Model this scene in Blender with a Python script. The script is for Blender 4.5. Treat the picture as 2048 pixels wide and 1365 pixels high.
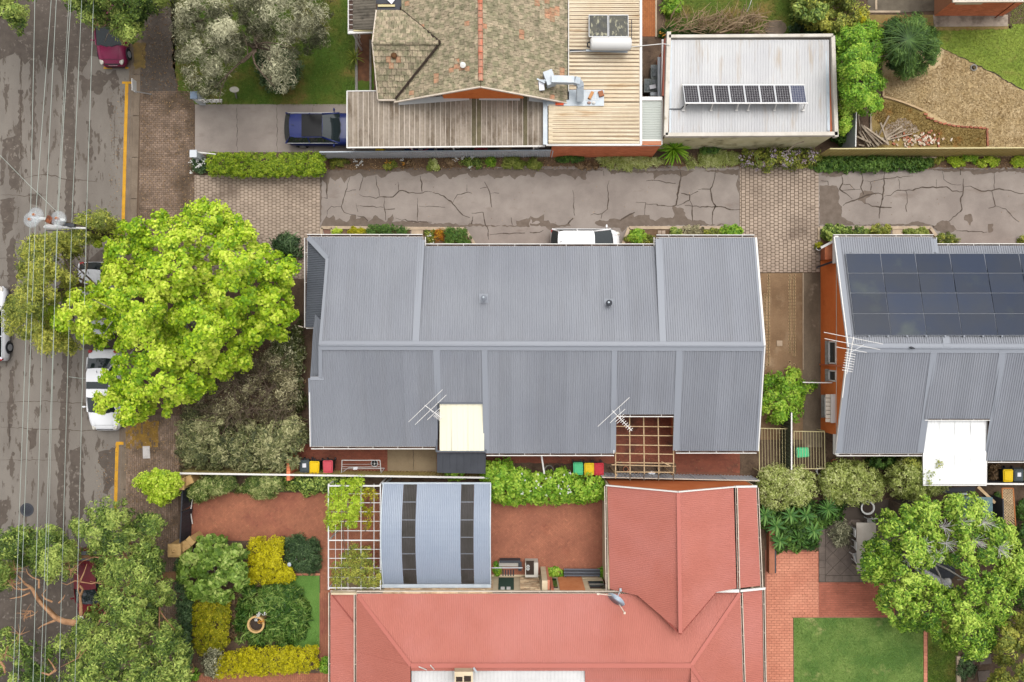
import bpy,math,random
import numpy as np
from mathutils import Vector,Matrix
for o in list(bpy.data.objects): bpy.data.objects.remove(o)
SC = bpy.context.scene
COL = SC.collection
# ---------------------------------------------------------------- camera, sky, sun, exposure
H = 44.0            # drone height above the ground, metres
S = 34.0            # photo pixels per metre on the ground
cd = bpy.data.cameras.new('camera');cam = bpy.data.objects.new('camera',cd);COL.objects.link(cam)
cam.location = (0,0,H);cam.rotation_euler = (0,0,0)
cd.sensor_width = 36;cd.lens = 36 * H * S / 2048;cd.clip_end = 2000
SC.camera = cam
SUN_EL,SUN_AZ = math.radians(70),math.radians(25)      # azimuth from +Y (up in the picture) clockwise
w = bpy.data.worlds.new('World');SC.world = w;w.use_nodes = True
wn = w.node_tree.nodes;wl_ = w.node_tree.links
for n in list(wn): wn.remove(n)
wo = wn.new('ShaderNodeOutputWorld');wb = wn.new('ShaderNodeBackground')
sk = wn.new('ShaderNodeTexSky');sk.sky_type = 'NISHITA';sk.sun_disc = False
sk.sun_elevation = SUN_EL;sk.sun_rotation = SUN_AZ;sk.air_density = 1.0;sk.dust_density = 4.0;sk.ozone_density = 1.0
hs = wn.new('ShaderNodeHueSaturation');hs.inputs['Saturation'].default_value = 0.1      # cloud cover greys the sky
wl_.new(sk.outputs[0],hs.inputs['Color']);wl_.new(hs.outputs[0],wb.inputs[0]);wl_.new(wb.outputs[0],wo.inputs[0])
wb.inputs[1].default_value = 0.15
sd = bpy.data.lights.new('sun','SUN');sd.energy = .7;sd.angle = math.radians(45);sd.color = (1,.965,.91)
sun = bpy.data.objects.new('sun',sd);COL.objects.link(sun);sun.location = (0,0,60)
dv = Vector((math.sin(SUN_AZ) * math.cos(SUN_EL),math.cos(SUN_AZ) * math.cos(SUN_EL),math.sin(SUN_EL)))
sun.rotation_euler = dv.to_track_quat('Z','Y').to_euler()
SC.view_settings.view_transform = 'Standard';SC.view_settings.look = 'None'
SC.view_settings.gamma = 1;SC.view_settings.use_curve_mapping = False
SC.view_settings.exposure = 1.12
SC.cycles.max_bounces = 6;SC.cycles.diffuse_bounces = 3;SC.cycles.transparent_max_bounces = 6
# ---------------------------------------------------------------- helpers
R = random.Random(11)
rng = np.random.default_rng(11)
K = 1.8             # how much brighter a lit surface shows than its base colour
def P(px,py,z=0.0):
    k = (H - z) / H / S
    return Vector(((px - 1024) * k,(682.5 - py) * k,z))
def lin(c):
    out = []
    for v in c[:3]:
        v /= 255.0
        out.append(v / 12.92 if v <= .04045 else ((v + .055) / 1.055) ** 2.4)
    return out
def A(c,k=1.0):
    return tuple(min(.88,v / K * k) for v in lin(c)) + (1,)
class MB:
    def __init__(s): s.v = [];s.f = [];s.t = [];s.m = []
    def face(s,pts,t=.5,m=0):
        i = len(s.v);s.v += [tuple(p) for p in pts];s.f.append(tuple(range(i,i + len(pts))));s.t.append(t);s.m.append(m)
    def hexa(s,b,tp,t=.5,m=0,bottom=True):      # bottom ring and top ring, counter-clockwise from above
        n = len(b);i = len(s.v);s.v += [tuple(p) for p in b] + [tuple(p) for p in tp]
        fs = [tuple(range(i + n,i + 2 * n))] + [(i + k,i + (k + 1) % n,i + n + (k + 1) % n,i + n + k) for k in range(n)]
        if bottom: fs.append(tuple(range(i + n - 1,i - 1,-1)))
        s.f += fs;s.t += [t] * len(fs);s.m += [m] * len(fs)
    def beam(s,a,b,w,h,t=.5,m=0,up=(0,0,1)):
        a,b,up = Vector(a),Vector(b),Vector(up);d = (b - a).normalized()
        sd_ = d.cross(up)
        if sd_.length < 1e-4: sd_ = d.cross(Vector((0,1,0)))
        sd_.normalize();u = sd_.cross(d).normalized();sd_ *= w / 2;u *= h / 2
        i = len(s.v)
        for q in (a,b): s.v += [tuple(q - sd_ - u),tuple(q + sd_ - u),tuple(q + sd_ + u),tuple(q - sd_ + u)]
        fs = [(0,1,2,3),(7,6,5,4),(0,4,5,1),(1,5,6,2),(2,6,7,3),(3,7,4,0)]
        s.f += [tuple(i + k for k in f) for f in fs];s.t += [t] * 6;s.m += [m] * 6
    def cube(s,c,sz,rz=0,t=.5,m=0,taper=1.0):
        c = Vector(c);ca,sa = math.cos(rz),math.sin(rz);x,y,z = sz[0] / 2,sz[1] / 2,sz[2] / 2
        def q(X,Y,Z,k): return (c.x + (X * ca - Y * sa) * k,c.y + (X * sa + Y * ca) * k,c.z + Z)
        s.hexa([q(-x,-y,-z,taper),q(x,-y,-z,taper),q(x,y,-z,taper),q(-x,y,-z,taper)],
               [q(-x,-y,z,1),q(x,-y,z,1),q(x,y,z,1),q(-x,y,z,1)],t,m)
    def tube(s,pts,r,n=6,t=.5,m=0):
        pts = [Vector(p) for p in pts]
        if not isinstance(r,(list,tuple)): r = [r] * len(pts)
        i0 = len(s.v);ref = Vector((0,0,1))
        for k,p in enumerate(pts):
            d = (pts[min(k + 1,len(pts) - 1)] - pts[max(k - 1,0)]).normalized()
            a = d.cross(ref)
            if a.length < .05: a = d.cross(Vector((1,0,0)))
            a.normalize();b = d.cross(a)
            for j in range(n):
                an = 2 * math.pi * j / n;s.v.append(tuple(p + (a * math.cos(an) + b * math.sin(an)) * r[k]))
        for k in range(len(pts) - 1):
            for j in range(n):
                x = i0 + k * n;s.f.append((x + j,x + (j + 1) % n,x + n + (j + 1) % n,x + n + j));s.t.append(t);s.m.append(m)
        s.f.append(tuple(i0 + j for j in range(n)));s.f.append(tuple(i0 + (len(pts) - 1) * n + j for j in range(n - 1,-1,-1)));s.t += [t,t];s.m += [m,m]
    def lathe(s,c,prof,n=16,t=.5,m=0,sx=1,sy=1):
        c = Vector(c);i0 = len(s.v)
        for r,z in prof:
            for j in range(n):
                an = 2 * math.pi * j / n;s.v.append((c.x + r * math.cos(an) * sx,c.y + r * math.sin(an) * sy,c.z + z))
        for k in range(len(prof) - 1):
            for j in range(n):
                x = i0 + k * n;s.f.append((x + j,x + (j + 1) % n,x + n + (j + 1) % n,x + n + j));s.t.append(t);s.m.append(m)
        if prof[-1][0] > 1e-4: s.f.append(tuple(i0 + (len(prof) - 1) * n + j for j in range(n)));s.t.append(t);s.m.append(m)
        if prof[0][0] > 1e-4: s.f.append(tuple(i0 + j for j in range(n - 1,-1,-1)));s.t.append(t);s.m.append(m)
def wloc(o):
    v = Vector((0,0,0))
    while o is not None: v += o.location;o = o.parent
    return v
def mesh(name,mb,mats,off=(0,0,0),smooth=False):
    me = bpy.data.meshes.new(name)
    me.from_pydata([(x - off[0],y - off[1],z - off[2]) for x,y,z in mb.v],[],mb.f)
    at = me.attributes.new('tint','FLOAT','FACE');at.data.foreach_set('value',[float(t) for t in mb.t])
    for m in (mats if isinstance(mats,(list,tuple)) else [mats]): me.materials.append(m)
    me.polygons.foreach_set('material_index',mb.m)
    if smooth: me.polygons.foreach_set('use_smooth',[True] * len(mb.f))
    me.update();return me
def obj(name,mb,mats,parent=None,smooth=False,local=False):
    if parent is not None: off = (0,0,0) if local else tuple(wloc(parent))
    else:
        a = np.array(mb.v);off = (float((a[:,0].min() + a[:,0].max()) / 2),float((a[:,1].min() + a[:,1].max()) / 2),float(a[:,2].min()))
    me = mesh(name,mb,mats,off,smooth)
    o = bpy.data.objects.new(name,me);COL.objects.link(o)
    if parent is not None: o.parent = parent
    else: o.location = off
    return o
def inst(name,me,loc,parent,rot=(0,0,0),scale=(1,1,1)):     # a piece that shares its mesh; loc in world space
    o = bpy.data.objects.new(name,me);COL.objects.link(o);o.parent = parent
    o.location = Vector(loc) - wloc(parent) if parent is not None else Vector(loc)
    o.rotation_euler = rot;o.scale = scale;return o
def tag(o,label,cat,group=None):
    o['label'] = label;o['category'] = cat
    if group: o['group'] = group
    return o
def thing(name,label,cat,loc,group=None,rz=0):
    o = bpy.data.objects.new(name,None);COL.objects.link(o);o.location = loc;o.rotation_euler = (0,0,rz)
    o.empty_display_size = .3;return tag(o,label,cat,group)
def kind(o,k='structure'): o['kind'] = k;return o
# ---------------------------------------------------------------- materials
def mat(name,c1,c2=None,sc=2.,lo=.35,hi=.65,st=(1,1,1),fine=.12,fsc=25,tint=0.,rough=.85,spec=.2,metal=0,bump=0,bsc=60,
        c3=None,sc3=1.,lo3=.55,hi3=.7,st3=(1,1,1),coat=0,trans=0,raw=False,obj_space=False):
    f = (lambda c: tuple(c) + (1,)) if raw else A
    m = bpy.data.materials.new(name);m.use_nodes = True;nt = m.node_tree;N = nt.nodes;L = nt.links
    b = N['Principled BSDF'];b.inputs['Roughness'].default_value = rough;b.inputs['Specular IOR Level'].default_value = spec
    b.inputs['Metallic'].default_value = metal;b.inputs['Coat Weight'].default_value = coat
    if trans: b.inputs['Transmission Weight'].default_value = trans
    if obj_space: src = N.new('ShaderNodeTexCoord').outputs['Object']
    else: src = N.new('ShaderNodeNewGeometry').outputs['Position']
    def noise(scale,stv,det=5):
        mp = N.new('ShaderNodeMapping');mp.inputs['Scale'].default_value = stv;L.new(src,mp.inputs[0])
        n = N.new('ShaderNodeTexNoise');n.inputs['Scale'].default_value = scale;n.inputs['Detail'].default_value = det
        n.inputs['Roughness'].default_value = .6;L.new(mp.outputs[0],n.inputs['Vector']);return n.outputs['Fac']
    def rng_(v,a,bb,c=0,d=1,cl=True):
        r = N.new('ShaderNodeMapRange');r.clamp = cl;L.new(v,r.inputs[0])
        for i,q in enumerate((a,bb,c,d)): r.inputs[i + 1].default_value = q
        return r.outputs[0]
    def mix(fac,a,c):
        x = N.new('ShaderNodeMix');x.data_type = 'RGBA';L.new(fac,x.inputs[0])
        if isinstance(a,tuple): x.inputs[6].default_value = a
        else: L.new(a,x.inputs[6])
        x.inputs[7].default_value = c;return x.outputs[2]
    col = f(c1)
    if c2 is not None: col = mix(rng_(noise(sc,st),lo,hi),col,f(c2))
    if c3 is not None: col = mix(rng_(noise(sc3,st3),lo3,hi3),col,f(c3))
    val = None
    if fine: val = rng_(noise(fsc,(1,1,1),3),.25,.75,1 - fine,1 + fine)
    if tint:
        at = N.new('ShaderNodeAttribute');at.attribute_name = 'tint'
        tv = rng_(at.outputs['Fac'],0,1,1 - tint,1 + tint)
        if val is None: val = tv
        else:
            mu = N.new('ShaderNodeMath');mu.operation = 'MULTIPLY';L.new(val,mu.inputs[0]);L.new(tv,mu.inputs[1]);val = mu.outputs[0]
    if val is not None:
        hsv = N.new('ShaderNodeHueSaturation');L.new(val,hsv.inputs['Value'])
        if isinstance(col,tuple): hsv.inputs['Color'].default_value = col
        else: L.new(col,hsv.inputs['Color'])
        col = hsv.outputs[0]
    if isinstance(col,tuple): b.inputs['Base Color'].default_value = col
    else: L.new(col,b.inputs['Base Color'])
    if bump:
        bp = N.new('ShaderNodeBump');bp.inputs['Strength'].default_value = bump;bp.inputs['Distance'].default_value = .02
        L.new(noise(bsc,(1,1,1),4),bp.inputs['Height']);L.new(bp.outputs[0],b.inputs['Normal'])
    return m
def leafmat(name,dark,light,tr=.35,rough=.55,k=1.0,mid=None):
    m = bpy.data.materials.new(name);m.use_nodes = True;nt = m.node_tree;N = nt.nodes;L = nt.links
    b = N['Principled BSDF'];b.inputs['Roughness'].default_value = rough;b.inputs['Specular IOR Level'].default_value = .25
    at = N.new('ShaderNodeAttribute');at.attribute_name = 'tint'
    cr = N.new('ShaderNodeValToRGB');L.new(at.outputs['Fac'],cr.inputs[0])
    cr.color_ramp.elements[0].color = A(dark,k);cr.color_ramp.elements[1].color = A(light,k)
    if mid: e = cr.color_ramp.elements.new(.5);e.color = A(mid,k)
    t = N.new('ShaderNodeBsdfTranslucent');mx = N.new('ShaderNodeMixShader');mx.inputs[0].default_value = tr
    L.new(cr.outputs[0],b.inputs['Base Color']);L.new(cr.outputs[0],t.inputs['Color'])
    L.new(b.outputs[0],mx.inputs[1]);L.new(t.outputs[0],mx.inputs[2]);L.new(mx.outputs[0],N['Material Output'].inputs['Surface'])
    return m
# ---------------------------------------------------------------- flat ground sheets
def jag(poly,amp=3.,step=8.,seed=1):
    r = random.Random(seed);out = [];step *= .75
    n = len(poly)
    for i in range(n):
        (x0,y0),(x1,y1) = poly[i],poly[(i + 1) % n];d = math.hypot(x1 - x0,y1 - y0);k = max(1,int(d / step))
        for j in range(k):
            f = j / k;a = max(-1.1,min(1.1,r.gauss(0,.62))) * amp * (1 if j else 0);L_ = d or 1
            out.append((x0 + (x1 - x0) * f - (y1 - y0) / L_ * a,y0 + (y1 - y0) * f + (x1 - x0) / L_ * a))
    return out
def area2(p): return sum(p[i][0] * p[(i + 1) % len(p)][1] - p[(i + 1) % len(p)][0] * p[i][1] for i in range(len(p)))
def flat(name,poly,z,m,parent=None,k='structure'):
    if area2(poly) > 0: poly = poly[::-1]
    mb = MB();mb.face([P(x,y,z) for x,y in poly]);o = obj(name,mb,m,parent)
    if k and parent is None: kind(o,k)
    return o
def slab(name,poly,z0,z1,m,parent=None):
    if area2(poly) > 0: poly = poly[::-1]
    tp = [P(x,y,z1) for x,y in poly];mb = MB();mb.hexa([Vector((p.x,p.y,z0)) for p in tp],tp);return obj(name,mb,m,parent)
def rect(x0,y0,x1,y1): return [(x0,y0),(x1,y0),(x1,y1),(x0,y1)]
# ---------------------------------------------------------------- 2-D geometry in a plane
def inpoly(pts,poly):
    x,y = pts[:,0],pts[:,1];c = np.zeros(len(pts),bool);n = len(poly)
    for i in range(n):
        (x0,y0),(x1,y1) = poly[i],poly[(i + 1) % n]
        if y0 == y1: continue
        c ^= ((y0 > y) != (y1 > y)) & (x < (x1 - x0) * (y - y0) / (y1 - y0) + x0)
    return c
def edgedist(pts,poly):
    d = np.full(len(pts),1e9);n = len(poly)
    for i in range(n):
        a = np.array(poly[i],float);b = np.array(poly[(i + 1) % n],float);ab = b - a;L2 = (ab ** 2).sum()
        t = np.clip(((pts - a) @ ab) / max(L2,1e-9),0,1);d = np.minimum(d,np.linalg.norm(pts - (a + t[:,None] * ab),axis=1))
    return d
def clip(sub,reg):        # Sutherland-Hodgman, reg convex
    if area2(reg) < 0: reg = reg[::-1]
    out = list(sub);n = len(reg)
    for i in range(n):
        a,b = reg[i],reg[(i + 1) % n];src = out;out = []
        if not src: return []
        def side(p): return (b[0] - a[0]) * (p[1] - a[1]) - (b[1] - a[1]) * (p[0] - a[0])
        for j in range(len(src)):
            p,q = src[j],src[(j + 1) % len(src)];sp,sq = side(p),side(q)
            if sp >= 0: out.append(p)
            if (sp >= 0) != (sq >= 0):
                t = sp / (sp - sq);out.append((p[0] + (q[0] - p[0]) * t,p[1] + (q[1] - p[1]) * t))
    return out
def frame(pts,vdir):      # plane through pts (least squares), v axis along vdir
    c = sum(pts,Vector()) / len(pts);a = np.array([tuple(p - c) for p in pts])
    nrm = Vector(np.linalg.svd(a)[2][2]);nrm = nrm if nrm.z > 0 else -nrm
    v = Vector(vdir);v = (v - nrm * v.dot(nrm)).normalized();u = v.cross(nrm).normalized()
    return c,u,v,nrm
PROF = {'corr': [(0,0),(.5,1)],'trap': [(0,0),(.55,0),(.68,1),(.87,1)],'deck': [(0,0),(.8,0),(.84,1),(.96,1)],'round': [(0,0),(.25,.75),(.5,1),(.75,.75)]}
def ribs(mb,poly,vdir,pitch=.12,h=.02,prof='trap',rnd=.08,seg=1):
    c,u,v,nr = frame(poly,vdir)
    uv = [((p - c).dot(u),(p - c).dot(v)) for p in poly]
    u0,u1 = min(q[0] for q in uv),max(q[0] for q in uv);n = max(1,round((u1 - u0) / pitch));st = (u1 - u0) / n
    us = []
    for i in range(n): us += [(u0 + (i + f) * st,hh * h,i) for f,hh in PROF[prof]]
    us.append((u1,0,n));us += [(q[0],0,int((q[0] - u0) / st)) for q in uv if u0 + .004 < q[0] < u1 - .004];us.sort()
    def rngv(x):
        x = min(max(x,u0 + 1e-5),u1 - 1e-5);vs = []
        for k in range(len(uv)):
            (a,b),(a2,b2) = uv[k],uv[(k + 1) % len(uv)]
            if (a - x) * (a2 - x) <= 0 and abs(a2 - a) > 1e-9: vs.append(b + (b2 - b) * (x - a) / (a2 - a))
        return (min(vs),max(vs)) if vs else (0,0)
    # tints per sheet of about six ribs
    tint = {}
    prev = None
    for x,hh,i in us:
        lo,hi = rngv(x);s = i // 6
        if s not in tint: tint[s] = .5 + R.uniform(-rnd,rnd) * 3
        ring = [c + u * x + v * (lo + (hi - lo) * k / seg) + nr * hh for k in range(seg + 1)]
        if prev is not None:
            for k in range(seg): mb.face([prev[k],ring[k],ring[k + 1],prev[k + 1]],min(1,max(0,tint[s] + R.uniform(-rnd,rnd))))
        prev = ring
def roofplane(name,pts,vdir,m,parent,**kw):
    mb = MB();ribs(mb,[P(*p) for p in pts],vdir,**kw)
    for i,f in enumerate(mb.f):
        a,b,c = (Vector(mb.v[k]) for k in f[:3])
        if (b - a).cross(c - a).z < 0: mb.f[i] = f[::-1]
    return obj(name,mb,m,parent)
def pieces(name,polys,m,parent,stuffname,cap=300):
    """polys: list of (bottom ring, top ring, tint, size). The largest CAP become parts, the others one stuff part."""
    order = sorted(range(len(polys)),key=lambda i: -polys[i][3]);big = set(order[:cap]);rest = MB()
    for i,(b,t,ti,s,*mi) in enumerate(polys):
        mi = mi[0] if mi else 0
        if i in big:
            mb = MB();mb.hexa(b,t,ti,bottom=False);obj(name,mb,m[mi] if isinstance(m,list) else m,parent)
        else: rest.hexa(b,t,ti,mi,bottom=False)
    if rest.f: kind(obj(stuffname,rest,m,parent),'stuff')
def paving(poly,w,l,gap,z0,z1,ang=0,bond=.5,herring=False,jit=.004,rowvar=0):
    """pavers clipped to a convex pixel polygon on the ground"""
    reg = [(P(x,y,z1).x,P(x,y,z1).y) for x,y in poly];out = []
    ca,sa = math.cos(ang),math.sin(ang)
    inv = [(x * ca + y * sa,-x * sa + y * ca) for x,y in reg]
    x0,x1 = min(p[0] for p in inv),max(p[0] for p in inv);y0,y1 = min(p[1] for p in inv),max(p[1] for p in inv)
    cells = []
    if herring:
        n = int((max(x1 - x0,y1 - y0)) / w) + 6
        for i in range(-n,n):
            for j in range(-n,n):
                d = (i - j) % 4
                if d == 0: cells.append((x0 + i * w,y0 + j * w,l,w))
                if d == 3: cells.append((x0 + i * w,y0 + j * w,w,l))
        cells = [c for c in cells if c[0] < x1 and c[1] < y1 and c[0] + c[2] > x0 and c[1] + c[3] > y0]
    else:
        r = 0;y = y0
        while y < y1:
            x = x0 - (l * bond if r % 2 else 0)
            while x < x1: cells.append((x,y,l,w));x += l
            y += w;r += 1
    g = gap / 2
    for x,y,a,b in cells:
        q = [(x + g,y + g),(x + a - g,y + g),(x + a - g,y + b - g),(x + g,y + b - g)]
        q = [(px * ca - py * sa,px * sa + py * ca) for px,py in q]
        q = clip(q,reg)
        if len(q) < 3: continue
        ar = abs(area2(q)) / 2
        if ar < .1 * a * b: continue
        dz = R.uniform(-jit,jit);tx = R.gauss(.5,.18)
        out.append(([(px,py,z0) for px,py in q],[(px,py,z1 + dz) for px,py in q],min(1,max(0,tx)),ar * R.uniform(.98,1)))
    return out
def fieldobj(name,polys,m,parent):
    mb = MB()
    for b,t,ti,s in polys: mb.hexa(b,t,ti,bottom=False)
    return kind(obj(name,mb,m,parent),'stuff')
# ---------------------------------------------------------------- foliage
def leafmesh(name,pts,nrm,ln,asp,tint,m,parent=None,off=None,lnvar=.3):
    n = len(pts);nrm = nrm / np.maximum(np.linalg.norm(nrm,axis=1,keepdims=True),1e-6)
    rv = rng.normal(size=(n,3));a = np.cross(nrm,rv);a /= np.maximum(np.linalg.norm(a,axis=1,keepdims=True),1e-6);b = np.cross(nrm,a)
    l = ln * (1 + rng.uniform(-lnvar,lnvar,(n,1)));wd = l * asp
    v = np.empty((n,4,3));v[:,0] = pts - a * l * .5;v[:,1] = pts + b * wd * .5 - a * l * .08;v[:,2] = pts + a * l * .5 - nrm * l * .12;v[:,3] = pts - b * wd * .5 - a * l * .08
    off = np.array(off if off is not None else (wloc(parent) if parent is not None else (0,0,0)))
    v -= off
    me = bpy.data.meshes.new(name);me.vertices.add(4 * n);me.vertices.foreach_set('co',v.astype(np.float32).ravel())
    me.loops.add(4 * n);me.loops.foreach_set('vertex_index',np.arange(4 * n,dtype=np.int32))
    me.polygons.add(n);me.polygons.foreach_set('loop_start',np.arange(0,4 * n,4,dtype=np.int32));me.polygons.foreach_set('loop_total',np.full(n,4,np.int32))
    at = me.attributes.new('tint','FLOAT','FACE');at.data.foreach_set('value',np.clip(tint,0,1).astype(np.float32))
    me.materials.append(m);me.update(calc_edges=True)
    o = bpy.data.objects.new(name,me);COL.objects.link(o)
    if parent is not None: o.parent = parent
    else: o.location = off
    return o
def lump(xy,seed,wl):     # smooth pseudo-noise in -1..1
    r = np.random.default_rng(seed);s = np.zeros(len(xy))
    for k in range(5):
        a = r.uniform(0,2 * np.pi);f = 2 * np.pi / (wl * r.uniform(.6,1.6));s += np.sin(f * (xy[:,0] * np.cos(a) + xy[:,1] * np.sin(a)) + r.uniform(0,6.28))
    return s / 3.
def crown(name,poly,z0,z1,m,parent,ncl=300,per=60,cr=.35,ln=.16,asp=.55,edge=1.6,depth=.5,lumpy=.25,lwl=2.2,tvar=.16,cvar=.14,holes=(),up=.9,seed=0,skirt=.25,flatz=.5,clmin=0.,dens=None,tbias=.5,bs=None,bh=None):
    """leaf clumps under a canopy whose outline (pixels, as seen at its height) is POLY. EDGE: metres over which the dome rises."""
    g = np.random.default_rng(seed + 5);zm = (z0 + z1) / 2;k = (H - zm) / H / S
    big = cr >= .24 and ncl > 150 and len(poly) > 9
    ln *= 1.1;per = int(per * (1.05 if cr >= .25 else .75));ncl = int(ncl * (.8 if big else .9));cr *= .95;depth *= 1.5;tvar *= 1.7;cvar *= 1.5;lumpy *= 1.25
    poly = [(float(a),float(b)) for a,b in poly]
    xs = [p[0] for p in poly];ys = [p[1] for p in poly];cand = []
    need = ncl;pts = np.zeros((0,2))
    while len(pts) < need:
        q = np.stack([g.uniform(min(xs),max(xs),need * 2),g.uniform(min(ys),max(ys),need * 2)],1)
        ok = inpoly(q,poly)
        for h_ in holes: ok &= ~inpoly(q,h_)
        if dens is not None: ok &= g.random(len(q)) < dens(q)
        pts = np.concatenate([pts,q[ok]])
    pts = pts[:need]
    d = edgedist(pts,poly) * k;d = np.maximum(d - cr * .3,0)
    f = np.sqrt(np.maximum(0,1 - (1 - np.minimum(d / edge,1)) ** 2))
    lu = lump(pts,seed + 3,lwl / k)
    zs = z0 + (z1 - z0) * f * (1 + lumpy * lu * .5 - lumpy * .25)
    zs -= np.abs(g.normal(0,1,need)) * depth * (z1 - z0) * (.12 if big else .35)
    if big:      # rounded boughs with deep crevices between them
        bs = bs or (1.25 if z1 > 3.5 else .8);bh = bh or min(1.3,(z1 - z0) * .38);ns = max(4,int(abs(area2(poly)) / 2 * k * k / (bs * bs * .55)))
        si = np.stack([g.uniform(min(xs),max(xs),ns * 3),g.uniform(min(ys),max(ys),ns * 3)],1);si = si[inpoly(si,poly)][:ns] if inpoly(si,poly).sum() >= 3 else pts[:3]
        dd = np.sqrt(((pts[:,None] - si[None]) ** 2).sum(2));o_ = np.argsort(dd,1);i1 = o_[:,0];ar_ = np.arange(need);d1,d2 = dd[ar_,i1],dd[ar_,o_[:,1]]
        t_ = 2 * d1 / (d1 + d2);zs += bh * (.35 - t_ ** 2.2) + g.normal(0,bh * .35,len(si))[i1]
        pull = np.clip(t_ - .55,0,1)[:,None] * .38;pts = pts + (si[i1] - pts) * pull
        bt = g.normal(0,cvar * .8,len(si))[i1]
    else: bt = 0
    # part of the outline clumps hang lower
    zs = np.where((g.random(need) < skirt * (.5 if big else 1)),z0 + (zs - z0) * g.random(need),zs);zs = np.maximum(zs,z0 * .7 + .05)
    kk = (H - zs) / H / S
    C3 = np.stack([(pts[:,0] - 1024) * kk,(682.5 - pts[:,1]) * kk,zs],1)
    ctr = C3.mean(0);ctr[2] = z0 - (z1 - z0) * .3
    n = need * per
    idx = np.repeat(np.arange(need),per)
    dr = g.normal(size=(n,3));dr[:,2] = np.where(dr[:,2] < 0,dr[:,2] * .35,dr[:,2]);dr /= np.linalg.norm(dr,axis=1,keepdims=True)
    rad = cr * (g.random((n,1)) ** .4) * (clmin + (1 - clmin) * (.6 + .8 * g.random((need,1))[idx]))
    off = dr * rad;off[:,2] *= flatz * 1.4
    L3 = C3[idx] + off;L3[:,2] = np.maximum(L3[:,2],.03)
    out = C3[idx] - ctr;out /= np.linalg.norm(out,axis=1,keepdims=True)
    nr = dr * .8 + out * .35 + g.normal(size=(n,3)) * .45 + np.array([0,0,up])
    tc = g.normal(0,cvar,need) + .08 * lu + bt
    t = tbias + tc[idx] + g.normal(0,tvar,n)
    return leafmesh(name,L3,nr,ln,asp,t,m,parent)
def limb(mb,a,b,r0,r1,n=6,bend=.12,k=4):
    a,b = Vector(a),Vector(b);d = (b - a).length;pts = [];rs = []
    o = Vector((R.gauss(0,1),R.gauss(0,1),R.gauss(0,.4))) * d * bend
    for i in range(k + 1):
        f = i / k;pts.append(a.lerp(b,f) + o * math.sin(math.pi * f));rs.append(r0 + (r1 - r0) * f)
    mb.tube(pts,rs,n)
def trunk(parent,base,top,r,poly,z,m,nb=7,rb=.4,twigs=2,name='trunk'):
    """tapered trunk with limbs that reach towards points inside the crown outline"""
    mb = MB();base,top = Vector(base),Vector(top);limb(mb,base,top,r,r * .65,8,.04)
    cx = sum(p[0] for p in poly) / len(poly);cy = sum(p[1] for p in poly) / len(poly)
    for i in range(nb):
        q = poly[int(i * len(poly) / nb) % len(poly)];f = R.uniform(.55,.85)
        e = P(cx + (q[0] - cx) * f,cy + (q[1] - cy) * f,z * R.uniform(.75,.95));s = base.lerp(top,R.uniform(.7,1))
        limb(mb,s,e,r * rb,r * .1,6,.1)
        for j in range(twigs):
            s2 = s.lerp(e,R.uniform(.35,.8));e2 = s2 + Vector((R.gauss(0,1),R.gauss(0,1),R.uniform(.1,.8))) * (e - s).length * .3;limb(mb,s2,e2,r * rb * .4,r * .06,5,.1,3)
    return obj(name,mb,m,parent,smooth=True)
def scatter(name,poly,n,z,ln,asp,m,parent=None,k='stuff',up=2.,dz=.02,dens=None,holes=(),seed=0):
    g = np.random.default_rng(seed);xs = [p[0] for p in poly];ys = [p[1] for p in poly];pts = np.zeros((0,2))
    while len(pts) < n:
        q = np.stack([g.uniform(min(xs),max(xs),n),g.uniform(min(ys),max(ys),n)],1);ok = inpoly(q,poly)
        for h_ in holes: ok &= ~inpoly(q,h_)
        if dens is not None: ok &= g.random(len(q)) < dens(q)
        pts = np.concatenate([pts,q[ok]])
    pts = pts[:n];k_ = (H - z) / H / S
    L3 = np.stack([(pts[:,0] - 1024) * k_,(682.5 - pts[:,1]) * k_,z + g.uniform(.005,dz,n)],1)
    nr = g.normal(size=(n,3)) + np.array([0,0,up]);t = .5 + g.normal(0,.2,n) + .15 * lump(pts,seed + 1,60)
    off = None if parent is not None else (float(L3[:,0].mean()),float(L3[:,1].mean()),z)
    o = leafmesh(name,L3,nr,ln,asp,t,m,parent,off)
    return kind(o,k) if k else o
# ---------------------------------------------------------------- material set
M = {}
M['soil'] = mat('soil',(112,92,74),(86,68,54),sc=1.2,fine=.25,fsc=14,bump=.6,bsc=25,c3=(70,55,44),sc3=3,lo3=.55,hi3=.7)
M['asphalt'] = mat('asphalt',(134,126,117),(119,111,103),sc=.5,lo=.4,hi=.62,st=(1,.35,1),fine=.10,fsc=30,bump=.3,bsc=90,c3=(98,88,79),sc3=2.2,lo3=.585,hi3=.61,st3=(1.5,.4,1))
M['damp_asphalt'] = mat('damp_asphalt',(98,87,78),(84,74,65),sc=2.5,c3=(124,114,104),sc3=4,lo3=.6,hi3=.64,fine=.14,fsc=20,rough=.6,bump=.2,bsc=90)
M['concrete'] = mat('concrete',(160,149,140),(142,131,123),sc=.55,lo=.38,hi=.64,fine=.07,fsc=22,bump=.2,bsc=90,c3=(136,122,112),sc3=1.0,lo3=.6,hi3=.74,st3=(.5,1.2,1))
M['damp_concrete'] = mat('damp_concrete',(122,108,96),(106,92,80),sc=3,fine=.08,fsc=20,rough=.7)
M['crack'] = mat('crack',(84,72,62),fine=.2)
M['kerb'] = mat('kerb',(136,120,103),(118,103,88),sc=1.5,fine=.12,fsc=18,bump=.3,tint=.06)
M['yellow'] = mat('yellow_paint',(222,165,45),(200,148,48),sc=3,fine=.12,fsc=20,c3=(150,120,80),sc3=6,lo3=.62,hi3=.7)
M['edging'] = mat('edging',(203,182,155),(180,160,136),sc=2,fine=.1,fsc=15)
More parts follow.
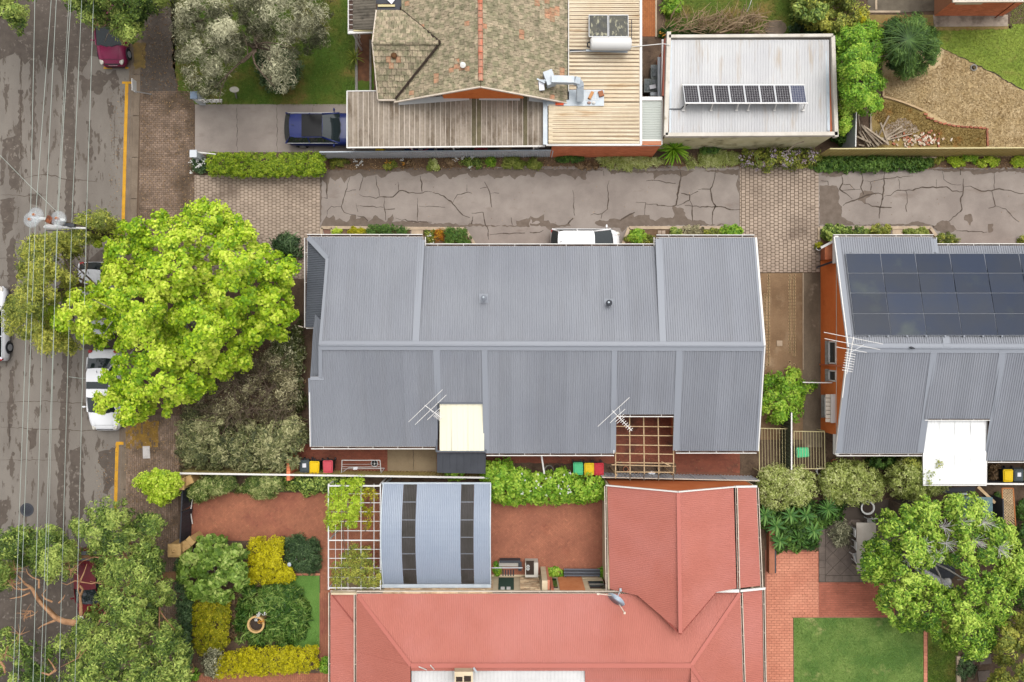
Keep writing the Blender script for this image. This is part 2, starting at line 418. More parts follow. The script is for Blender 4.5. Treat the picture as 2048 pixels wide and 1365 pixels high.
M['paver'] = mat('paver',(186,167,148),(168,150,133),sc=.8,fine=.12,fsc=12,tint=.15,bump=.2,c3=(132,116,102),sc3=.5,lo3=.55,hi3=.72)
M['joint'] = mat('paver_joint',(108,90,75),fine=.2)
M['verge_brick'] = mat('verge_brick',(150,128,111),(120,101,85),sc=.9,fine=.16,fsc=10,tint=.3,bump=.3,c3=(94,78,62),sc3=.45,lo3=.5,hi3=.66)
M['brick_paver'] = mat('brick_paver',(178,116,88),(156,100,77),sc=.7,fine=.1,fsc=10,tint=.16,c3=(150,88,72),sc3=.4,lo3=.5,hi3=.7)
M['brick_court'] = mat('brick_court',(178,116,90),(160,102,80),sc=.7,fine=.1,fsc=10,tint=.16,c3=(150,84,64),sc3=.4,lo3=.58,hi3=.75)
M['brick_pale'] = mat('brick_pale',(216,146,118),(200,128,102),sc=.7,fine=.08,fsc=10,tint=.12)
M['brick_dull'] = mat('brick_dull',(152,88,68),(128,76,60),sc=.8,fine=.12,fsc=10,tint=.16,c3=(96,66,54),sc3=.8,lo3=.55,hi3=.7)
M['brick_joint'] = mat('brick_joint',(128,84,66),fine=.2)
M['pale_joint'] = mat('pale_joint',(164,108,90),fine=.1)
M['lawn'] = mat('lawn',(76,104,28),(104,112,42),sc=.5,lo=.42,hi=.58,fine=.2,fsc=18,bump=.8,bsc=60,c3=(136,112,62),sc3=.5,lo3=.53,hi3=.68)
M['lawn_green'] = mat('lawn_green',(146,162,64),(118,142,50),sc=.6,fine=.12,fsc=18,bump=.8,bsc=60,c3=(166,160,84),sc3=.8,lo3=.6,hi3=.75)
M['lawn_soft'] = mat('lawn_soft',(86,118,52),(118,142,70),sc=.5,lo=.42,hi=.58,fine=.14,fsc=10,bump=.8,bsc=60,c3=(164,164,104),sc3=.7,lo3=.6,hi3=.72)
M['lawn_deep'] = mat('lawn_deep',(112,152,70),(98,140,60),sc=.7,fine=.08,fsc=14,bump=.8,bsc=60)
M['dry_grass'] = mat('dry_grass',(206,182,142),(188,162,116),sc=1.1,fine=.16,fsc=12,bump=.8,bsc=40,c3=(150,122,62),sc3=.7,lo3=.6,hi3=.76)
M['moss'] = mat('moss',(158,134,82),(136,116,68),sc=1.3,fine=.18,fsc=12,bump=.8,bsc=40,c3=(150,98,40),sc3=1.2,lo3=.55,hi3=.7)
M['slate'] = mat('slate',(126,112,102),(106,94,86),sc=1.6,fine=.1,fsc=14,tint=.1)
M['steel_roof'] = mat('steel_roof',(142,145,152),(135,138,146),sc=.3,fine=.03,fsc=8,tint=.1,rough=.5,spec=.3,c3=(134,136,142),sc3=.5,lo3=.5,hi3=.8,st3=(2.5,.3,1))
M['steel_flash'] = mat('steel_flash',(143,147,155),fine=.03,rough=.45,spec=.3)
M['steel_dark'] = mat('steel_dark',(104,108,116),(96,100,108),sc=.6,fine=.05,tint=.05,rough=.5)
M['steel_mid'] = mat('steel_mid',(126,130,138),fine=.04,tint=.05,rough=.5)
M['steel_blue'] = mat('steel_blue',(150,160,175),(142,153,170),sc=.5,fine=.03,tint=.05,rough=.4,spec=.4)
M['steel_red'] = mat('steel_red',(188,114,99),(180,106,91),sc=.35,fine=.03,fsc=6,tint=.04,rough=.55,c3=(192,121,110),sc3=.2,lo3=.45,hi3=.7)
M['red_flash'] = mat('red_flash',(190,113,100),fine=.06,rough=.55)
M['white_roof'] = mat('white_roof',(208,207,206),(198,197,198),sc=.4,fine=.04,tint=.08,rough=.6,c3=(186,172,154),sc3=1.6,lo3=.55,hi3=.75,st3=(1.5,.22,1))
M['white_sheet'] = mat('white_sheet',(248,248,246),fine=.02,tint=.03,rough=.5)
M['cream_sheet'] = mat('cream_sheet',(246,240,214),fine=.02,tint=.04,rough=.5)
M['cream_roof'] = mat('cream_roof',(236,220,192),(224,204,172),sc=.8,fine=.05,fsc=8,tint=.06,rough=.7,c3=(186,146,96),sc3=.9,lo3=.58,hi3=.74,st3=(.35,2.2,1))
M['fibro'] = mat('fibro',(168,155,140),(144,131,115),sc=1.6,fine=.16,fsc=7,tint=.16,st=(3,.25,1),c3=(116,101,84),sc3=1.1,lo3=.5,hi3=.66,st3=(1.4,.6,1))
M['moss_sheet'] = mat('fibro_mossy',(128,118,92),(106,98,74),sc=3,fine=.15,tint=.1)
M['cover'] = mat('cover_strip',(222,208,194),(196,182,166),sc=2,fine=.08)
M['seam'] = mat('rust_seam',(150,122,98),(112,86,66),sc=1.2,fine=.2)
M['fibro_old'] = mat('fibro_old',(122,114,102),(92,86,76),sc=1.6,fine=.14,fsc=10,tint=.1,st=(.4,2,1),c3=(70,64,56),sc3=1.5,lo3=.52,hi3=.68)
M['tile'] = mat('roof_tile',(176,160,134),(140,134,106),sc=3.2,fine=.34,fsc=7,tint=.3,bump=.9,bsc=22,c3=(102,90,70),sc3=7,lo3=.6,hi3=.68,lo=.42,hi=.58)
M['tile_orange'] = mat('roof_tile_orange',(188,134,104),(172,146,116),sc=5,fine=.3,fsc=7,tint=.2,bump=.9,bsc=22)
M['ridge_tile'] = mat('ridge_tile',(204,112,84),(188,150,126),sc=2,fine=.12,tint=.12,bump=.3)
M['dark_gap'] = mat('valley_metal',(58,46,38),fine=.2)
M['white'] = mat('white_paint',(236,232,226),fine=.03,rough=.5,spec=.3)
M['offwhite'] = mat('offwhite_paint',(228,214,196),(212,196,178),sc=2,fine=.05,rough=.6)
M['cream'] = mat('cream_render',(226,208,176),(210,190,158),sc=1.5,fine=.05)
M['litter'] = mat('gutter_litter',(112,92,82),(74,56,48),sc=2.5,lo=.4,hi=.6,fine=.2)
M['wall_orange'] = mat('wall_orange',(244,140,74),(236,126,62),sc=.8,fine=.07,fsc=10,c3=(172,72,28),sc3=.6,lo3=.6,hi3=.8)
M['brick_wall'] = mat('brick_wall',(236,142,100),(220,126,86),sc=1.2,fine=.08,fsc=10,tint=.14)
M['mortar'] = mat('mortar',(188,130,98),fine=.1)
M['render_green'] = mat('render_green',(236,228,188),(212,204,160),sc=1.1,fine=.08,c3=(120,112,74),sc3=1.2,lo3=.55,hi3=.75)
M['fence_olive'] = mat('fence_olive',(198,180,116),(184,166,102),sc=1,fine=.05,tint=.08,rough=.6)
M['fence_rail'] = mat('fence_rail',(214,200,150),fine=.04,rough=.6)
M['fence_grey'] = mat('fence_grey',(222,228,232),(208,214,220),sc=1,fine=.05,tint=.06,rough=.5,c3=(150,146,134),sc3=1.2,lo3=.6,hi3=.75)
M['galv'] = mat('galvanised',(198,206,212),(180,190,198),sc=2,fine=.05,rough=.4,spec=.4)
M['glass'] = mat('dark_glass',(40,48,50),fine=0,rough=.04,spec=.55)
M['skyglass'] = mat('tinted_sheet',(74,70,68),(60,56,50),sc=1,fine=.05,rough=.3)
M['solar'] = mat('solar_glass',(56,62,74),(48,58,78),sc=.5,fine=.05,rough=.25,spec=.15,tint=.14,c3=(74,82,82),sc3=.4,lo3=.55,hi3=.7)
M['solar_cell'] = mat('solar_cell',(50,44,50),fine=.05,rough=.25,spec=.15,tint=.08)
M['collector'] = mat('collector',(78,78,76),(100,98,86),sc=3,fine=.2,rough=.3,c3=(168,164,138),sc3=5,lo3=.56,hi3=.63,st3=(1.5,.5,1))
M['gloss_black'] = mat('gloss_black',(22,22,24),fine=0,rough=.12,spec=.12)
M['alu'] = mat('aluminium',(205,206,208),fine=.02,rough=.35,spec=.5)
M['black_metal'] = mat('black_metal',(50,52,58),(62,64,72),sc=2,fine=.05,rough=.45)
M['charcoal'] = mat('charcoal',(70,72,78),(60,62,68),sc=1,fine=.05,rough=.6)
M['timber'] = mat('old_timber',(182,166,146),(150,134,116),sc=3,fine=.12,tint=.18)
M['timber_pale'] = mat('pale_timber',(206,178,140),(186,156,118),sc=3,fine=.1,tint=.1)
M['bark'] = mat('bark',(120,104,88),(92,78,66),sc=3,fine=.15,bump=.5,bsc=20)
M['bark_tan'] = mat('bark_tan',(190,146,108),(156,116,84),sc=3,fine=.12)
M['bark_grey'] = mat('bark_grey',(172,168,160),(146,142,134),sc=3,fine=.1)
M['stone'] = mat('sandstone',(214,178,122),(196,158,104),sc=2,fine=.08,tint=.08)
M['terracotta'] = mat('terracotta',(196,128,92),(176,112,80),sc=4,fine=.06)
M['pot_grey'] = mat('pot_grey',(150,146,138),(124,120,112),sc=4,fine=.08)
M['pot_dark'] = mat('pot_soil',(62,50,42),fine=.2)
M['plastic_white'] = mat('plastic_white',(226,224,220),fine=.02,rough=.5)
M['tub'] = mat('grey_tub',(118,124,122),(96,104,100),sc=6,fine=.08,rough=.4)
M['wire'] = mat('wire',(176,186,176),fine=0,rough=.5)
M['red_metal'] = mat('red_plastic',(200,52,60),fine=.03,rough=.5)
M['paper'] = mat('white_paper',(240,240,246),fine=.01)
for n_,c in dict(black=(76,86,90),yellow=(246,206,12),red=(206,50,62),red_old=(214,84,96),green=(84,200,138)).items():
    M['lid_' + n_] = mat('lid_' + n_,c,fine=.03,rough=.5,obj_space=True)
M['bin_body'] = mat('bin_body',(48,56,54),fine=.04,rough=.6)
M['bin_green'] = mat('bin_green',(36,78,60),fine=.04,rough=.6)
# ---------------------------------------------------------------- ground, road, kerb
def LX(y): return 254 - .0268 * (y - 165)
base = kind(obj('ground',(lambda mb: (mb.face([(-300,-300,-.16),(300,-300,-.16),(300,300,-.16),(-300,300,-.16)]),mb)[1])(MB()),M['soil']))
flat('road',[(-80,-700),(LX(-700) + 14,-700),(LX(2100) + 14,2100),(-80,2100)],-.12,M['asphalt'])
yard = flat('yard_ground',[(LX(-700) + 24,-700),(3200,-700),(3200,2100),(LX(2100) + 24,2100)],0,M['soil'])
flat('far_verge',[(-900,-700),(-110,-700),(-110,2100),(-900,2100)],0,M['soil'])
kb = kind(thing('kerb','','',P(260,300,0)));del kb['label'],kb['category']
mbk = None
y = -100
while y < 1480:
    mbk = MB();q = [(LX(y) + 14,y + .6),(LX(y) + 26.5,y + .6),(LX(y + 83) + 26.5,y + 82.4),(LX(y + 83) + 14,y + 82.4)]
    b = [P(a,c,0) for a,c in q[::-1]];mbk.hexa([Vector((v.x,v.y,-.15)) for v in b],[Vector((v.x,v.y,.004 + R.uniform(0,.006))) for v in b],R.random())
    obj('kerb_stone',mbk,M['kerb'],kb);y += 83
for z_,(a,c) in ((-.112,(3.5,8.2)),(-.108,(8.8,13.6))):
    y = -100
    while y < 1480:
        mbk = MB();mbk.face([P(LX(y + 83) + a,y + 82.6,z_),P(LX(y + 83) + c,y + 82.6,z_),P(LX(y) + c,y + .4,z_),P(LX(y) + a,y + .4,z_)],R.random());obj('gutter_slab',mbk,M['kerb'],kb);y += 83
def yline(y0,y1,tee):
    mb = MB();n = int((y1 - y0) / 20)
    for i in range(n):
        a,c = y0 + (y1 - y0) * i / n,y0 + (y1 - y0) * (i + 1) / n
        mb.face([P(LX(c) - 3.6,c,-.106),P(LX(c) + 3,c,-.106),P(LX(a) + 3,a,-.106),P(LX(a) - 3.6,a,-.106)])
    return mb
for n_,(y0,y1) in enumerate(((168,470),(887,1060))):
    mb = yline(y0,y1,1)
    if n_ == 0: mb.face([P(244,168,-.1),P(266,168,-.1),P(266,163.5,-.1),P(244,163.5,-.1)]);mb.face([P(266,168,.012),P(268,168,.012),P(268,163.5,.012),P(266,163.5,.012)])
    else: mb.face([P(232,890,-.1),P(247,890,-.1),P(247,884,-.1),P(232,884,-.1)])
    kind(obj('yellow_line',mb,M['yellow']))
mb = MB();mb.face([P(207,138,-.1),P(224,138,-.1),P(224,134,-.1),P(207,134,-.1)]);mb.face([P(250,138,-.1),P(257,138,-.1),P(257,134.5,-.1),P(250,134.5,-.1)]);kind(obj('yellow_line',mb,M['yellow']))
# damp areas on the road (real stains with their own shape)
damp = [[(-80,-60),(250,-60),(250,105),(215,120),(180,112),(165,150),(150,132),(128,170),(110,118),(96,150),(76,108),(50,130),(30,105),(0,120),(-80,110)],
        [(124,150),(146,140),(150,220),(152,330),(146,470),(130,470),(132,330),(127,240)],[(138,460),(152,460),(146,640),(136,900),(130,1080),(112,1080),(118,880),(128,640)],
        [(36,180),(46,180),(42,265),(30,290),(38,240)],[(4,280),(40,268),(38,380),(20,380),(16,300),(6,370),(0,372)],[(160,150),(178,160),(196,140),(215,150),(232,140),(240,170),(226,182),(218,160),(200,190),(176,180),(165,200)],
        [(176,250),(182,240),(186,300),(182,330),(176,310)],[(152,540),(200,500),(246,520),(240,700),(170,700)],[(140,900),(165,890),(170,1010),(150,1100),(138,1000)],[(20,740),(28,740),(26,820),(18,900),(14,860)],
        [(196,905),(236,895),(232,960),(216,990),(205,985),(215,950),(200,930)],[(12,500),(28,470),(36,540),(30,620),(18,600)],[(0,1000),(14,1000),(16,1040),(4,1050),(0,1080),(-20,1060)],[(55,860),(75,858),(72,892),(60,900)],
        [(-80,1120),(240,1090),(235,1430),(-80,1430)],[(0,400),(30,395),(26,460),(8,470)],[(214,200),(224,205),(228,228),(218,232)],[(56,388),(80,386),(78,412),(60,408)],[(60,120),(72,118),(70,320),(62,320)]]
for i,p in enumerate(damp): flat('damp_patch',jag(p,2.6,7,i),-.116 + .0005 * i / len(damp),M['damp_asphalt'])
for i in range(46):
    px,py = R.uniform(0,238),R.uniform(140,1000);s = R.uniform(1.5,4.5)
    flat('damp_patch',[(px + s * math.cos(a) * R.uniform(.5,1),py + s * 1.6 * math.sin(a) * R.uniform(.5,1)) for a in [k * .785 for k in range(8)]],-.1145 + .00001 * i,M['damp_asphalt'])
def crackline(pts,wd,z,m=None,name='crack',seed=0,parent=None):
    r = random.Random(seed);q = []
    for (x0,y0),(x1,y1) in zip(pts,pts[1:]):
        n = max(1,int(math.hypot(x1 - x0,y1 - y0) / 6))
        for j in range(n): q.append((x0 + (x1 - x0) * j / n + r.gauss(0,.7),y0 + (y1 - y0) * j / n + r.gauss(0,.7)))
    q.append(pts[-1]);mb = MB();L_ = len(q)
    for i in range(L_ - 1):
        (x0,y0),(x1,y1) = q[i],q[i + 1];d = math.hypot(x1 - x0,y1 - y0) or 1;nx,ny = -(y1 - y0) / d,(x1 - x0) / d
        w0 = wd * .85 * (.35 + .65 * math.sin(math.pi * min(1,(i + .5) / L_ * 1.0))) * r.uniform(.6,1.2)
        f = [P(x0 + nx * w0,y0 + ny * w0,z),P(x0 - nx * w0,y0 - ny * w0,z),P(x1 - nx * w0,y1 - ny * w0,z),P(x1 + nx * w0,y1 + ny * w0,z)]
        if (f[1] - f[0]).cross(f[2] - f[0]).z < 0: f = f[::-1]
        mb.face(f)
    o = obj(name,mb,m or M['crack'],parent)
    return o if parent else kind(o)
for i,(p,wd) in enumerate([([(40,360),(75,350),(110,352),(130,360),(190,362),(194,356)],.9),([(0,390),(55,392),(95,390)],.7),([(0,855),(60,858),(170,862),(230,860)],.9),([(0,805),(100,803),(165,808),(236,806)],.8),([(0,920),(120,921)],.6),([(0,518),(35,519)],.7),([(0,552),(35,552)],.7),([(42,100),(42,385)],1.1),([(230,210),(228,330)],.5),([(0,418),(36,418),(36,446),(0,446)],.6),([(60,870),(60,905)],.6)]):
    crackline(p,wd,-.1135,seed=i)
# manhole cover
mh = thing('manhole_cover','round dark iron manhole cover set in the asphalt under the power lines','manhole cover',P(54,1020,-.12))
mb = MB();mb.lathe(P(54,1020,-.116),[(.40,.0),(.40,.012),(.31,.012),(.31,.004),(.02,.004)],24);obj('rim',mb,M['charcoal'],mh)
mb = MB();mb.lathe(P(54,1020,-.115),[(.29,0),(.29,.012),(.01,.014)],24)
for k in range(6): mb.beam(P(54,1020,-.1) + Vector((-.2,-.2 + k * .08,.003)),P(54,1020,-.1) + Vector((.2,-.2 + k * .08,.003)),.02,.01)
obj('lid',mb,M['black_metal'],mh)
# ---------------------------------------------------------------- verge, driveways
flat('verge_path',jag([(270,10),(350,-40),(352,192),(282,192),(270,130)],3,9,3),.004,M['damp_asphalt'])
vb = flat('verge_paving',[(281,182),(388,182),(388,560),(274,560)],.003,M['joint'])
fieldobj('verge_bricks',paving([(281.5,183),(388,183),(388,560),(275,560)],.125,.235,.022,0,.02,0,.5),M['verge_brick'],vb)
vb = flat('verge_paving',[(252,830),(372,830),(358,950),(358,1400),(246,1400)],.003,M['joint'])
fieldobj('verge_bricks',paving([(254,832),(358,832),(352,1400),(247,1400)],.125,.235,.022,0,.02,math.pi / 2,.5),M['verge_brick'],vb)
dw = flat('paved_crossover',[(388,350),(640,350),(640,476),(612,476),(612,560),(388,560)],.004,M['joint'])
pieces('paver',paving([(389,351),(640,351),(640,476),(389,476)],.235,.205,.034,0,.022,math.pi / 2),M['paver'],dw,'pavers',300)
fieldobj('pavers',paving([(389,476),(612,476),(612,558),(389,558)],.235,.205,.034,0,.022,math.pi / 2),M['paver'],dw)
ps = flat('paved_strip',[(1479,318),(1637,318),(1640,545),(1516,545),(1513,490),(1479,480)],.004,M['joint'])
pieces('paver',paving([(1480,330),(1637,330),(1638,480),(1480,480)],.24,.21,.038,0,.026,math.pi / 2),M['paver'],ps,'pavers',300)
fieldobj('pavers',paving([(1508,480),(1638,480),(1640,545),(1508,545)],.24,.21,.038,0,.026,math.pi / 2),M['paver'],ps)
dA = flat('concrete_driveway',[(640,318),(1479,318),(1479,520),(640,520)],.006,M['concrete'])
dB = flat('concrete_driveway',[(1637,318),(2600,318),(2600,520),(1637,520)],.006,M['concrete'])
flat('carport_driveway',[(390,209),(1100,209),(1100,305),(390,305)],.006,M['concrete'])
Z5 = lambda p: [(640 + x * .2051,330 + y * .2051) for x,y in p]
Z6 = lambda p: [(1060 + x * .2051,330 + y * .2051) for x,y in p]
Z7 = lambda p: [(1630 + x * .2041,320 + y * .2041) for x,y in p]
ck = [(dA,Z5,q,wd) for q,wd in [([(295,110),(275,190),(250,260),(225,330),(210,400),(230,470),(300,490),(350,490)],1.0),([(420,115),(400,180),(385,250)],.9),([(545,110),(550,200),(570,240),(580,305)],1.1),([(390,295),(450,315),(540,318),(650,312),(715,315),(740,285),(770,255),(800,248),(870,275),(1000,275),(1020,262),(1090,265)],1.3),([(975,110),(992,180),(995,262)],1.2),([(1090,265),(1180,295),(1280,360),(1340,430),(1390,490),(1460,515)],1.4),([(1290,370),(1340,300),(1420,272),(1480,278)],.9),([(1600,165),(1640,240),(1660,300),(1675,415)],1.1),([(1665,280),(1745,278)],.7),([(1560,225),(1625,220)],.7),([(1480,468),(1585,465),(1600,530),(1612,580),(1640,640),(1645,730)],1.3),([(1495,505),(1475,580)],1.2),([(625,320),(632,430),(640,540)],.9),([(360,400),(480,405),(620,415)],.8),([(635,432),(730,430)],.9),([(950,320),(955,420),(950,550)],.9),([(960,402),(1130,408),(1220,415)],.6),([(60,160),(70,330)],1.5),([(10,330),(75,328)],.7),([(60,520),(75,440),(110,410),(205,410)],.7),([(360,500),(430,510),(470,550)],1.0),([(740,515),(790,540),(950,555),(1090,560)],1.2),([(1650,680),(1760,675),(2000,665)],1.1),([(1865,510),(1875,585)],.9),([(1430,195),(1432,260)],.5),([(250,262),(350,245)],.6),([(765,160),(768,250)],.7),([(350,380),(370,460)],.6)]]
ck += [(dA,Z6,q,wd) for q,wd in [([(415,250),(428,330),(425,400),(435,495)],.8),([(770,150),(755,210),(765,340),(750,430),(705,475),(693,525)],1.2),([(590,488),(700,478)],.8),([(1465,40),(1475,140),(1450,230),(1430,320),(1430,390),(1385,405)],2.0),([(1130,155),(1250,155),(1330,170),(1420,182)],1.1),([(1040,365),(1125,368),(1115,490)],.7),([(1125,390),(1240,380),(1245,398),(1385,405)],1.0),([(1430,395),(1560,350),(1565,295),(1475,278)],1.3),([(1565,295),(1640,258)],1.3),([(1560,350),(1580,400),(1585,545)],1.4),([(1510,395),(1590,405),(1800,410),(1860,410),(1950,440),(2045,435)],1.5),([(1805,45),(1800,150),(1758,235),(1775,350),(1808,405),(1780,460),(1780,580)],1.4),([(1640,242),(1755,238)],.8),([(420,520),(370,575)],1.6),([(1025,462),(880,545)],1.8),([(715,60),(720,110)],.6),([(0,660),(90,660),(130,640)],1.2)]]
ck += [(dB,Z7,q,wd) for q,wd in [([(60,210),(125,210),(130,250)],1.3),([(265,140),(272,230),(240,285),(300,330),(365,385)],1.4),([(275,235),(340,245),(390,290)],.8),([(260,298),(390,292),(455,285)],.8),([(455,120),(470,200),(455,270),(480,340)],1.4),([(480,205),(545,220),(640,190),(720,180),(960,158)],.8),([(545,220),(545,300)],1.0),([(680,100),(678,230),(665,340),(655,430),(635,470),(630,575)],1.6),([(270,450),(330,415),(420,385),(500,350),(590,325),(660,340)],1.8),([(670,360),(745,345),(800,292),(880,298),(960,298),(1050,268),(1190,272),(1290,265),(1350,310),(1445,312)],1.5),([(480,430),(560,450),(640,460),(750,468)],1.4),([(820,195),(828,285)],.6),([(890,300),(905,370),(890,450),(900,510)],.9),([(1450,180),(1452,270),(1448,340),(1420,380),(1430,440),(1445,490),(1380,550),(1310,605)],1.4),([(1450,265),(1530,258),(1600,300),(1730,305),(1765,285),(1850,292),(1920,305),(2000,330),(2045,330)],1.3),([(1730,310),(1750,370),(1770,455),(1700,475)],1.1),([(1770,455),(1870,480),(1940,560),(2000,610)],.8),([(1250,100),(1260,190),(1330,240),(1430,245)],.7),([(1380,695),(1480,700),(1600,702),(1690,708)],1.2),([(1190,190),(1190,280)],.5),([(1755,120),(1757,285)],.8),([(1425,90),(1425,150)],1.0)]]
for i,(par,zf,q,wd) in enumerate(ck): crackline(zf(q),wd,.0145,seed=50 + i,parent=par)
dp = [Z5([(0,20),(2048,30),(2048,100),(1940,110),(1900,145),(1850,100),(1700,140),(1640,90),(1480,130),(1440,80),(1260,140),(1220,90),(1140,130),(1080,80),(900,110),(830,60),(700,70),(600,130),(560,95),(420,120),(380,80),(270,130),(240,180),(200,120),(150,160),(100,120),(85,180),(70,310),(55,180),(20,140),(10,560),(0,560)]),
      Z5([(10,590),(60,500),(90,520),(130,490),(150,540),(190,520),(260,560),(310,485),(355,495),(350,530),(420,500),(470,560),(540,490),(610,540),(640,560),(710,480),(720,520),(700,560),(820,545),(950,560),(1040,550),(1100,580),(1240,565),(1400,590),(1480,570),(1540,575),(1640,590),(1860,590),(1920,590),(1910,545),(1960,540),(2048,510),(2048,605),(1420,600),(1480,720),(1420,720),(1400,610),(0,600)]),
      Z6([(0,40),(720,45),(700,60),(560,60),(540,150),(470,110),(440,150),(400,110),(330,90),(200,120),(140,80),(60,70),(40,120),(0,110)]),Z6([(0,500),(60,520),(140,480),(135,545),(180,540),(200,570),(270,590),(380,570),(400,600),(260,610),(200,640),(150,600),(0,590),(0,570),(60,580),(100,560),(60,545),(20,570)]),
      Z6([(630,570),(680,535),(740,550),(800,525),(880,535),(930,510),(1010,465),(1015,510),(1075,490),(1165,490),(1170,530),(1220,550),(1280,510),(1330,520),(1390,520),(1410,480),(1385,420),(1400,400),(1500,430),(1525,510),(1580,545),(1680,545),(1740,580),(1900,580),(1920,590),(950,600),(900,660),(880,620),(700,600)]),Z6([(760,45),(1200,60),(1440,50),(1600,60),(1560,80),(1480,120),(1420,90),(1280,100),(1210,150),(1200,80),(900,75),(790,95)]),Z6([(1660,60),(2040,40),(2040,300),(2010,180),(2030,100),(1900,90),(1780,70)]),
      Z7([(45,250),(210,255),(235,300),(230,420),(265,460),(262,560),(330,600),(400,640),(40,640)]),Z7([(80,120),(260,105),(350,120),(240,165),(150,170),(60,150)]),Z7([(440,330),(480,300),(560,310),(600,330),(500,380),(500,430),(440,400),(420,400)]),Z7([(1470,540),(1530,530),(1545,580),(1520,650),(1490,600),(1460,590)]),Z7([(1695,630),(1745,625),(1745,700),(1700,715)]),Z7([(1170,650),(1230,600),(1310,605),(1390,690),(1300,720),(1200,700)]),Z7([(1100,90),(2048,90),(2048,130),(1900,110),(1560,150),(1500,110),(1300,120)]),Z7([(400,635),(900,630),(1010,600),(1140,640),(1200,690),(1180,650),(400,642)])]
for i,p in enumerate(dp): flat('damp_patch',jag(p,1.6,5,80 + i),.0105 + .0001 * i,M['damp_concrete'])
for x in (474,554,626): crackline([(x,210),(x,304)],.6,.011,name='joint_line')
# concrete bed edges along the driveway
def edge(pts,wd=6,h=.10,m='edging',name='bed_edging'):
    mb = MB()
    for (a,b) in zip(pts,pts[1:]): mb.beam(P(*a,h / 2),P(*b,h / 2),wd / S,h)
    return kind(obj(name,mb,M[m]))
edge([(643,456),(700,456),(790,457),(930,458),(968,520)]);edge([(643,456),(643,500)],5)
edge([(663,456),(663,474)],3)
edge([(1236,515),(1258,456),(1480,456)]);edge([(1639,456),(1860,456),(1892,500)])
edge([(1637,456),(1637,480)],4)
slab('step_slab',rect(823,459,846,475),0,.06,M['edging']).__setitem__('kind','structure')
slab('step_slab',rect(1785,458,1806,475),0,.06,M['edging']).__setitem__('kind','structure')
# side yard between the grey-roofed houses
flat('side_yard',[(1513,547),(1606,547),(1606,880),(1513,880)],.004,mat('side_dirt',(150,122,92),(120,94,68),sc=.6,fine=.14,fsc=12,c3=(176,152,122),sc3=.7,lo3=.55,hi3=.75,bump=.4))
flat('side_path',[(1606,547),(1641,547),(1644,895),(1606,895)],.03,mat('stained_concrete',(140,124,104),(104,90,74),sc=.7,fine=.12,fsc=12,st=(1,.5,1),c3=(164,148,128),sc3=1,lo3=.6,hi3=.75))
edge([(1606,546),(1606,740)],1.5,.05)
# ---------------------------------------------------------------- building helpers
def strip(mb,pts,wd,lift=.03,th=.012,t=.5):
    for a,b in zip(pts,pts[1:]):
        a,b = P(*a),P(*b);a.z += lift;b.z += lift;mb.beam(a,b,wd,th,t)
def flash(parent,pts,wd=.36,lift=.03,m='steel_flash',name='flashing'):
    mb = MB();strip(mb,pts,wd,lift);return obj(name,mb,M[m],parent)
def ridgecap(parent,a,b,n1,n2,m='steel_flash',wd=.26,lift=.05,name='ridge_cap',roll=True):
    """a, b: ridge ends; n1, n2: downhill horizontal directions and slope of both sides"""
    A_,B_ = P(*a),P(*b);mb = MB();up = Vector((0,0,lift))
    for d,sl in (n1,n2):
        d = Vector((d[0],d[1],0)).normalized();o = d * wd - Vector((0,0,wd * sl))
        q = [A_ + up,A_ + o + up,B_ + o + up,B_ + up]
        if (q[1] - q[0]).cross(q[2] - q[0]).z < 0: q = q[::-1]
        mb.face(q);q2 = [p - Vector((0,0,.02)) for p in q]
        e = [q[1],q[2]] if True else None
        mb.beam(A_ + o + up,B_ + o + up,.025,.03)
    if roll: mb.tube([A_ + up * 1.3,B_ + up * 1.3],.045,8)
    return obj(name,mb,M[m],parent)
def gutter(parent,a,b,side,wd=.13,every=1.35,m='white',dep=.10):
    """open gutter from a to b (px,py,z), SIDE = outward direction in the picture (dx, dy down)"""
    A_,B_ = P(*a),P(*b);o = Vector((side[0],-side[1],0)).normalized();mb = MB()
    dz = Vector((0,0,-dep));w_ = o * wd
    mb.face([A_ + dz,A_ + w_ + dz,B_ + w_ + dz,B_ + dz],m=1)
    if Vector(mb.v[1]).__sub__(Vector(mb.v[0])).cross(Vector(mb.v[2]) - Vector(mb.v[0])).z < 0: mb.f[0] = mb.f[0][::-1]
    mb.beam(A_ + w_ - Vector((0,0,dep / 2)),B_ + w_ - Vector((0,0,dep / 2)),.04,dep + .02)
    mb.beam(A_ - Vector((0,0,dep / 2 + .02)),B_ - Vector((0,0,dep / 2 + .02)),.02,dep)
    g = obj('gutter',mb,[M[m],M['litter']],parent);L_ = (B_ - A_).length;n = max(1,int(L_ / every));me = None
    for i in range(n):
        p = A_.lerp(B_,(i + .5) / n);b_ = MB();b_.beam(p + o * .0,p + w_,.025,.012)
        obj('bracket',b_,M[m],g)
    return g
def wall(parent,a,b,z0,z1,m,th=.12,name='wall'):
    """vertical wall between two ground points given in world xy"""
    mb = MB();a,b = Vector((a[0],a[1],0)),Vector((b[0],b[1],0))
    d = (b - a).normalized();n = Vector((-d.y,d.x,0)) * th / 2
    q = [a - n,b - n,b + n,a + n]
    if area2([(p.x,p.y) for p in q]) < 0: q = q[::-1]
    mb.hexa([p + Vector((0,0,z0)) for p in q],[p + Vector((0,0,z1)) for p in q]);return obj(name,mb,m,parent)
def walls(parent,poly,z1,m,z0=0,th=.15,topz=None):
    """walls round a footprint given in picture pixels as seen at height topz"""
    pts = [P(x,y,topz if topz is not None else 0) for x,y in poly]
    for i in range(len(pts)): wall(parent,pts[i],pts[(i + 1) % len(pts)],z0,z1,m,th)
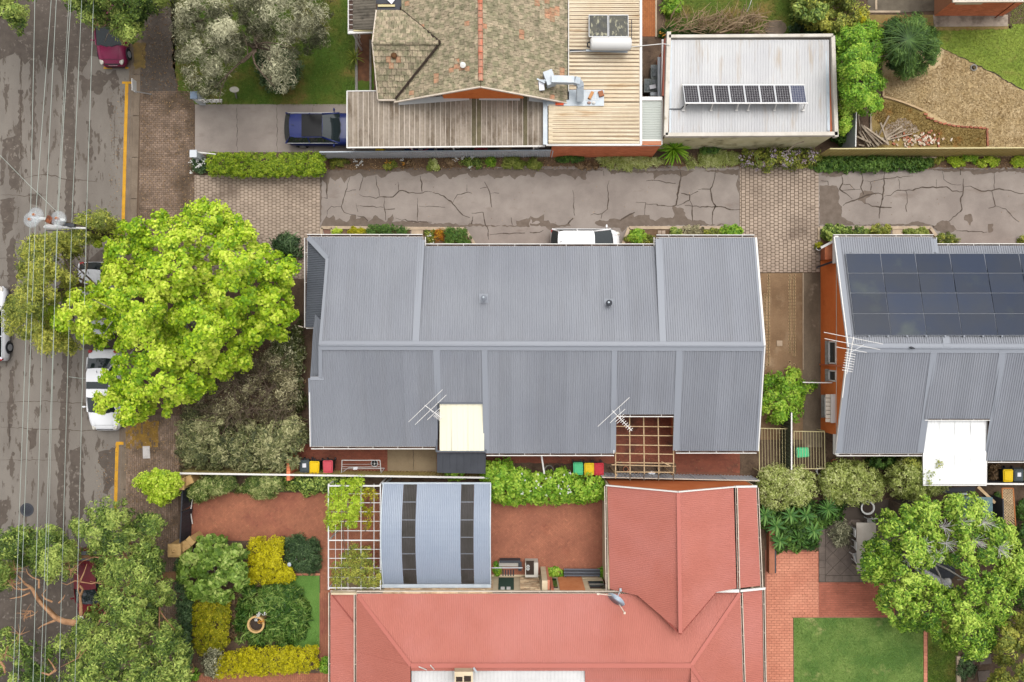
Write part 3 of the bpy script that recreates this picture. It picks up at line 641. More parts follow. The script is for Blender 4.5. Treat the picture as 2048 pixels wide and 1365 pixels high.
def antenna(name,label,top,ax,boomlen,els,z,zb,mastbase,m='white',group='roof antennas'):
    """top: pixel of the boom start, ax: boom direction in the picture, els: (distance along boom m, half length m, tilt)"""
    t = thing(name,label,'antenna',mastbase,group);p = P(*top,z);d = Vector((ax[0],-ax[1],0)).normalized();n = Vector((-d.y,d.x,0))
    mb = MB();mb.tube([mastbase,Vector((mastbase.x,mastbase.y,z))],.018,6);obj('mast',mb,M['alu'],t)
    mb = MB();mb.beam(p - d * .05,p + d * boomlen,.03,.03);obj('boom',mb,M['white'],t)
    mb = MB();mb.beam(Vector((mastbase.x,mastbase.y,z)),p + d * boomlen * .4,.025,.025);obj('bracket',mb,M['alu'],t)
    for e in els:
        s,hl = e[0],e[1];q = p + d * s;k = n
        if len(e) > 2: k = Vector((e[2][0],-e[2][1],0)).normalized()
        mb = MB();mb.tube([q - k * hl,q + k * hl],.016,5);obj('element',mb,M['white'],t)
    return t
# ================================================================ main house, grey steel roof
ZE,ZR = 2.8,4.3
mh_ = thing('grey_roof_house','long house under a plain grey corrugated steel roof, in the middle of the picture','house',P(1070,690,0))
walls(mh_,[(640,505),(1490,505),(1490,880),(1364,880),(1364,812),(1216,812),(1216,880),(988,880),(988,790),(858,790),(858,880),(640,880)],2.62,M['brick_wall'],topz=2.6)
N,Sx = (0,1,0),(0,-1,0)
kw = dict(pitch=.125,h=.03,prof='trap',rnd=.09)
roofplane('roof',[(617,475,ZE),(845,475,ZE),(833,690,ZR),(640,690,ZR),(655,517,3.12)],N,M['steel_roof'],mh_,**kw)
roofplane('roof',[(847,493,2.66),(1314,493,2.66),(1325,690,ZR),(834,690,ZR)],N,M['steel_roof'],mh_,**kw)
roofplane('roof',[(1315,476,ZE),(1507,476,ZE),(1524,692,ZR),(1326,691,ZR)],N,M['steel_roof'],mh_,**kw)
roofplane('roof',[(641,692,ZR),(872,692,ZR),(875,893,ZE),(622,893,ZE),(619,757,3.72),(641,757,3.74)],N,M['steel_roof'],mh_,**kw)
roofplane('roof',[(872,692,ZR),(968,692,ZR),(969,807,3.42),(875,807,3.42)],N,M['steel_roof'],mh_,**kw)
roofplane('roof',[(968,692,ZR),(1229,692,ZR),(1226,907,2.7),(971,907,2.7)],N,M['steel_roof'],mh_,**kw)
roofplane('roof',[(1229,692,ZR),(1359,692,ZR),(1354,829,3.3),(1228,829,3.3)],N,M['steel_roof'],mh_,**kw)
roofplane('roof',[(1359,692,ZR),(1526,693,ZR),(1512,902,2.74),(1352,902,2.74)],N,M['steel_roof'],mh_,**kw)
roofplane('lower_roof',[(614,476,2.5),(654,517,2.95),(642,655,3.25),(614,655,2.5)],(1,0,0),M['steel_dark'],mh_,**kw).__setitem__('label','dark-toned skirt roof below the left gable')  # darker look of the steep west-facing slope is put into its colour
roofplane('lower_roof',[(630,628,2.9),(643,642,3.3),(641,752,3.5),(620,753,3.0)],(0,1,0),M['steel_mid'],mh_,**kw)
flash(mh_,[(621,757,3.76),(648,757,3.76)],.2);flash(mh_,[(641,692,ZR),(641,757,3.76)],.2,m='steel_flash')
flash(mh_,[(616,475,ZE),(655,517,3.12)],.26);flash(mh_,[(655,517,3.12),(640.5,690,ZR)],.16)
flash(mh_,[(843,480,ZE),(831,689,ZR)],.36,.035);flash(mh_,[(1317,478,ZE),(1326,690,ZR)],.36,.035)
flash(mh_,[(873,694,ZR),(876,806,3.42)],.36,.035);flash(mh_,[(969,694,ZR),(973,905,2.7)],.32,.035)
flash(mh_,[(1229,694,ZR),(1226,905,2.7)],.3,.035);flash(mh_,[(1359,694,ZR),(1352,901,2.74)],.36,.035)
flash(mh_,[(1509,476,ZE),(1526,692,ZR)],.2,.04);flash(mh_,[(1527,693,ZR),(1514,902,2.74)],.2,.04);flash(mh_,[(619.5,757,3.72),(622.5,893,ZE)],.14,.04)
def boards(parent,nm,m,lst):
    for a,b,wd,h in lst: mb = MB();mb.beam(P(*a),P(*b),wd,h);obj(nm,mb,M[m] if isinstance(m,str) else m,parent)
boards(mh_,'barge_board','white',[((1511.5,476,ZE),(1529,692,ZR),.1,.12),((1529,693,ZR),(1516,902,2.74),.06,.12),((619,757,3.7),(621,893,ZE),.05,.12)])
ridgecap(mh_,(640,691,ZR),(1527,693,ZR),((0,1),.25),((0,-1),.25),wd=.24)
flash(mh_,[(878,806.5,3.42),(968,806.5,3.42)],.1,.05,'steel_dark')
for a,b,s in [((614,474,2.7),(845,474,2.7),(0,-1)),((846,474,2.7),(846,492,2.66),(1,0)),((850,493,2.62),(1312,493,2.62),(0,-1)),((1313,493,2.66),(1313,475,2.7),(-1,0)),((1313,475,2.74),(1509,475,2.74),(0,-1)),
                ((622,893.5,2.74),(870,893.5,2.74),(0,1)),((973,907,2.66),(1228,907,2.66),(0,1)),((1229,829,3.24),(1354,829,3.24),(0,1)),((1352,902,2.7),(1513,902,2.7),(0,1)),((614,476,2.46),(614,655,2.46),(-1,0))]:
    gutter(mh_,a,b,s)
boards(mh_,'fascia','white',[((1351,832,2.9),(1351,901,2.6),.05,.3),((1229,832,2.9),(1227,906,2.6),.05,.3),((613,657,2.45),(627,657,2.45),.05,.16)])
mb = MB();mb.tube([P(608,655,2.2),P(640,655,2.2)],.03);mb.tube([P(597,652,2.2),P(606,655,2.2)],.03);obj('downpipe',mb,M['offwhite'],mh_)
# roof over the rear porch
for i,(x0,x1) in enumerate([(880,903),(903,936),(936,967.5)]):
    mb = MB();ribs(mb,[P(x0 - .8,808,3.34),P(x1 + .8,808,3.34),P(x1 + .8,902,2.86),P(x0 - .8,902,2.86)],Sx,pitch=.3,h=.012,prof='trap',rnd=.1)
    o = obj('porch_sheet',mb,M['cream_sheet'],mh_)
mb = MB()
for q in ([(876,808,3.3),(873,903,2.7)],[(970,808,3.3),(972,903,2.7)],[(873,903,2.74),(973,903,2.74)]): mb.beam(P(*q[0]),P(*q[1]),.1,.12)
obj('porch_frame',mb,M['steel_dark'],mh_)
roofplane('porch_awning',[(874,906,2.45),(972,906,2.45),(971,948,2.25),(874,946,2.25)],(0,1,0),M['charcoal'],mh_,pitch=.4,h=.01,prof='deck')
for px,py,lab in ((967,597,'upright grey roof vent pipe, left of the pair on the long roof'),(1217,607,'dark capped roof vent, right of the pair on the long roof')):
    f = thing('roof_vent',lab,'roof vent',P(px,py,3.55),'vent pipes on the grey roof')
    z = 3.6;mb = MB();mb.lathe(P(px,py,z),[(.24,0),(.2,.03),(.1,.06),(.1,.4)],14);obj('pipe',mb,M['galv' if px < 1000 else 'charcoal'],f,True)
    mb = MB();c_ = P(px + (1 if px < 1000 else 1.2),py - .6,z + .42);mb.lathe(c_,[(.17,0),(.17,.05),(.02,.12)],16);obj('cowl',mb,M['steel_mid' if px < 1000 else 'charcoal'],f)
    mb = MB();mb.lathe(c_ + Vector((-.03,.03,.08)),[(.06,0),(.05,.06),(.0,.08)],10);obj('cap',mb,M['galv'],f)
    mb = MB();mb.cube(P(px,py,z + .03),(.5,.5,.03));obj('collar',mb,M['steel_flash'],f)
D1 = (.62,.55)
antenna('roof_antenna','white television antenna with two long rods beside the cream porch sheets',(851,812),(20,15),1.05,[(.0,1.25,(40,-38)),(.35,1.15,(40,-38)),(.62,.55,(40,-38))] + [(.72 + .07 * k,.2,(40,-38)) for k in range(6)],4.2,3.4,P(868,822,3.3))
antenna('roof_antenna','white television antenna over the corner of the bare pergola',(1226,823),(37,38),1.45,[(.05,1.15,(60,-55)),(.35,.55,(60,-55)),(.5,.3,(60,-55)),(.62,.3,(60,-55))] + [(.72 + .13 * k,.14,(60,-55)) for k in range(6)],4.2,3.3,P(1235,815,3.4))
# ================================================================ right house with solar panels
rh = thing('solar_roof_house','grey-roofed house with a bright orange side wall and black solar panels','house',P(1850,690,0))
roofplane('roof',[(1669,475,ZE),(1866,475,ZE),(1893,695,4.4),(1697,695,4.4)],N,M['steel_roof'],rh,**kw)
roofplane('roof',[(1868,492,2.68),(2230,492,2.68),(2260,697,4.4),(1893,695,4.4)],N,M['steel_roof'],rh,**kw)
roofplane('roof',[(1697,697,4.4),(1868,698,4.4),(1838,907,2.76),(1673,907,2.76)],N,M['steel_roof'],rh,**kw)
roofplane('roof',[(1868,698,4.4),(2005,699,4.4),(1980,838,3.4),(1849,838,3.4)],N,M['steel_roof'],rh,**kw)
roofplane('roof',[(2005,699,4.4),(2250,700,4.4),(2210,922,2.7),(1972,922,2.7)],N,M['steel_roof'],rh,**kw)
flash(rh,[(1866,478,ZE),(1893,694,4.4)],.36,.035);flash(rh,[(1868,699,4.4),(1840,906,2.76)],.36,.035);flash(rh,[(2005,700,4.4),(1976,905,2.76)],.36,.035)
flash(rh,[(1672,476,ZE),(1700,695,4.4)],.34,.04);flash(rh,[(1700,697,4.4),(1677,907,2.76)],.3,.04)
boards(rh,'barge_board','white',[((1667.5,475,ZE),(1695.5,695,4.4),.05,.14),((1695.5,697,4.4),(1671.5,900,2.76),.05,.14)])
ridgecap(rh,(1697,696,4.4),(2260,698,4.4),((0,1),.25),((0,-1),.25),wd=.24)
for a,b,s in [((1667,474,2.74),(1867,474,2.74),(0,-1)),((1869,475,2.74),(1869,492,2.66),(1,0)),((1870,492,2.64),(2230,492,2.64),(0,-1)),((1673,908,2.7),(1845,908,2.7),(0,1)),((1975,921,2.64),(2200,921,2.64),(0,1)),((1850,837,3.36),(1980,837,3.36),(0,1))]: gutter(rh,a,b,s,wd=.11)
mb = MB();mb.cube(P(1671,500,2.6),(.2,1.5,.3));mb.cube(P(1672,889,2.55),(.22,1.1,.28));obj('eave_box',mb,M['white'],rh)
# orange gable wall on the left side (vertical plane x = xw)
xw = P(1641,690,0).x;yt,yb = P(0,522,0).y,P(0,862,0).y;ym = (682.5 - 696) / S * (H - 4.2) / H
mb = MB();prof = [(yb,0),(yt,0),(yt,2.62),(ym,4.22),(yb,2.6)]
mb.face([(xw,y_,z) for y_,z in prof[::-1]]);i = len(mb.v);mb.face([(xw + .2,y_,z) for y_,z in prof]);mb.face([(xw,yb,0),(xw,yb,2.6),(xw + .2,yb,2.6),(xw + .2,yb,0)][::-1]);mb.face([(xw,yt,0),(xw,yt,2.62),(xw + .2,yt,2.62),(xw + .2,yt,0)])
gw = obj('gable_wall',mb,M['wall_orange'],rh)
mb = MB();mb.beam((xw - .02,yb,2.2),(xw - .02,yt,2.2),.03,.025);obj('cable',mb,M['offwhite'],rh)
mb = MB();yc = P(0,731,1.5).y;mb.beam((xw - .04,yc,0),(xw - .04,yc,4.0),.08,.08);obj('downpipe',mb,M['brick_wall'],rh)
wall(rh,(xw + .2,yb),(P(2300,0,0).x,yb),0,2.6,M['wall_orange']);wall(rh,(xw + .2,yt),(P(2300,0,0).x,yt),0,2.6,M['wall_orange'])
def sidewin(y0,y1,z0,z1):
    ya,yb_ = P(0,y0,(z0 + z1) / 2).y,P(0,y1,(z0 + z1) / 2).y
    mb = MB();mb.cube((xw - .005,(ya + yb_) / 2,(z0 + z1) / 2),(.03,abs(ya - yb_) - .1,z1 - z0 - .1));g = MB()
    fr = MB()
    for z in (z0 + .03,z1 - .03): fr.cube((xw - .03,(ya + yb_) / 2,z),(.08,abs(ya - yb_),.08))
    for y in (ya - .03,yb_ + .03): fr.cube((xw - .03,y,(z0 + z1) / 2),(.08,.08,z1 - z0))
    w_ = obj('window',fr,M['white'],rh);obj('pane',mb,M['glass'],w_)
    si = MB();si.cube((xw - .1,(ya + yb_) / 2,z0 - .06),(.26,abs(ya - yb_) + .1,.06));obj('sill',si,M['pot_grey'],w_)
sidewin(683,728,1.25,2.2);sidewin(741,763,1.25,2.2);sidewin(793,836,.7,1.7)
aw = MB();ya,yb_ = P(0,789,2).y,P(0,846,2).y
for k in range(7):
    f = (k + .5) / 7;y_ = ya + (yb_ - ya) * f;aw.beam((xw - .1,y_,1.9),(xw - .42,y_,1.72),abs(yb_ - ya) / 7 - .03,.02)
obj('awning_slats',aw,M['offwhite'],rh);mb = MB();mb.cube((xw - .09,(ya + yb_) / 2,2.0),(.3,abs(yb_ - ya),.1));obj('awning_box',mb,M['white'],rh)
# front corner porch
mb = MB();mb.hexa([P(1641,521,0),P(1668,518,0),P(1668,490,0),P(1641,497,0)],[P(1650,520,2.1),P(1685,516,2.1),P(1685,478,2.1),P(1650,492,2.1)]);obj('porch_wall',mb,mat('porch_brick',(190,116,80),(176,100,66),sc=2,fine=.1),rh)
mb = MB();mb.beam(P(1642,496,2.0),P(1672,480,2.4),.12,.1);obj('porch_beam',mb,M['white'],rh);mb = MB();mb.beam(P(1634,535,.9),P(1668,523,2.4),.1,.1);obj('porch_rail',mb,M['black_metal'],rh)
# solar array on its roof
sa = thing('solar_array','large array of black solar panels in four rows on the grey roof at right','solar panels',P(1850,590,3.6),'solar panel arrays')
rows = [(507.3,1691,69.2,3.08),(546.7,1696.5,69.8,3.4),(586.5,1701.8,70.2,3.7),(627.6,1706.5,70.6,4.0),(671,1711.5,71,4.3)]
for r in range(4):
    (y0,x0,w0,z0),(y1,x1,w1,z1) = rows[r],rows[r + 1]
    for c in range(7):
        e = .7;q = [(x0 + c * w0 + e,y0 + e,z0),(x0 + (c + 1) * w0 - e,y0 + e,z0),(x1 + (c + 1) * w1 - e,y1 - e,z1),(x1 + c * w1 + e,y1 - e,z1)]
        tp = [P(a,b,z + .1) for a,b,z in q][::-1];mb = MB();mb.hexa([p - Vector((0,0,.04)) for p in tp],tp,R.random());pn = obj('panel',mb,M['solar'],sa)
mb = MB()
for r in range(5):
    y0,x0,w0,z0 = rows[r];mb.beam(P(x0 - 2,y0,z0 + .07),P(x0 + 7 * w0,y0,z0 + .07),.02,.02)
for k in range(0,8):
    mb.beam(P(rows[0][1] + k * 69.2,507,3.17),P(rows[4][1] + k * 71,671,4.37),.02,.014)
for k in range(9):
    mb.cube(P(1700 + k * 38,672.5,4.36),(.08,.08,.06))
    mb.cube(P(1704 + k * 42,505.5,3.14),(.08,.06,.06))
obj('rail',mb,M['steel_flash'],sa)
# white patio roof
pr = thing('patio_roof','bright white ribbed sheet roof on posts over the rear patio of the house at right','patio roof',P(1908,905,0))
for i in range(4):
    x0 = 1847 + i * 31.2;roofplane('sheet',[(x0 - .8,841,3.1),(x0 + 31.8,841,3.1),(x0 + 31.4,969,2.5),(x0 - .8,969,2.5)],N,M['white_sheet'],pr,pitch=.18,h=.012,prof='trap',rnd=.1)
boards(pr,'fascia','white',[((1846.5,841,3.02),(1846.5,969,2.42),.06,.12),((1972.5,841,3.02),(1971.5,969,2.42),.06,.12),((1846,970.5,2.44),(1972,970.5,2.44),.06,.12)])
for x,y in ((1852,964),(1966,964),(1852,900),(1966,900)):
    p = P(x,y,2.4);mb = MB();mb.beam((p.x,p.y,0),(p.x,p.y,2.42),.09,.09);obj('post',mb,M['white'],pr)
antenna('roof_antenna','white television antenna on the gable end above the orange wall',(1707,676),(-6,32),1.9,[(.02,1.55,(105,21)),(.33,1.45,(100,20)),(.62,.8,(55,10))] + [(.82 + .13 * k,.27,(30,6)) for k in range(8)],5.6,4.4,P(1706,690,4.4))
bd = thing('bird','small dark bird perched on the ridge of the solar-panelled house','bird',P(1824,696,4.5))
mb = MB();c_ = P(1823,696,4.55);mb.tube([c_ + Vector((-.12,.03,0)),c_ + Vector((-.08,.02,.03)),c_,c_ + Vector((.08,-.02,.02)),c_ + Vector((.2,-.05,-.02))],[.02,.05,.07,.05,.015],8);obj('body',mb,M['charcoal'],bd,True)
# ================================================================ tiled house at the top
th = thing('tiled_house','old house with a lichen-covered terracotta tile roof and a mossy cross gable','house',P(920,60,0))
def tiles(pts,vdir,uvo,nm='roof_tile'):
    c,u,v,nr = frame([P(*p) for p in pts],vdir);o = P(*uvo)
    reg = [((P(*p) - o).dot(u),(P(*p) - o).dot(v)) for p in pts];tw,tl = .262,.315;out = []
    x0,x1 = min(p[0] for p in reg),max(p[0] for p in reg);y0,y1 = min(p[1] for p in reg),max(p[1] for p in reg)
    r = math.floor(y0 / tl)
    off = c - o;h0 = off.dot(nr)
    while r * tl < y1:
        k = math.floor(x0 / tw) - 1
        while k * tw < x1:
            sx = (tw / 2 if r % 2 else 0);g = .008;q = [(k * tw + sx + g,r * tl),(k * tw + sx + tw - g,r * tl),(k * tw + sx + tw - g,r * tl + tl),(k * tw + sx + g,r * tl + tl)]
            q = clip(q,reg)
            if len(q) >= 3 and abs(area2(q)) / 2 > .006:
                tip = R.uniform(-.006,.006);yaw = R.gauss(0,.004)
                def W(p,up_): f = (p[1] - r * tl) / tl;return o + u * p[0] + v * p[1] + nr * (h0 + up_ + (.055 - .045 * f + tip + yaw * (p[0] - k * tw) / tw if up_ > 0 else 0))
                ti = R.gauss(.5,.2);ctr = W(q[0],.01);cx,cy = ctr.x * S * H / (H - ctr.z) + 1024,682.5 - ctr.y * S * H / (H - ctr.z);org = any(abs(cx - a) < b and abs(cy - c) < d for a,b,c,d in ((910,15,133,7),(868,5,152,10),(1098,26,4,10),(1048,6,70,10),(1110,14,34,12),(1000,6,72,7),(777,6,136,8),(1125,12,150,5)));out.append(([W(p,-.02) for p in q],[W(p,.01) for p in q],min(1,max(0,ti)),abs(area2(q)) / 2,1 if (org and R.random() < .75) or R.random() < .012 else 0))
            k += 1
        r += 1
    return out
GE,GR = 3.0,5.5        # eave and ridge heights
ridge0,ridge1 = (960,-70,GR),(961,173,GR)
pl = []
lx0,lx1 = (788,203,GE),(804,-70,3.12)
pl += tiles([(961,174,GR),(960,-70,GR),(881,-70,4.28),(881,86,4.28)],(1,0,0),(961,174,GR))
pl += tiles([(961,174,GR),(881,86,4.28),(790,203,GE)],(1,0,0),(961,174,GR))
pl += tiles([(881,86,4.28),(881,-70,4.28),(804,-70,3.2),(804,22,3.2)],(1,0,0),(961,174,GR))
pl += tiles([(962,174,GR),(962,-70,GR),(1134,-70,3.0),(1134,205,3.0)][::-1],(-1,0,0),(962,174,GR))
pl += tiles([(745,87,4.5),(881,87,4.42),(792,199,3.05),(757,199,3.05)],(0,1,0),(745,87,4.5))
pl += tiles([(745,85,4.5),(881,85,4.42),(804,22,3.4),(754,22,3.4)][::-1],(0,-1,0),(745,85,4.5))
pieces('roof_tile',pl,[M['tile'],M['tile_orange']],th,'roof_tiles',300)
mb = MB()      # underlay beneath the tiles
for q in ([(961,173,GR - .06),(881,86,4.2),(790,201,GE - .06)],[(961,173,GR - .06),(960,-70,GR - .06),(881,-70,4.2),(881,86,4.2)],[(881,86,4.2),(881,-70,4.2),(804,-70,3.1),(804,22,3.1)],[(962,173,GR - .06),(1133,203,2.94),(1133,-70,2.94),(962,-70,GR - .06)],[(746,86,4.42),(792,197,2.98),(758,197,2.98)],[(746,86,4.42),(881,86,4.36),(792,197,2.98)],[(746,86,4.42),(755,23,3.3),(804,23,3.3),(881,86,4.36)]):
    f = [P(*p) for p in q]
    if (f[1] - f[0]).cross(f[2] - f[0]).z < 0: f = f[::-1]
    mb.face(f)
obj('underlay',mb,M['dark_gap'],th)
mb = MB()
for a,b in (((804,22,3.28),(881,86,4.44)),((881,86,4.44),(791,199,3.1))):
    a_,b_ = P(*a),P(*b);a_.z += .07;b_.z += .07;mb.beam(a_,b_,.11,.02)
obj('valley',mb,M['dark_gap'],th)
def ridgetiles(a,b,n,m):
    a,b = P(*a),P(*b)
    for i in range(n):
        p,q = a.lerp(b,i / n),a.lerp(b,(i + .94) / n);mb = MB();d = (b - a).normalized();sd_ = d.cross(Vector((0,0,1))).normalized()
        ring = []
        for z_,s_ in ((0,-.13),(.07,-.09),(.1,0),(.07,.09),(0,.13)): ring.append((s_,z_))
        for (s0,z0_),(s1,z1_) in zip(ring,ring[1:]):
            f = [p + sd_ * s0 + Vector((0,0,z0_ + .03)),p + sd_ * s1 + Vector((0,0,z1_ + .03)),q + sd_ * s1 + Vector((0,0,z1_ + .05)),q + sd_ * s0 + Vector((0,0,z0_ + .05))]
            if (f[1] - f[0]).cross(f[2] - f[0]).z < 0: f = f[::-1]
            mb.face(f,R.random())
        obj('ridge_tile',mb,m,th)
ridgetiles((960,-60,GR),(961.5,164,GR),16,M['ridge_tile']);ridgetiles((747,86,4.5),(878,86,4.44),10,M['tile'])
boards(th,'barge_board','offwhite',[((789,205,GE + .02),(961,174.5,GR + .03),.07,.12),((961,174.5,GR + .03),(1135,207,2.98),.07,.12),((745,86,4.5),(756,199,3.05),.07,.12),((745,86,4.5),(753,22,3.4),.07,.12),((757,201,3.04),(793,201,3.04),.07,.12)])
mb = MB();yg = P(961,176,GR).y + .36;xa,xb,xm = P(884,190,3.5).x,P(1042,190,3.5).x,P(961,175,GR).x
mb.face([(xa,yg,2.7),(xb,yg,2.7),(xb,yg,4.2),(xm,yg,5.3),(xa,yg,4.2)]);obj('gable_wall',mb,M['wall_orange'],th)
fb = []
for r in range(34):
    z = 2.72 + r * .076;half = max(0,(5.3 - z) / 1.1 * (xb - xa) / 2) if z > 4.2 else (xb - xa) / 2
    x = xm - half
    while x < xm + half - .1: fb.append((x,z));x += .23
bm_ = MB()
for x,z in fb: bm_.cube((x + .11 + (.05 if int(z * 100) % 2 else 0),yg - .008,z + .033),(.215,.02,.064),t=R.random())
kind(obj('brick',bm_,M['wall_orange'],th),'stuff')
walls(th,[(765,40),(765,190),(1110,190),(1110,-70),(765,-70)],2.7,M['brick_wall'],topz=2.6)
f = thing('flue','white round flue cap on the tiled roof slope beside its rusty streak','flue',P(926,131,5.0));mb = MB();mb.lathe(P(925,132,4.9),[(.09,0),(.09,.32)],12);obj('pipe',mb,M['galv'],f);mb = MB();mb.lathe(P(926,131,5.22),[(.15,0),(.15,.05),(.02,.13)],16);obj('cap',mb,M['white'],f)
f = thing('roof_vent','small dark round vent cap on the mossy cross gable','roof vent',P(788,112,4.1));mb = MB();mb.lathe(P(788,112,4.2),[(.17,0),(.17,.05),(.1,.12),(.0,.13)],14);obj('cap',mb,mat('rusty',(112,76,44),(86,60,40),sc=6),f);mb = MB();mb.lathe(P(788,112,4.12),[(.1,0),(.1,.1)],10);obj('pipe',mb,M['dark_gap'],f)
# front porch roof at top left of it
pc = thing('porch_roof','old grey weathered porch roof with a white gutter beside the tiled gable','porch',P(725,20,0))
roofplane('roof',[(706,-60,2.9),(752,-60,3.1),(752,60,3.0),(706,60,2.8)],(1,0,0),M['fibro_old'],pc,pitch=.16,h=.03,prof='round')
mb = MB();mb.face([P(754,12,3.05),P(800,12,3.05),P(800,22,3.05),P(754,22,3.05)][::-1]);mb.face([P(788,14,3.03),P(804,14,3.03),P(804,-60,3.03),P(788,-60,3.03)]);mb.face([P(752,8,3.02),P(790,8,3.02),P(790,-60,3.02),P(752,-60,3.02)]);obj('valley_tray',mb,M['charcoal'],pc)
mb = MB();mb.beam(P(756,12,3.1),P(790,12,3.1),.12,.04);mb.beam(P(707,61,2.8),P(748,61,2.85),.12,.02);obj('flashing',mb,M['fence_rail'],pc)
boards(pc,'fascia','white',[((697,-60,2.7),(697,64,2.7),.05,.14),((696,66,2.7),(747,64,2.7),.16,.14)])
mb = MB()
for k in range(12): y_ = -50 + k * 10;mb.beam(P(697,y_,2.72),P(706,y_,2.8),.02,.02)
obj('bracket',mb,M['white'],pc);mb = MB();mb.face([P(698,63,2.66),P(706,63,2.66),P(706,-60,2.66),P(698,-60,2.66)]);obj('gutter',mb,M['litter'],pc)
mb = MB();mb.tube([P(713,67,2.6),P(722,88,.4)],.04);mb.tube([P(719,66,2.6),P(720,76,2.0)],.03);obj('downpipe',mb,M['white'],pc)
mb = MB();p0 = P(700,62,2.7);mb.beam((p0.x + .1,p0.y,0),(p0.x + .1,p0.y,2.65),.09,.09);p0 = P(745,62,2.7);mb.beam((p0.x,p0.y,0),(p0.x,p0.y,2.65),.09,.09);obj('post',mb,M['white'],pc)
pp = thing('paper_sheet','white loose sheet lying on the dark valley beside the porch roof','sheet',P(780,2,3.08));mb = MB();mb.hexa([P(771,-3,3.08),P(783,9,3.08),P(790,0,3.08),P(778,-12,3.08)],[P(771,-3,3.1),P(783,9,3.1),P(790,0,3.1),P(778,-12,3.1)]);obj('sheet',mb,M['paper'],pp)
# carport along its side
cp = thing('carport','long low carport with a stained brown-grey sheet roof beside the concrete driveway','carport',P(890,245,0))
boards(cp,'apron_flashing','plastic_white',[((797,205,2.74),(938,195,2.74),.3,.02),((958,195,2.74),(1040,196,2.74),.3,.02),((1058,197,2.74),(1088,200,2.74),.3,.02)])
n = 38
for i in range(n):
    x0,x1 = 696 + i * (1087 - 696) / n,696 + (i + 1) * (1087 - 696) / n - .9
    ty = 184 if i < 6 else (198 if i < 10 else 184);mb = MB();tt = R.gauss(.5,.16)
    if 940 < x0 < 958 or 1041 < x0 < 1058: tt -= .35
    mm = M['fibro']
    ribs(mb,[P(x0,ty,2.72),P(x1,ty,2.72),P(x1,294,2.52),P(x0,294,2.52)],N,pitch=.1,h=.008,prof='round',rnd=.02)
    mb.t = [min(1,max(0,tt))] * len(mb.f)
    obj('roof_sheet',mb,M['moss_sheet'] if 936 < x0 < 955 or 1039 < x0 < 1056 else mm,cp)
    mb = MB();mb.beam(P(x1 + .5,ty,2.735),P(x1 + .5,294,2.535),.034,.02);obj('cover_strip',mb,M['cover'],cp)
boards(cp,'fascia','white',[((694.5,183,2.7),(694.5,296,2.5),.06,.14),((693.5,296,2.5),(1090,293,2.5),.07,.14),((694,183,2.72),(752,182.5,2.72),.05,.1)])
for x in (700,820,905,1068):
    p = P(x,294,2.4);mb = MB();mb.beam((p.x,p.y + .1,0),(p.x,p.y + .1,2.45),.08,.08);mb.beam((p.x,p.y,2.4),(p.x + .3,p.y + .25,1.2),.06,.06);obj('post',mb,M['white'],cp)
# cream ribbed lean-to roof
ln_ = thing('lean_to','flat-roofed extension with a cream ribbed metal roof streaked with rust','extension',P(1190,150,0))
roofplane('roof',[(1138,-60,3.0),(1279,-60,2.9),(1279,205,2.9),(1138,205,3.0)],(1,0,0),M['cream_roof'],ln_,pitch=.222,h=.035,prof='trap',rnd=.12)
roofplane('roof',[(1097,206,3.04),(1279,206,2.9),(1279,288,2.9),(1097,288,3.04)],(1,0,0),M['cream_roof'],ln_,pitch=.222,h=.035,prof='trap',rnd=.12)
for k in range(45):
    y = -55 + k * 7.82
    if y > 284: break
    mb = MB();mb.beam(P(1139 if y < 203 else 1098,y,3.03),P(1278,y,2.935),.03,.015);obj('seam',mb,M['seam'],ln_)
boards(ln_,'fascia','white',[((1281.5,-60,2.88),(1281.5,290,2.88),.13,.14),((1092,290.5,2.9),(1283,290.5,2.9),.1,.14),((1137,-60,3.04),(1137,184,3.04),.04,.1)])
mb = MB();mb.face([P(1135,205,2.98),P(1135,-60,2.98),P(1122,-60,3.0),P(1122,205,3.0)][::-1]);obj('gutter',mb,M['fibro_old'],ln_)
mb = MB();mb.beam(P(1090.5,200,2.95),P(1090.5,290,2.95),.24,.1);obj('box_gutter',mb,M['galv'],ln_)
slab('flashing_sheet',[(1093,212),(1093,200),(1138,200),(1138,180),(1208,180),(1208,212)],3.02,3.06,M['galv'],ln_)
fx = MB()
for k in range(5): fx.beam(P(1172 + k * 6.2,184,3.075),P(1172 + k * 6.2,200,3.075),.015,.01)
fx.beam(P(1171,183,3.075),P(1197,183,3.075),.02,.01);fx.beam(P(1171,200,3.075),P(1197,200,3.075),.02,.01);obj('mesh_panel',fx,M['white'],ln_)
yw = P(1200,290,2.85).y + .02;xa,xb = P(1105,290,2.85).x,P(1325,290,2.85).x - .05
mb = MB();mb.cube(((xa + xb) / 2,yw + .1,1.4),(xb - xa,.2,2.8));wl2 = obj('wall',mb,M['mortar'],ln_)
pb = [];bl,bh = .24,.086
for r in range(33):
    x = xa - (bl / 2 if r % 2 else 0);z = r * bh + .005
    while x < xb:
        x0_,x1_ = max(x,xa) + .006,min(x + bl,xb) - .006
        if x1_ - x0_ > .03: pb.append((x0_,x1_,z,z + bh - .011))
        x += bl
def brickmesh(x0_,x1_,z0_,z1_):
    b_ = [(x0_,yw - .018,z0_),(x1_,yw - .018,z0_),(x1_,yw + .01,z0_),(x0_,yw + .01,z0_)];return b_,[(a,b,z1_) for a,b,_ in b_]
pieces('brick',[(*brickmesh(*q),R.random(),q[3] * R.uniform(.9,1)) for q in pb],M['brick_wall'],wl2,'bricks',300)
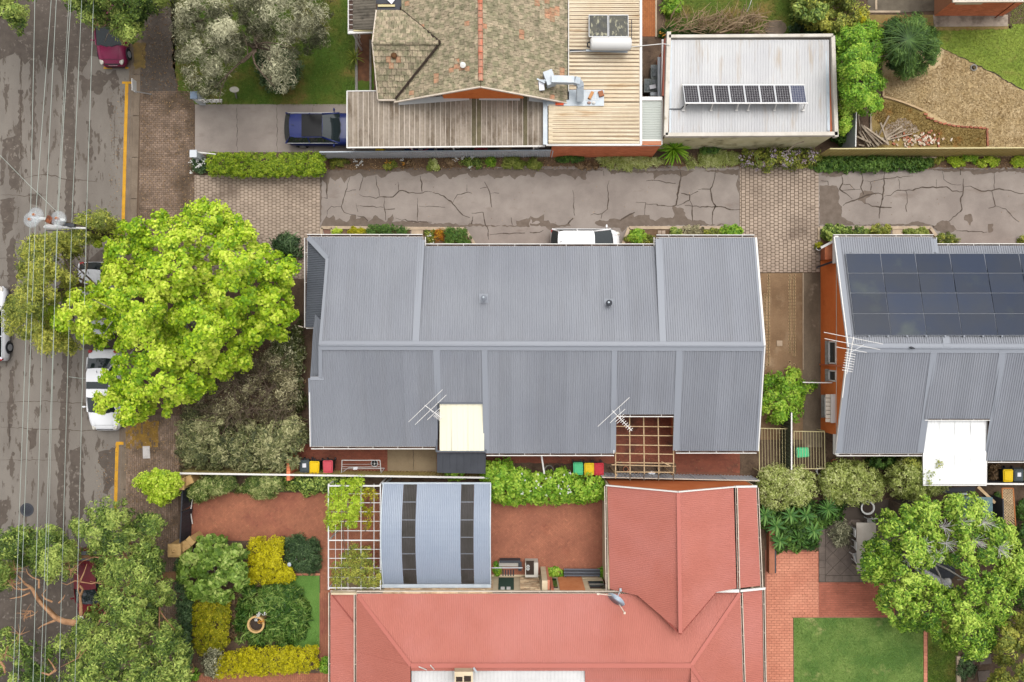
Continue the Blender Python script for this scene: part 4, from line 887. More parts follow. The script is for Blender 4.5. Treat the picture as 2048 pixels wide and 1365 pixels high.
# rooftop duct of the cooler
du = thing('air_duct','pale grey bent sheet-metal air duct reaching from the tiled roof onto the cream roof','duct',P(1150,180,3.1))
mb = MB();a = [P(1102,160,4.3),P(1148,161,4.2),P(1158,164,4.1),P(1160,172,3.95),P(1160,200,3.3)]
for p,q in zip(a,a[1:]): mb.beam(p,q,.36,.34)
obj('duct',mb,M['galv'],du);mb = MB();mb.cube(P(1099,158,4.05),(.5,.75,.5),.35);obj('hood',mb,M['galv'],du);mb = MB();mb.cube(P(1083,172,4.0),(.28,.5,.1),.1);obj('end_plate',mb,M['paper'],du)
mb = MB()
for k in range(3): mb.beam(P(1074 + k * 5,158 + k * 3,4.15),P(1090 + k * 2,166 - k * 4,4.2),.08,.03)
obj('brace',mb,M['galv'],du);mb = MB();mb.cube(P(1101,170,3.7),(.5,.12,.5),.2);obj('bracket',mb,M['alu'],du)
mb = MB();mb.cube(P(1119,207,3.1),(.45,.22,.12));obj('patch',mb,mat('red_patch',(216,92,58)),ln_)
for x,y,a_,sz,lab in ((1182,191,1.1,(.42,.17,.12),'loose tan brick lying on the pale metal flashing'),(1202,188,.3,(.26,.3,.12),'loose brown brick at the corner of the pale metal flashing')):
    o = MB();o.cube(P(x,y,3.13),sz,a_);o.cube(P(x,y,3.195),(sz[0] * .9,sz[1] * .85,.012),a_);tag(obj('brick',o,mat('loose_brick',(206,150,100) if x < 1190 else (166,108,76),fine=.15)),lab,'brick','debris on the flashing')
for x,y,c_,lab in ((1178,206.5,(186,152,138),'pinkish stone lying on the pale metal flashing'),(1187,206.5,(232,228,220),'white stone lying on the pale metal flashing')):
    o = MB();o.lathe(P(x,y,3.06),[(.06,0),(.1,.05),(.08,.1),(.02,.13)],7,sx=1.1,sy=.85);tag(obj('stone',o,mat('stone_' + str(x),c_)),lab,'stone','debris on the flashing')
# solar hot-water unit
hw = thing('solar_water_heater','solar water heater with two mouldy dark collectors and a white horizontal tank','water heater',P(1218,70,3.0))
for x0,x1 in ((1178,1215),(1217.5,1256)):
    tp = [P(x0,74,3.62),P(x1 + .5,74,3.62),P(x1,31,3.15),P(x0,31,3.15)];mb = MB();mb.hexa([p - Vector((0,0,.09)) for p in tp],tp);c_ = obj('collector',mb,M['collector'],hw)
    mb = MB()
    for i in range(4): mb.beam(tp[i] + Vector((0,0,.01)),tp[(i + 1) % 4] + Vector((0,0,.01)),.035,.05)
    obj('frame',mb,M['alu'],c_)
mb = MB();a,b = P(1182,88,3.75),P(1261,88,3.75);dx = Vector((1,0,0));mb.tube([a - dx * .04,a,a + dx * .06,b - dx * .06,b,b + dx * .04],[.2,.31,.34,.34,.31,.2],20);obj('tank',mb,M['plastic_white'],hw,True)
mb = MB();mb.beam(P(1172,101.5,3.2),P(1255,104,3.2),.1,.06);mb.beam(P(1182,103,3.15),P(1182,84,3.3),.08,.06);mb.beam(P(1246,103,3.15),P(1246,84,3.3),.08,.06);obj('cradle',mb,M['galv'],hw)
mb = MB();mb.tube([P(1139,102.5,3.12),P(1160,102.5,3.12),P(1182,100,3.14)],.035);mb.tube([P(1139,101,3.12),P(1185,101,3.13)],.045);mb.tube([P(1256,88,3.5),P(1263,82,3.4),P(1263,40,3.15)],.02);mb.tube([P(1182,84,3.6),P(1175,86,3.4),P(1175,94,3.3),P(1180,95,3.4)],.04);obj('pipe',mb,M['charcoal'],hw)
mb = MB();mb.tube([P(1139,104,3.14),P(1190,102,3.2),P(1283,92,3.0),P(1326,88,3.2),P(1340,90,3.3)],.022);tag(obj('cable',mb,M['white']),'thin white pipe running from the cream roof across the gap to the white shed','pipe')
# low grey roof between
lk = thing('link_roof','small pale green-grey ribbed roof bridging the gap beside the white shed','roof',P(1303,240,0))
roofplane('roof',[(1284,202,2.75),(1323,202,2.75),(1323,280,2.65),(1284,280,2.65)],(1,0,0),mat('pale_green_roof',(190,194,186),fine=.03,tint=.08),lk,pitch=.13,h=.02,prof='corr')
boards(lk,'fascia','white',[((1282,198,2.8),(1324,198,2.8),.2,.1),((1284,286,2.7),(1322,286,2.7),.34,.1)])
for x in (1286,1320): p = P(x,284,2.6);mb = MB();mb.beam((p.x,p.y + .3,0),(p.x,p.y + .3,2.62),.09,.09);obj('post',mb,M['white'],lk)
# ================================================================ white flat-roofed shed with tilted solar panels
ws = thing('white_shed','flat-roofed outbuilding with a dirty white corrugated roof inside a pale parapet','shed',P(1500,175,0))
ZS = 3.0
roofplane('roof',[(1341,80,ZS + .06),(1658,80,ZS + .06),(1660,268,ZS - .06),(1339,268,ZS - .06)],N,M['white_roof'],ws,pitch=.152,h=.018,prof='trap',rnd=.1)
pc_ = mat('parapet',(224,216,204),(206,198,184),sc=1.5,fine=.06,c3=(170,158,138),sc3=1.6,lo3=.6,hi3=.75)
for a,b,wd in (((1337,66),(1331,272),.22),((1337,75),(1664,73),.16),((1664,74),(1671,275),.2),((1330,271),(1673,269),.2)):
    mb = MB();mb.beam(P(*a,ZS + .05),P(*b,ZS + .05),wd,.32);obj('parapet',mb,pc_,ws)
mb = MB();mb.beam(P(1653,85,ZS + .02),P(1657,262,ZS - .02),.14,.06);mb.beam(P(1342,82,ZS + .06),P(1340,266,ZS),.12,.04);obj('box_gutter',mb,M['galv'],ws)
yw2 = P(1500,273,ZS - .1).y + .05;xa,xb = P(1331,273,ZS).x,P(1671,273,ZS).x
mb = MB();mb.cube(((xa + xb) / 2,yw2 + .1,1.45),(xb - xa - .1,.2,2.9));obj('wall',mb,M['render_green'],ws)
for q in ((xa + .1,xa + .3),(xb - .25,xb - .05)):
    mb = MB();ytop = P(0,76,ZS).y;mb.cube(((q[0] + q[1]) / 2,(yw2 + ytop) / 2,1.45),(.2,ytop - yw2 - .25,2.9));obj('wall',mb,M['brick_wall'],ws)
mb = MB();mb.beam(P(1331,80,2.6),P(1326.5,195,2.6),.2,.5);obj('brick_pier',mb,mat('pier_brick',(180,106,88),fine=.1),ws)
mb = MB();mb.beam(P(1325,80,2.5),P(1323,290,2.5),.09,.14);obj('gutter',mb,M['white'],ws);mb = MB();mb.beam(P(1318,115,1.5),P(1318,195,1.5),.16,.1);obj('sill',mb,M['galv'],ws)
s2 = thing('solar_array','single row of eight tilted solar panels on legs on the white roof','solar panels',P(1490,190,ZS),'solar panel arrays')
for i in range(8):
    x0,x1 = 1366 + i * 30.5,1366 + (i + 1) * 30.5 - 3;y0,y1 = 171,206
    tp = [P(x0 + 4.5,y1,ZS + .75),P(x1 + 6,y1,ZS + .75),P(x1 + 1,y0,ZS + .2),P(x0,y0,ZS + .2)];mb = MB();mb.hexa([p - Vector((0,0,.04)) for p in tp],tp,R.random() * .5 + (.5 if i == 7 else 0));pn = obj('panel',mb,M['solar_cell'] if i < 7 else mat('solar_blue',(52,58,88),rough=.2,spec=.5,fine=.04),s2)
    mb = MB();up = Vector((0,0,.006))
    for k in range(1,6): mb.beam(tp[0].lerp(tp[1],k / 6) + up,tp[3].lerp(tp[2],k / 6) + up,.007,.006)
    for k in range(1,10): mb.beam(tp[0].lerp(tp[3],k / 10) + up,tp[1].lerp(tp[2],k / 10) + up,.004,.005)
    for k in range(4): mb.beam(tp[k],tp[(k + 1) % 4],.04,.05)
    obj('cell_grid',mb,M['alu'],pn)
    if i < 7:
        mb = MB();mb.beam(P(x1 + 7.4,y1,ZS + .76),P(x1 + 2.2,y0,ZS + .2),.07,.03);obj('clamp_rail',mb,M['alu'],s2)
mb = MB();mb.beam(P(1370,207,ZS + .74),P(1616,207,ZS + .74),.06,.06);mb.beam(P(1364,170,ZS + .18),P(1609,170,ZS + .18),.05,.05);obj('rail',mb,M['white'],s2)
for x in (1369,1424,1475,1498,1551,1608):
    mb = MB();mb.beam(P(x + 2,208,ZS + .7),P(x - 2,220,ZS + .05),.05,.05);mb.cube(P(x - 2,221,ZS + .06),(.14,.1,.06));obj('leg',mb,M['white'],s2)
mb = MB();mb.tube([P(1339,218.5,ZS + .05),P(1362,218.5,ZS + .05),P(1366,214,ZS + .1),P(1376,209,ZS + .5)],.03);obj('conduit',mb,M['charcoal'],s2)
# house corner at top right
tr = thing('brick_house','corner of an orange brick house on a stained concrete apron at the top right','house',P(1950,0,0))
mb = MB();tp = [P(1868,-80,2.7),P(2034,-80,2.7),P(2034,4,2.7),P(1868,4,2.7)][::-1];xl,xr,yq = P(1868,32,0).x,P(2006,32,0).x,P(0,32,0).y
mb.hexa([(xl,yq,0),(xr,yq,0),(xr,yq + 6,0),(xl,yq + 6,0)],[(xl,yq,2.9),(xr,yq,2.9),(xr,yq + 6,2.9),(xl,yq + 6,2.9)]);w2 = obj('wall',mb,M['mortar'],tr)
pb = []
for r in range(33):
    x = xl - (bl / 2 if r % 2 else 0);z = r * bh + .005
    while x < xr:
        x0_,x1_ = max(x,xl) + .006,min(x + bl,xr) - .006
        if x1_ - x0_ > .03:
            b_ = [(x0_,yq - .018,z),(x1_,yq - .018,z),(x1_,yq + .01,z),(x0_,yq + .01,z)];pb.append((b_,[(a,b,z + bh - .011) for a,b,_ in b_],R.random(),bh))
        x += bl
bm_ = MB()
for b,t,ti,s in pb: bm_.hexa(b,t,ti,bottom=False)
kind(obj('bricks',bm_,M['brick_wall'],w2),'stuff')
roofplane('roof',[(1865,-80,3.2),(2050,-80,3.2),(2050,1,2.9),(1905,1,2.9)],N,M['white_roof'],tr,pitch=.2,h=.02)
mb = MB();mb.beam(P(1905,3,2.85),P(2050,2,2.85),.14,.1);obj('gutter',mb,M['offwhite'],tr);mb = MB();mb.cube((P(1940,20,1.8).x,yq - .03,1.75),(1.5,.06,.3));obj('window',mb,M['cream'],tr)
mb = MB();mb.beam(P(2032,4,2.7),P(1990,36,.4),.05,.05);obj('downpipe',mb,mat('pipe_brown',(140,72,44)),tr)
flat('concrete_apron',[(1866,30),(2016,30),(2016,53),(1868,54)],.03,mat('apron',(186,170,152),(130,116,102),sc=.9,fine=.1,lo=.42,hi=.6))
flat('concrete_apron',[(1735,-40),(1870,-40),(1870,22),(1800,26),(1735,22)],.03,mat('apron_old',(124,114,98),(92,82,70),sc=.9,fine=.12));edge([(1732,24),(1800,24)],4,.06);edge([(1752,-40),(1752,20)],4,.06)
# ================================================================ red-roofed house
rd = thing('red_roof_house','large house with a salmon-red corrugated hip roof and a gabled rear wing','house',P(1100,1290,0))
kr = dict(pitch=.1,h=.012,prof='corr',rnd=.05);E_,W_ = (1,0,0),(-1,0,0)
roofplane('roof',[(1214,972,2.9),(1356,985,4.75),(1360,1268,4.75),(1276,1183,3.1),(1217,1181,2.9)],E_,M['steel_red'],rd,**kr)
roofplane('roof',[(1357,985,4.75),(1467,975,3.42),(1474,1178,3.42),(1430,1184,3.8),(1361,1268,4.75)],W_,M['steel_red'],rd,**kr)
roofplane('lower_roof',[(1471,976,3.2),(1512,975,2.75),(1521,1172,2.75),(1476,1177,3.2)],W_,M['steel_red'],rd,**kr)
roofplane('roof',[(713,1188,3.0),(1277,1188,3.0),(1360,1268,4.0),(1429,1186,3.0),(1479,1184,3.0),(1381,1331,4.8),(822,1331,4.8)],Sx,M['steel_red'],rd,**kr)
roofplane('roof',[(713,1189,3.0),(821,1332,4.8),(822,1500,4.8),(713,1640,3.0)],E_,M['steel_red'],rd,**kr)
roofplane('roof',[(1480,1185,3.0),(1382,1332,4.8),(1382,1500,4.8),(1494,1640,3.0)],W_,M['steel_red'],rd,**kr)
roofplane('roof',[(822,1332,4.8),(1381,1332,4.8),(1381,1342,4.7),(822,1342,4.7)],N,M['steel_red'],rd,**kr)
roofplane('roof',[(1170,1342,4.7),(1381,1342,4.7),(1470,1500,3.4),(1170,1500,3.4)],N,M['steel_red'],rd,**kr)
roofplane('veranda_roof',[(661,1186,2.5),(709,1248,2.78),(709,1640,2.78),(661,1640,2.5)],E_,M['steel_red'],rd,**kr)
roofplane('veranda_roof',[(662,1186,2.5),(711,1186,2.8),(711,1247,2.8)],Sx,M['steel_red'],rd,**kr)
roofplane('veranda_roof',[(1486,1184,2.85),(1524,1179,2.5),(1530,1640,2.5),(1494,1640,2.85)],W_,M['steel_red'],rd,**kr)
roofplane('white_roof',[(823,1339,4.5),(1170,1339,4.5),(1170,1500,4.3),(823,1500,4.3)],N,mat('white_flat',(226,224,222),(212,210,208),sc=.5,fine=.04,tint=.05),rd,pitch=.2,h=.012,prof='deck')
for a,b,wd in [((716,1191,3.0),(822,1331,4.8),.2),((1480,1186,3.0),(1382,1331,4.8),.2),((1356.5,986,4.75),(1360.5,1266,4.75),.2),((822,1331,4.8),(1382,1331,4.8),.24),((1382,1332,4.8),(1470,1460,3.5),.2)]: flash(rd,[a,b],wd,.04,'red_flash','ridge_cap')
mb = MB()
for a,b in (((1276,1184,3.05),(1360,1268,4.7)),((1360,1268,4.7),(1430,1186,3.3))): strip(mb,[a,b],.09,.035,.02)
obj('valley',mb,mat('valley_red',(150,76,66)),rd)
mb = MB();strip(mb,[(663,1188,2.5),(710,1248,2.8)],.06,.03,.02);obj('hip_seam',mb,mat('seam_red',(156,84,74)),rd)
boards(rd,'barge_board','white',[((1212,971,2.9),(1356,984,4.75),.06,.14),((1356,984,4.75),(1469,974,3.42),.06,.14),((1470,974,3.2),(1513,973,2.75),.1,.14),((1425,1182,3.3),(1478,1182,3.25),.16,.1),((1480,1182,3.0),(1530,1177,2.6),.12,.1)])
for a,b,s in [((1213,973,2.84),(1216,1182,2.84),(-1,0)),((713,1187,2.95),(1276,1187,2.95),(0,-1)),((712,1188,2.95),(712,1640,2.95),(-1,0)),((661,1186,2.46),(661,1640,2.46),(-1,0)),((1471,976,3.3),(1476,1178,3.3),(1,0)),((1513,976,2.7),(1522,1175,2.7),(1,0)),((1481,1186,2.98),(1496,1640,2.98),(1,0)),((1526,1180,2.46),(1533,1640,2.46),(1,0)),((661,1186,2.46),(711,1186,2.7),(0,-1))]: gutter(rd,a,b,s,wd=.1,m='offwhite',every=1.5)
yg = P(0,971,2.9).y - .04;xa,xb = P(1216,971,2.9).x + .1,P(1513,971,2.9).x - .1;xm = P(1356,985,4.75).x
mb = MB();mb.face([(xa,yg,0),(xa,yg,2.8),(xm,yg,4.6),(P(1467,975,3.4).x,yg,3.3),(xb,yg,2.6),(xb,yg,0)]);obj('gable_wall',mb,mat('gable_orange',(212,122,70),(200,108,58),sc=1,fine=.05),rd)
wall(rd,(xa,yg),(xa,P(0,1182,2.9).y),0,2.7,M['cream']);wall(rd,(xb,yg),(xb,P(0,1640,2.9).y),0,2.5,M['cream'])
# north wall towards the courtyard: cream with stonework, windows and a door, seen from above
yc = P(0,1187,2.9).y + .02
wx = lambda px: P(px,1187,2.9).x
wall(rd,(wx(662),yc - .05),(wx(1215),yc - .05),0,2.9,M['cream'],.1)
mb = MB();mb.cube(((wx(996) + wx(1028)) / 2,yc + .0,1.35),(wx(1028) - wx(996),.04,2.1));dr_ = obj('door',mb,mat('door_green',(58,82,70),fine=.05),rd)
mb = MB()
for k in range(2): mb.cube((wx(1005 + k * 12),yc + .03,2.2),(.22,.03,.4))
obj('pane',mb,M['plastic_white'],dr_)
st = []
for r in range(22):
    z = .3 + r * .115;x = wx(1041) + (.2 if r % 2 else 0)
    while x < wx(1080):
        l_ = R.uniform(.25,.6);st.append((x,min(x + l_,wx(1081)),z,R.random()));x += l_ + .02
for r in range(18):
    z = .9 + r * .115;x = wx(766)
    while x < wx(985): l_ = R.uniform(.3,.7);st.append((x,min(x + l_,wx(985)),z,R.random()));x += l_ + .02
sm = mat('wall_stone',(226,200,164),(186,152,118),sc=3,fine=.1,tint=.22)
sw = MB();sw.cube(((wx(1040) + wx(1082)) / 2,yc - .02,1.5),(wx(1082) - wx(1040),.06,2.7));sw = obj('stonework',sw,M['cream'],rd)
rest = MB()
for i,(x0,x1,z,ti) in enumerate(st):
    d = R.uniform(.05,.1);q = MB() if i < 90 else rest;q.hexa([(x0,yc - .02,z),(x1,yc - .02,z),(x1,yc + d,z + .01),(x0,yc + d,z + .01)][::1],[(x0,yc - .02,z + .1),(x1,yc - .02,z + .1),(x1,yc + d,z + .09),(x0,yc + d,z + .09)],ti)
    if i < 90: obj('stone',q,sm,sw)
if rest.f: kind(obj('stones',rest,sm,sw),'stuff')
mb = MB();mb.cube(((wx(1121) + wx(1172)) / 2,yc + .02,1.4),(wx(1172) - wx(1121),.06,2.5));obj('rendered_panel',mb,mat('panel_orange',(222,146,98),(206,126,78),sc=2,fine=.05),rd)
mb = MB();mb.cube((wx(1113),yc + .02,1.3),(.26,.05,1.6));w_ = obj('window',mb,M['glass'],rd);mb = MB();mb.cube((wx(1105.5),yc + .05,1.4),(.16,.1,2.4));obj('frame',mb,mat('frame_pink',(200,120,96)),w_)
mb = MB();mb.cube(((wx(1183) + wx(1214)) / 2,yc + .02,1.6),(wx(1214) - wx(1183),.05,1.2));w_ = obj('window',mb,M['glass'],rd);mb = MB();mb.cube(((wx(1183) + wx(1214)) / 2,yc + .05,1.6),(wx(1214) - wx(1183),.04,.22));obj('rail',mb,M['pot_grey'],w_)
mb = MB();mb.cube((wx(1090),yc + .28,1.3),(.3,.6,2.6));obj('pillar',mb,M['cream'],rd);mb = MB();mb.cube((wx(1098),yc + .3,1.25),(.12,.55,2.5));obj('pier',mb,mat('pier_pink',(206,132,104)),rd)
mb = MB();mb.cube(((wx(1112) + wx(1214)) / 2,P(0,1155,0).y,.18),(wx(1214) - wx(1112),.16,.36));obj('planter_edge',mb,M['cream'],rd)
# chimney and flue bits on the ridge
ch = thing('chimney','cream rendered chimney with open dark flues between the red roof and the white flat roof','chimney',P(925,1345,4.3))
mb = MB();x0,x1,y0,y1 = 909,948,1323,1420;z1 = 6.0
bq = [P(909,1330,4.2),P(944,1330,4.2),P(944,1358,4.2),P(909,1358,4.2)][::-1];tq = [P(909,1344,5.6),P(946,1344,5.6),P(946,1376,5.6),P(909,1376,5.6)][::-1]
mb.hexa(bq,tq);obj('stack',mb,M['cream'],ch);mb = MB();mb.face([p + Vector((0,0,.012)) for p in [P(912,1354,5.6),P(912,1364,5.6),P(925,1364,5.6),P(925,1354,5.6)]]);mb.face([p + Vector((0,0,.012)) for p in [P(928,1352,5.6),P(928,1364,5.6),P(942,1364,5.6),P(942,1352,5.6)]]);obj('flue_opening',mb,M['dark_gap'],ch)
mb = MB();mb.beam(P(947,1336,4.9),P(954,1346,4.9),.1,.04);obj('flashing',mb,M['galv'],ch)
for a,b,lab in (((838,1334,5.3),(856,1341,4.6),'thin white stay rod on the red ridge, farther from the chimney'),((861,1331,5.3),(870,1341,4.6),'thin white stay rod on the red ridge, nearer the chimney')):
    mb = MB();mb.beam(P(*a),P(*b),.04,.04);tag(obj('stay_rod',mb,M['white']),lab,'rod','rods on the red ridge')
# satellite dish
ds = thing('satellite_dish','pale blue-grey oval satellite dish on the red roof edge','satellite dish',P(1240,1190,3.2))
c_ = P(1234,1197,3.9);rot = Matrix.Rotation(math.radians(-42),3,'Z') @ Matrix.Rotation(math.radians(55),3,'X')
mb = MB();mb.lathe((0,0,0),[(.50,.10),(.44,.07),(.30,.03),(.0,0),(.0,-.012),(.31,.015),(.45,.055),(.51,.09)],24)
mb.v = [tuple(c_ + (rot @ Vector(v))) for v in mb.v];obj('dish',mb,mat('dish',(190,204,218),fine=.02,rough=.4),ds,True)
mb = MB();mb.tube([P(1228,1192,3.9),P(1196,1188,4.25)],.025);mb.cube(P(1196,1188,4.26),(.12,.1,.1));mb.tube([P(1238,1208,3.8),P(1249,1226,4.1)],.025);mb.cube(P(1249,1226,4.12),(.1,.12,.1));obj('arm',mb,M['offwhite'],ds)
mb = MB();mb.tube([P(1240,1183,3.1),P(1238,1187,3.5),c_],.035);mb.cube(P(1241,1180,3.12),(.12,.16,.08));obj('mount',mb,M['galv'],ds)
# ================================================================ blue-grey barrel-roofed carport
bs = thing('barrel_carport','open carport with a curved blue-grey corrugated roof and two dark translucent strips','carport',P(872,1068,0))
def arc(v): return 2.35 + .75 * math.sin(math.pi * v) ** .9
def barrel(x0,x1,v0,v1,nu,m,nm,h=.016,dx=0,lift=0):
    mb = MB();prev = None;nv = max(2,int(16 * (v1 - v0)) + 1)
    for i in range(nu + 1):
        for ph,hh in ((0,0),(.5,1)) if i < nu else ((0,0),):
            f = (i + ph) / nu;ring = []
            for k in range(nv + 1):
                v = v0 + (v1 - v0) * k / nv;z = arc(v);yy = P(0,968,2.35).y + (P(0,1168,2.35).y - P(0,968,2.35).y) * v;xx = P(x0 + (x1 - x0) * f,0,2.6).x
                ring.append(Vector((xx,yy,z + hh * h + lift)))
            if prev:
                for k in range(nv): mb.face([prev[k + 1],ring[k + 1],ring[k],prev[k]],.5)
            prev = ring
    return obj(nm,mb,m,bs,True)
for x0,x1,nu in ((766,806,11),(833,922,24),(948,980,9)): barrel(x0,x1,0,1,nu,M['steel_blue'],'roof_sheet')
for x0,x1 in ((806.5,832.5),(922.5,947.5)):
    for k in range(6):
        barrel(x0,x1,k / 6 + .005,(k + 1) / 6 - .005,8,M['skyglass'],'skylight_panel',.02)
        if k: barrel(x0,x1,k / 6 - .005,k / 6 + .005,1,M['steel_mid'],'purlin',.0,lift=-.01)
mb = MB();mb.beam(P(764,1172,2.3),P(982,1172,2.3),.2,.1);mb.beam(P(764,967,2.3),P(982,967,2.3),.1,.1);obj('gutter',mb,M['galv'],bs)
mb = MB()
for x in (765,981):
    pts = []
    for k in range(11): v = k / 10;yy = P(0,968,2.35).y + (P(0,1168,2.35).y - P(0,968,2.35).y) * v;pts.append(Vector((P(x,0,2.6).x,yy,arc(v) - .02)))
    for a,b in zip(pts,pts[1:]): mb.beam(a,b,.06,.12)
obj('edge_beam',mb,M['galv'],bs)
for x,y in ((768,972),(978,972),(768,1166),(978,1166)): p = P(x,y,2.3);mb = MB();mb.beam((p.x,p.y,0),(p.x,p.y,2.3),.1,.1);obj('post',mb,M['galv'],bs)
# ================================================================ wire pergola beside it
pg = thing('wire_pergola','white steel grid pergola half covered by bright green climber','pergola',P(706,1075,0))
mb = MB()
for x,w0 in ((657,.06),(671,.02),(683,.02),(696,.02),(722,.03),(748,.03),(761,.06)):
    o = MB();o.beam(P(x,968,2.5),P(x,1180,2.5),w0,w0);obj('bar',o,M['plastic_white'],pg)
for y,w0 in ((972,.08),(988,.03),(1006,.03),(1024,.03),(1043,.03),(1062,.03),(1081,.06),(1099,.025),(1117,.03),(1136,.025),(1155,.03),(1176,.06)):
    o = MB();o.beam(P(657,y,2.53),P(761,y,2.53),w0,w0);obj('bar',o,M['plastic_white'],pg)
for x,y in ((658,970),(760,970),(658,1178),(658,1081)): p = P(x,y,2.5);o = MB();o.beam((p.x,p.y,0),(p.x,p.y,2.5),.07,.07);obj('post',o,M['plastic_white'],pg)
# ================================================================ bare timber pergola behind the grey house
tp_ = thing('timber_pergola','bare pale timber pergola of crossed beams in the notch of the grey roof','pergola',P(1290,890,0))
for x,x2 in ((1231,1231),(1259,1260),(1287,1288.5),(1316,1317.5),(1347,1347)):
    o = MB();o.beam(P(x,832,2.42),P(x2,957 if x in (1231,) else 948,2.42),.055,.1);obj('beam',o,M['timber_pale'],tp_)
for y,y2 in ((853,854),(871,872),(890,891.5),(907,909),(925,927),(944,945)):
    o = MB();o.beam(P(1231,y,2.5),P(1348,y2,2.5),.045,.07);obj('beam',o,M['timber_pale'],tp_)
o = MB();o.beam(P(1223,930,2.6),P(1352,933,2.6),.04,.06);obj('beam',o,M['timber_pale'],tp_)
o = MB();o.beam(P(1323,924,2.6),P(1346,934,2.6),.04,.06);obj('brace',o,M['timber_pale'],tp_)
for x in (1233,1346): p = P(x,950,2.4);o = MB();o.beam((p.x,p.y,0),(p.x,p.y,2.4),.09,.09);obj('post',o,M['timber_pale'],tp_)
for x in (1260,1288,1317,1347): o = MB();o.beam(P(x,948,2.42),P(x,961,2.42),.05,.09);obj('rafter_end',o,M['bark'],tp_)
# ================================================================ paving of the rear yards
yb1 = flat('rear_paving',[(585,888),(1520,898),(1520,954),(585,950)],.004,M['brick_joint'])
for q in ([(598,890),(775,890),(775,947),(598,946)],[(973,905),(1228,905),(1228,928),(973,926)],[(1229,832),(1352,832),(1352,928),(1229,928)],[(1352,898),(1480,898),(1480,946),(1352,944)]): fieldobj('bricks',paving(q,.115,.235,.01,0,.02,0),M['brick_dull'],yb1)
flat('rear_slab',[(775,888),(873,888),(873,944),(775,942)],.03,mat('rear_concrete',(156,138,110),(140,122,96),sc=1,fine=.08,c3=(120,108,76),sc3=.8,lo3=.6,hi3=.75));crackline([(827,890),(827,941)],.6,.034,name='joint_line')
flat('soil_bed',jag([(973,926),(1228,928),(1352,928),(1352,954),(973,952)],2,8,5),.025,M['soil']);flat('soil_bed',[(1480,898),(1520,898),(1520,954),(1480,950)],.03,M['soil'])
pdrive = flat('brick_driveway',[(372,985),(660,985),(1216,960),(1216,1190),(640,1190),(640,1082),(372,1082)],.004,M['brick_joint'])
fieldobj('bricks',paving([(376,986),(765,986),(765,1082),(376,1082)],.1,.2,.008,0,.02,math.pi / 4,herring=True),M['brick_paver'],pdrive)
fieldobj('bricks',paving([(641,1082),(765,1082),(765,1186),(641,1186)],.1,.2,.008,0,.02,0),M['brick_paver'],pdrive)
fieldobj('bricks',paving([(765,970),(980,970),(980,1186),(765,1186)],.2,.4,.008,0,.02,0),M['brick_dull'],pdrive)
fieldobj('bricks',paving([(980,990),(1215,990),(1215,1160),(980,1160)],.1,.2,.008,0,.02,math.pi / 4,herring=True),M['brick_court'],pdrive)
gp = flat('garden_path',[(639,1186),(658,1186),(658,1400),(639,1400)],.004,M['pale_joint']);fieldobj('bricks',paving([(640,1186),(657,1186),(657,1400),(640,1400)],.115,.235,.01,0,.02,math.pi / 2),M['brick_paver'],gp)
edge([(572,1149),(640,1149)],4,.05,'brick_pale','brick_edging');edge([(618,1297),(640,1297)],4,.05,'brick_pale','brick_edging')
gp = flat('lower_path',[(358,1346),(640,1346),(640,1420),(358,1420)],.004,M['brick_joint']);fieldobj('bricks',paving([(376,1347),(640,1347),(640,1420),(376,1420)],.115,.235,.01,0,.02,math.pi / 2),M['brick_paver'],gp)
flat('small_lawn',[(560,1152),(639,1152),(639,1296),(560,1296)],.02,M['lawn_deep'])
bp = flat('brick_path',[(1530,1100),(1640,1100),(1640,1165),(1790,1165),(1790,1236),(1586,1236),(1587,1420),(1532,1420)],.004,M['pale_joint'])
pieces('brick',paving([(1533,1104),(1637,1104),(1637,1235),(1533,1235)],.15,.3,.022,0,.022,0) + paving([(1533,1235),(1586,1235),(1587,1400),(1533,1400)],.15,.3,.022,0,.022,0),M['brick_pale'],bp,'bricks',300)
fieldobj('bricks',paving([(1638,1166),(1790,1166),(1790,1234),(1638,1234)],.13,.27,.02,0,.022,0),mat('brick_rose',(182,108,86),(160,94,74),sc=1,fine=.08,tint=.14),bp)
flat('lawn',[(1587,1236),(1848,1236),(1848,1420),(1589,1420)],.02,M['lawn_soft']);flat('lawn',[(1856,1240),(1916,1240),(1916,1420),(1856,1420)],.02,M['lawn'])
mbk = thing('brick_edging','thin red brick edging strip dividing the two lawns','edging',P(1850,1330,0))
for k in range(26): y = 1240 + k * 6.8;o = MB();o.cube(P(1850.5,y,.03),(.2,.19,.08),t=R.random());obj('brick',o,M['brick_pale'],mbk)
sl = flat('slate_patio',[(1637,1000),(1830,1000),(1830,1165),(1637,1165)],.004,mat('patio_joint',(82,72,64),fine=.1))
pieces('slate_tile',paving([(1651,1040),(1800,1040),(1800,1151),(1651,1151)],.62,.62,.022,0,.022,math.pi / 4,0),M['slate'],sl,'slate_tiles');pieces('slate_tile',paving([(1638,1040),(1650,1040),(1650,1164),(1638,1164)],.42,.36,.014,0,.022,0,0) + paving([(1651,1152),(1800,1152),(1800,1164),(1651,1164)],.36,.5,.014,0,.022,0,0),M['slate'],sl,'slate_tiles')
rb_ = thing('low_brick_wall','narrow reddish brick wall with a dark recess beside the red roof edge','wall',P(1540,1085,0))
mb = MB();mb.cube(P(1541,1095,.25),(.32,2.9,.5));obj('wall',mb,M['brick_paver'],rb_);mb = MB();mb.cube(P(1548.5,1097,.2),(.08,2.8,.4));obj('coping',mb,M['charcoal'],rb_);mb = MB();mb.cube(P(1541,1140,.2),(.3,.3,.4));obj('pier',mb,M['brick_paver'],rb_)
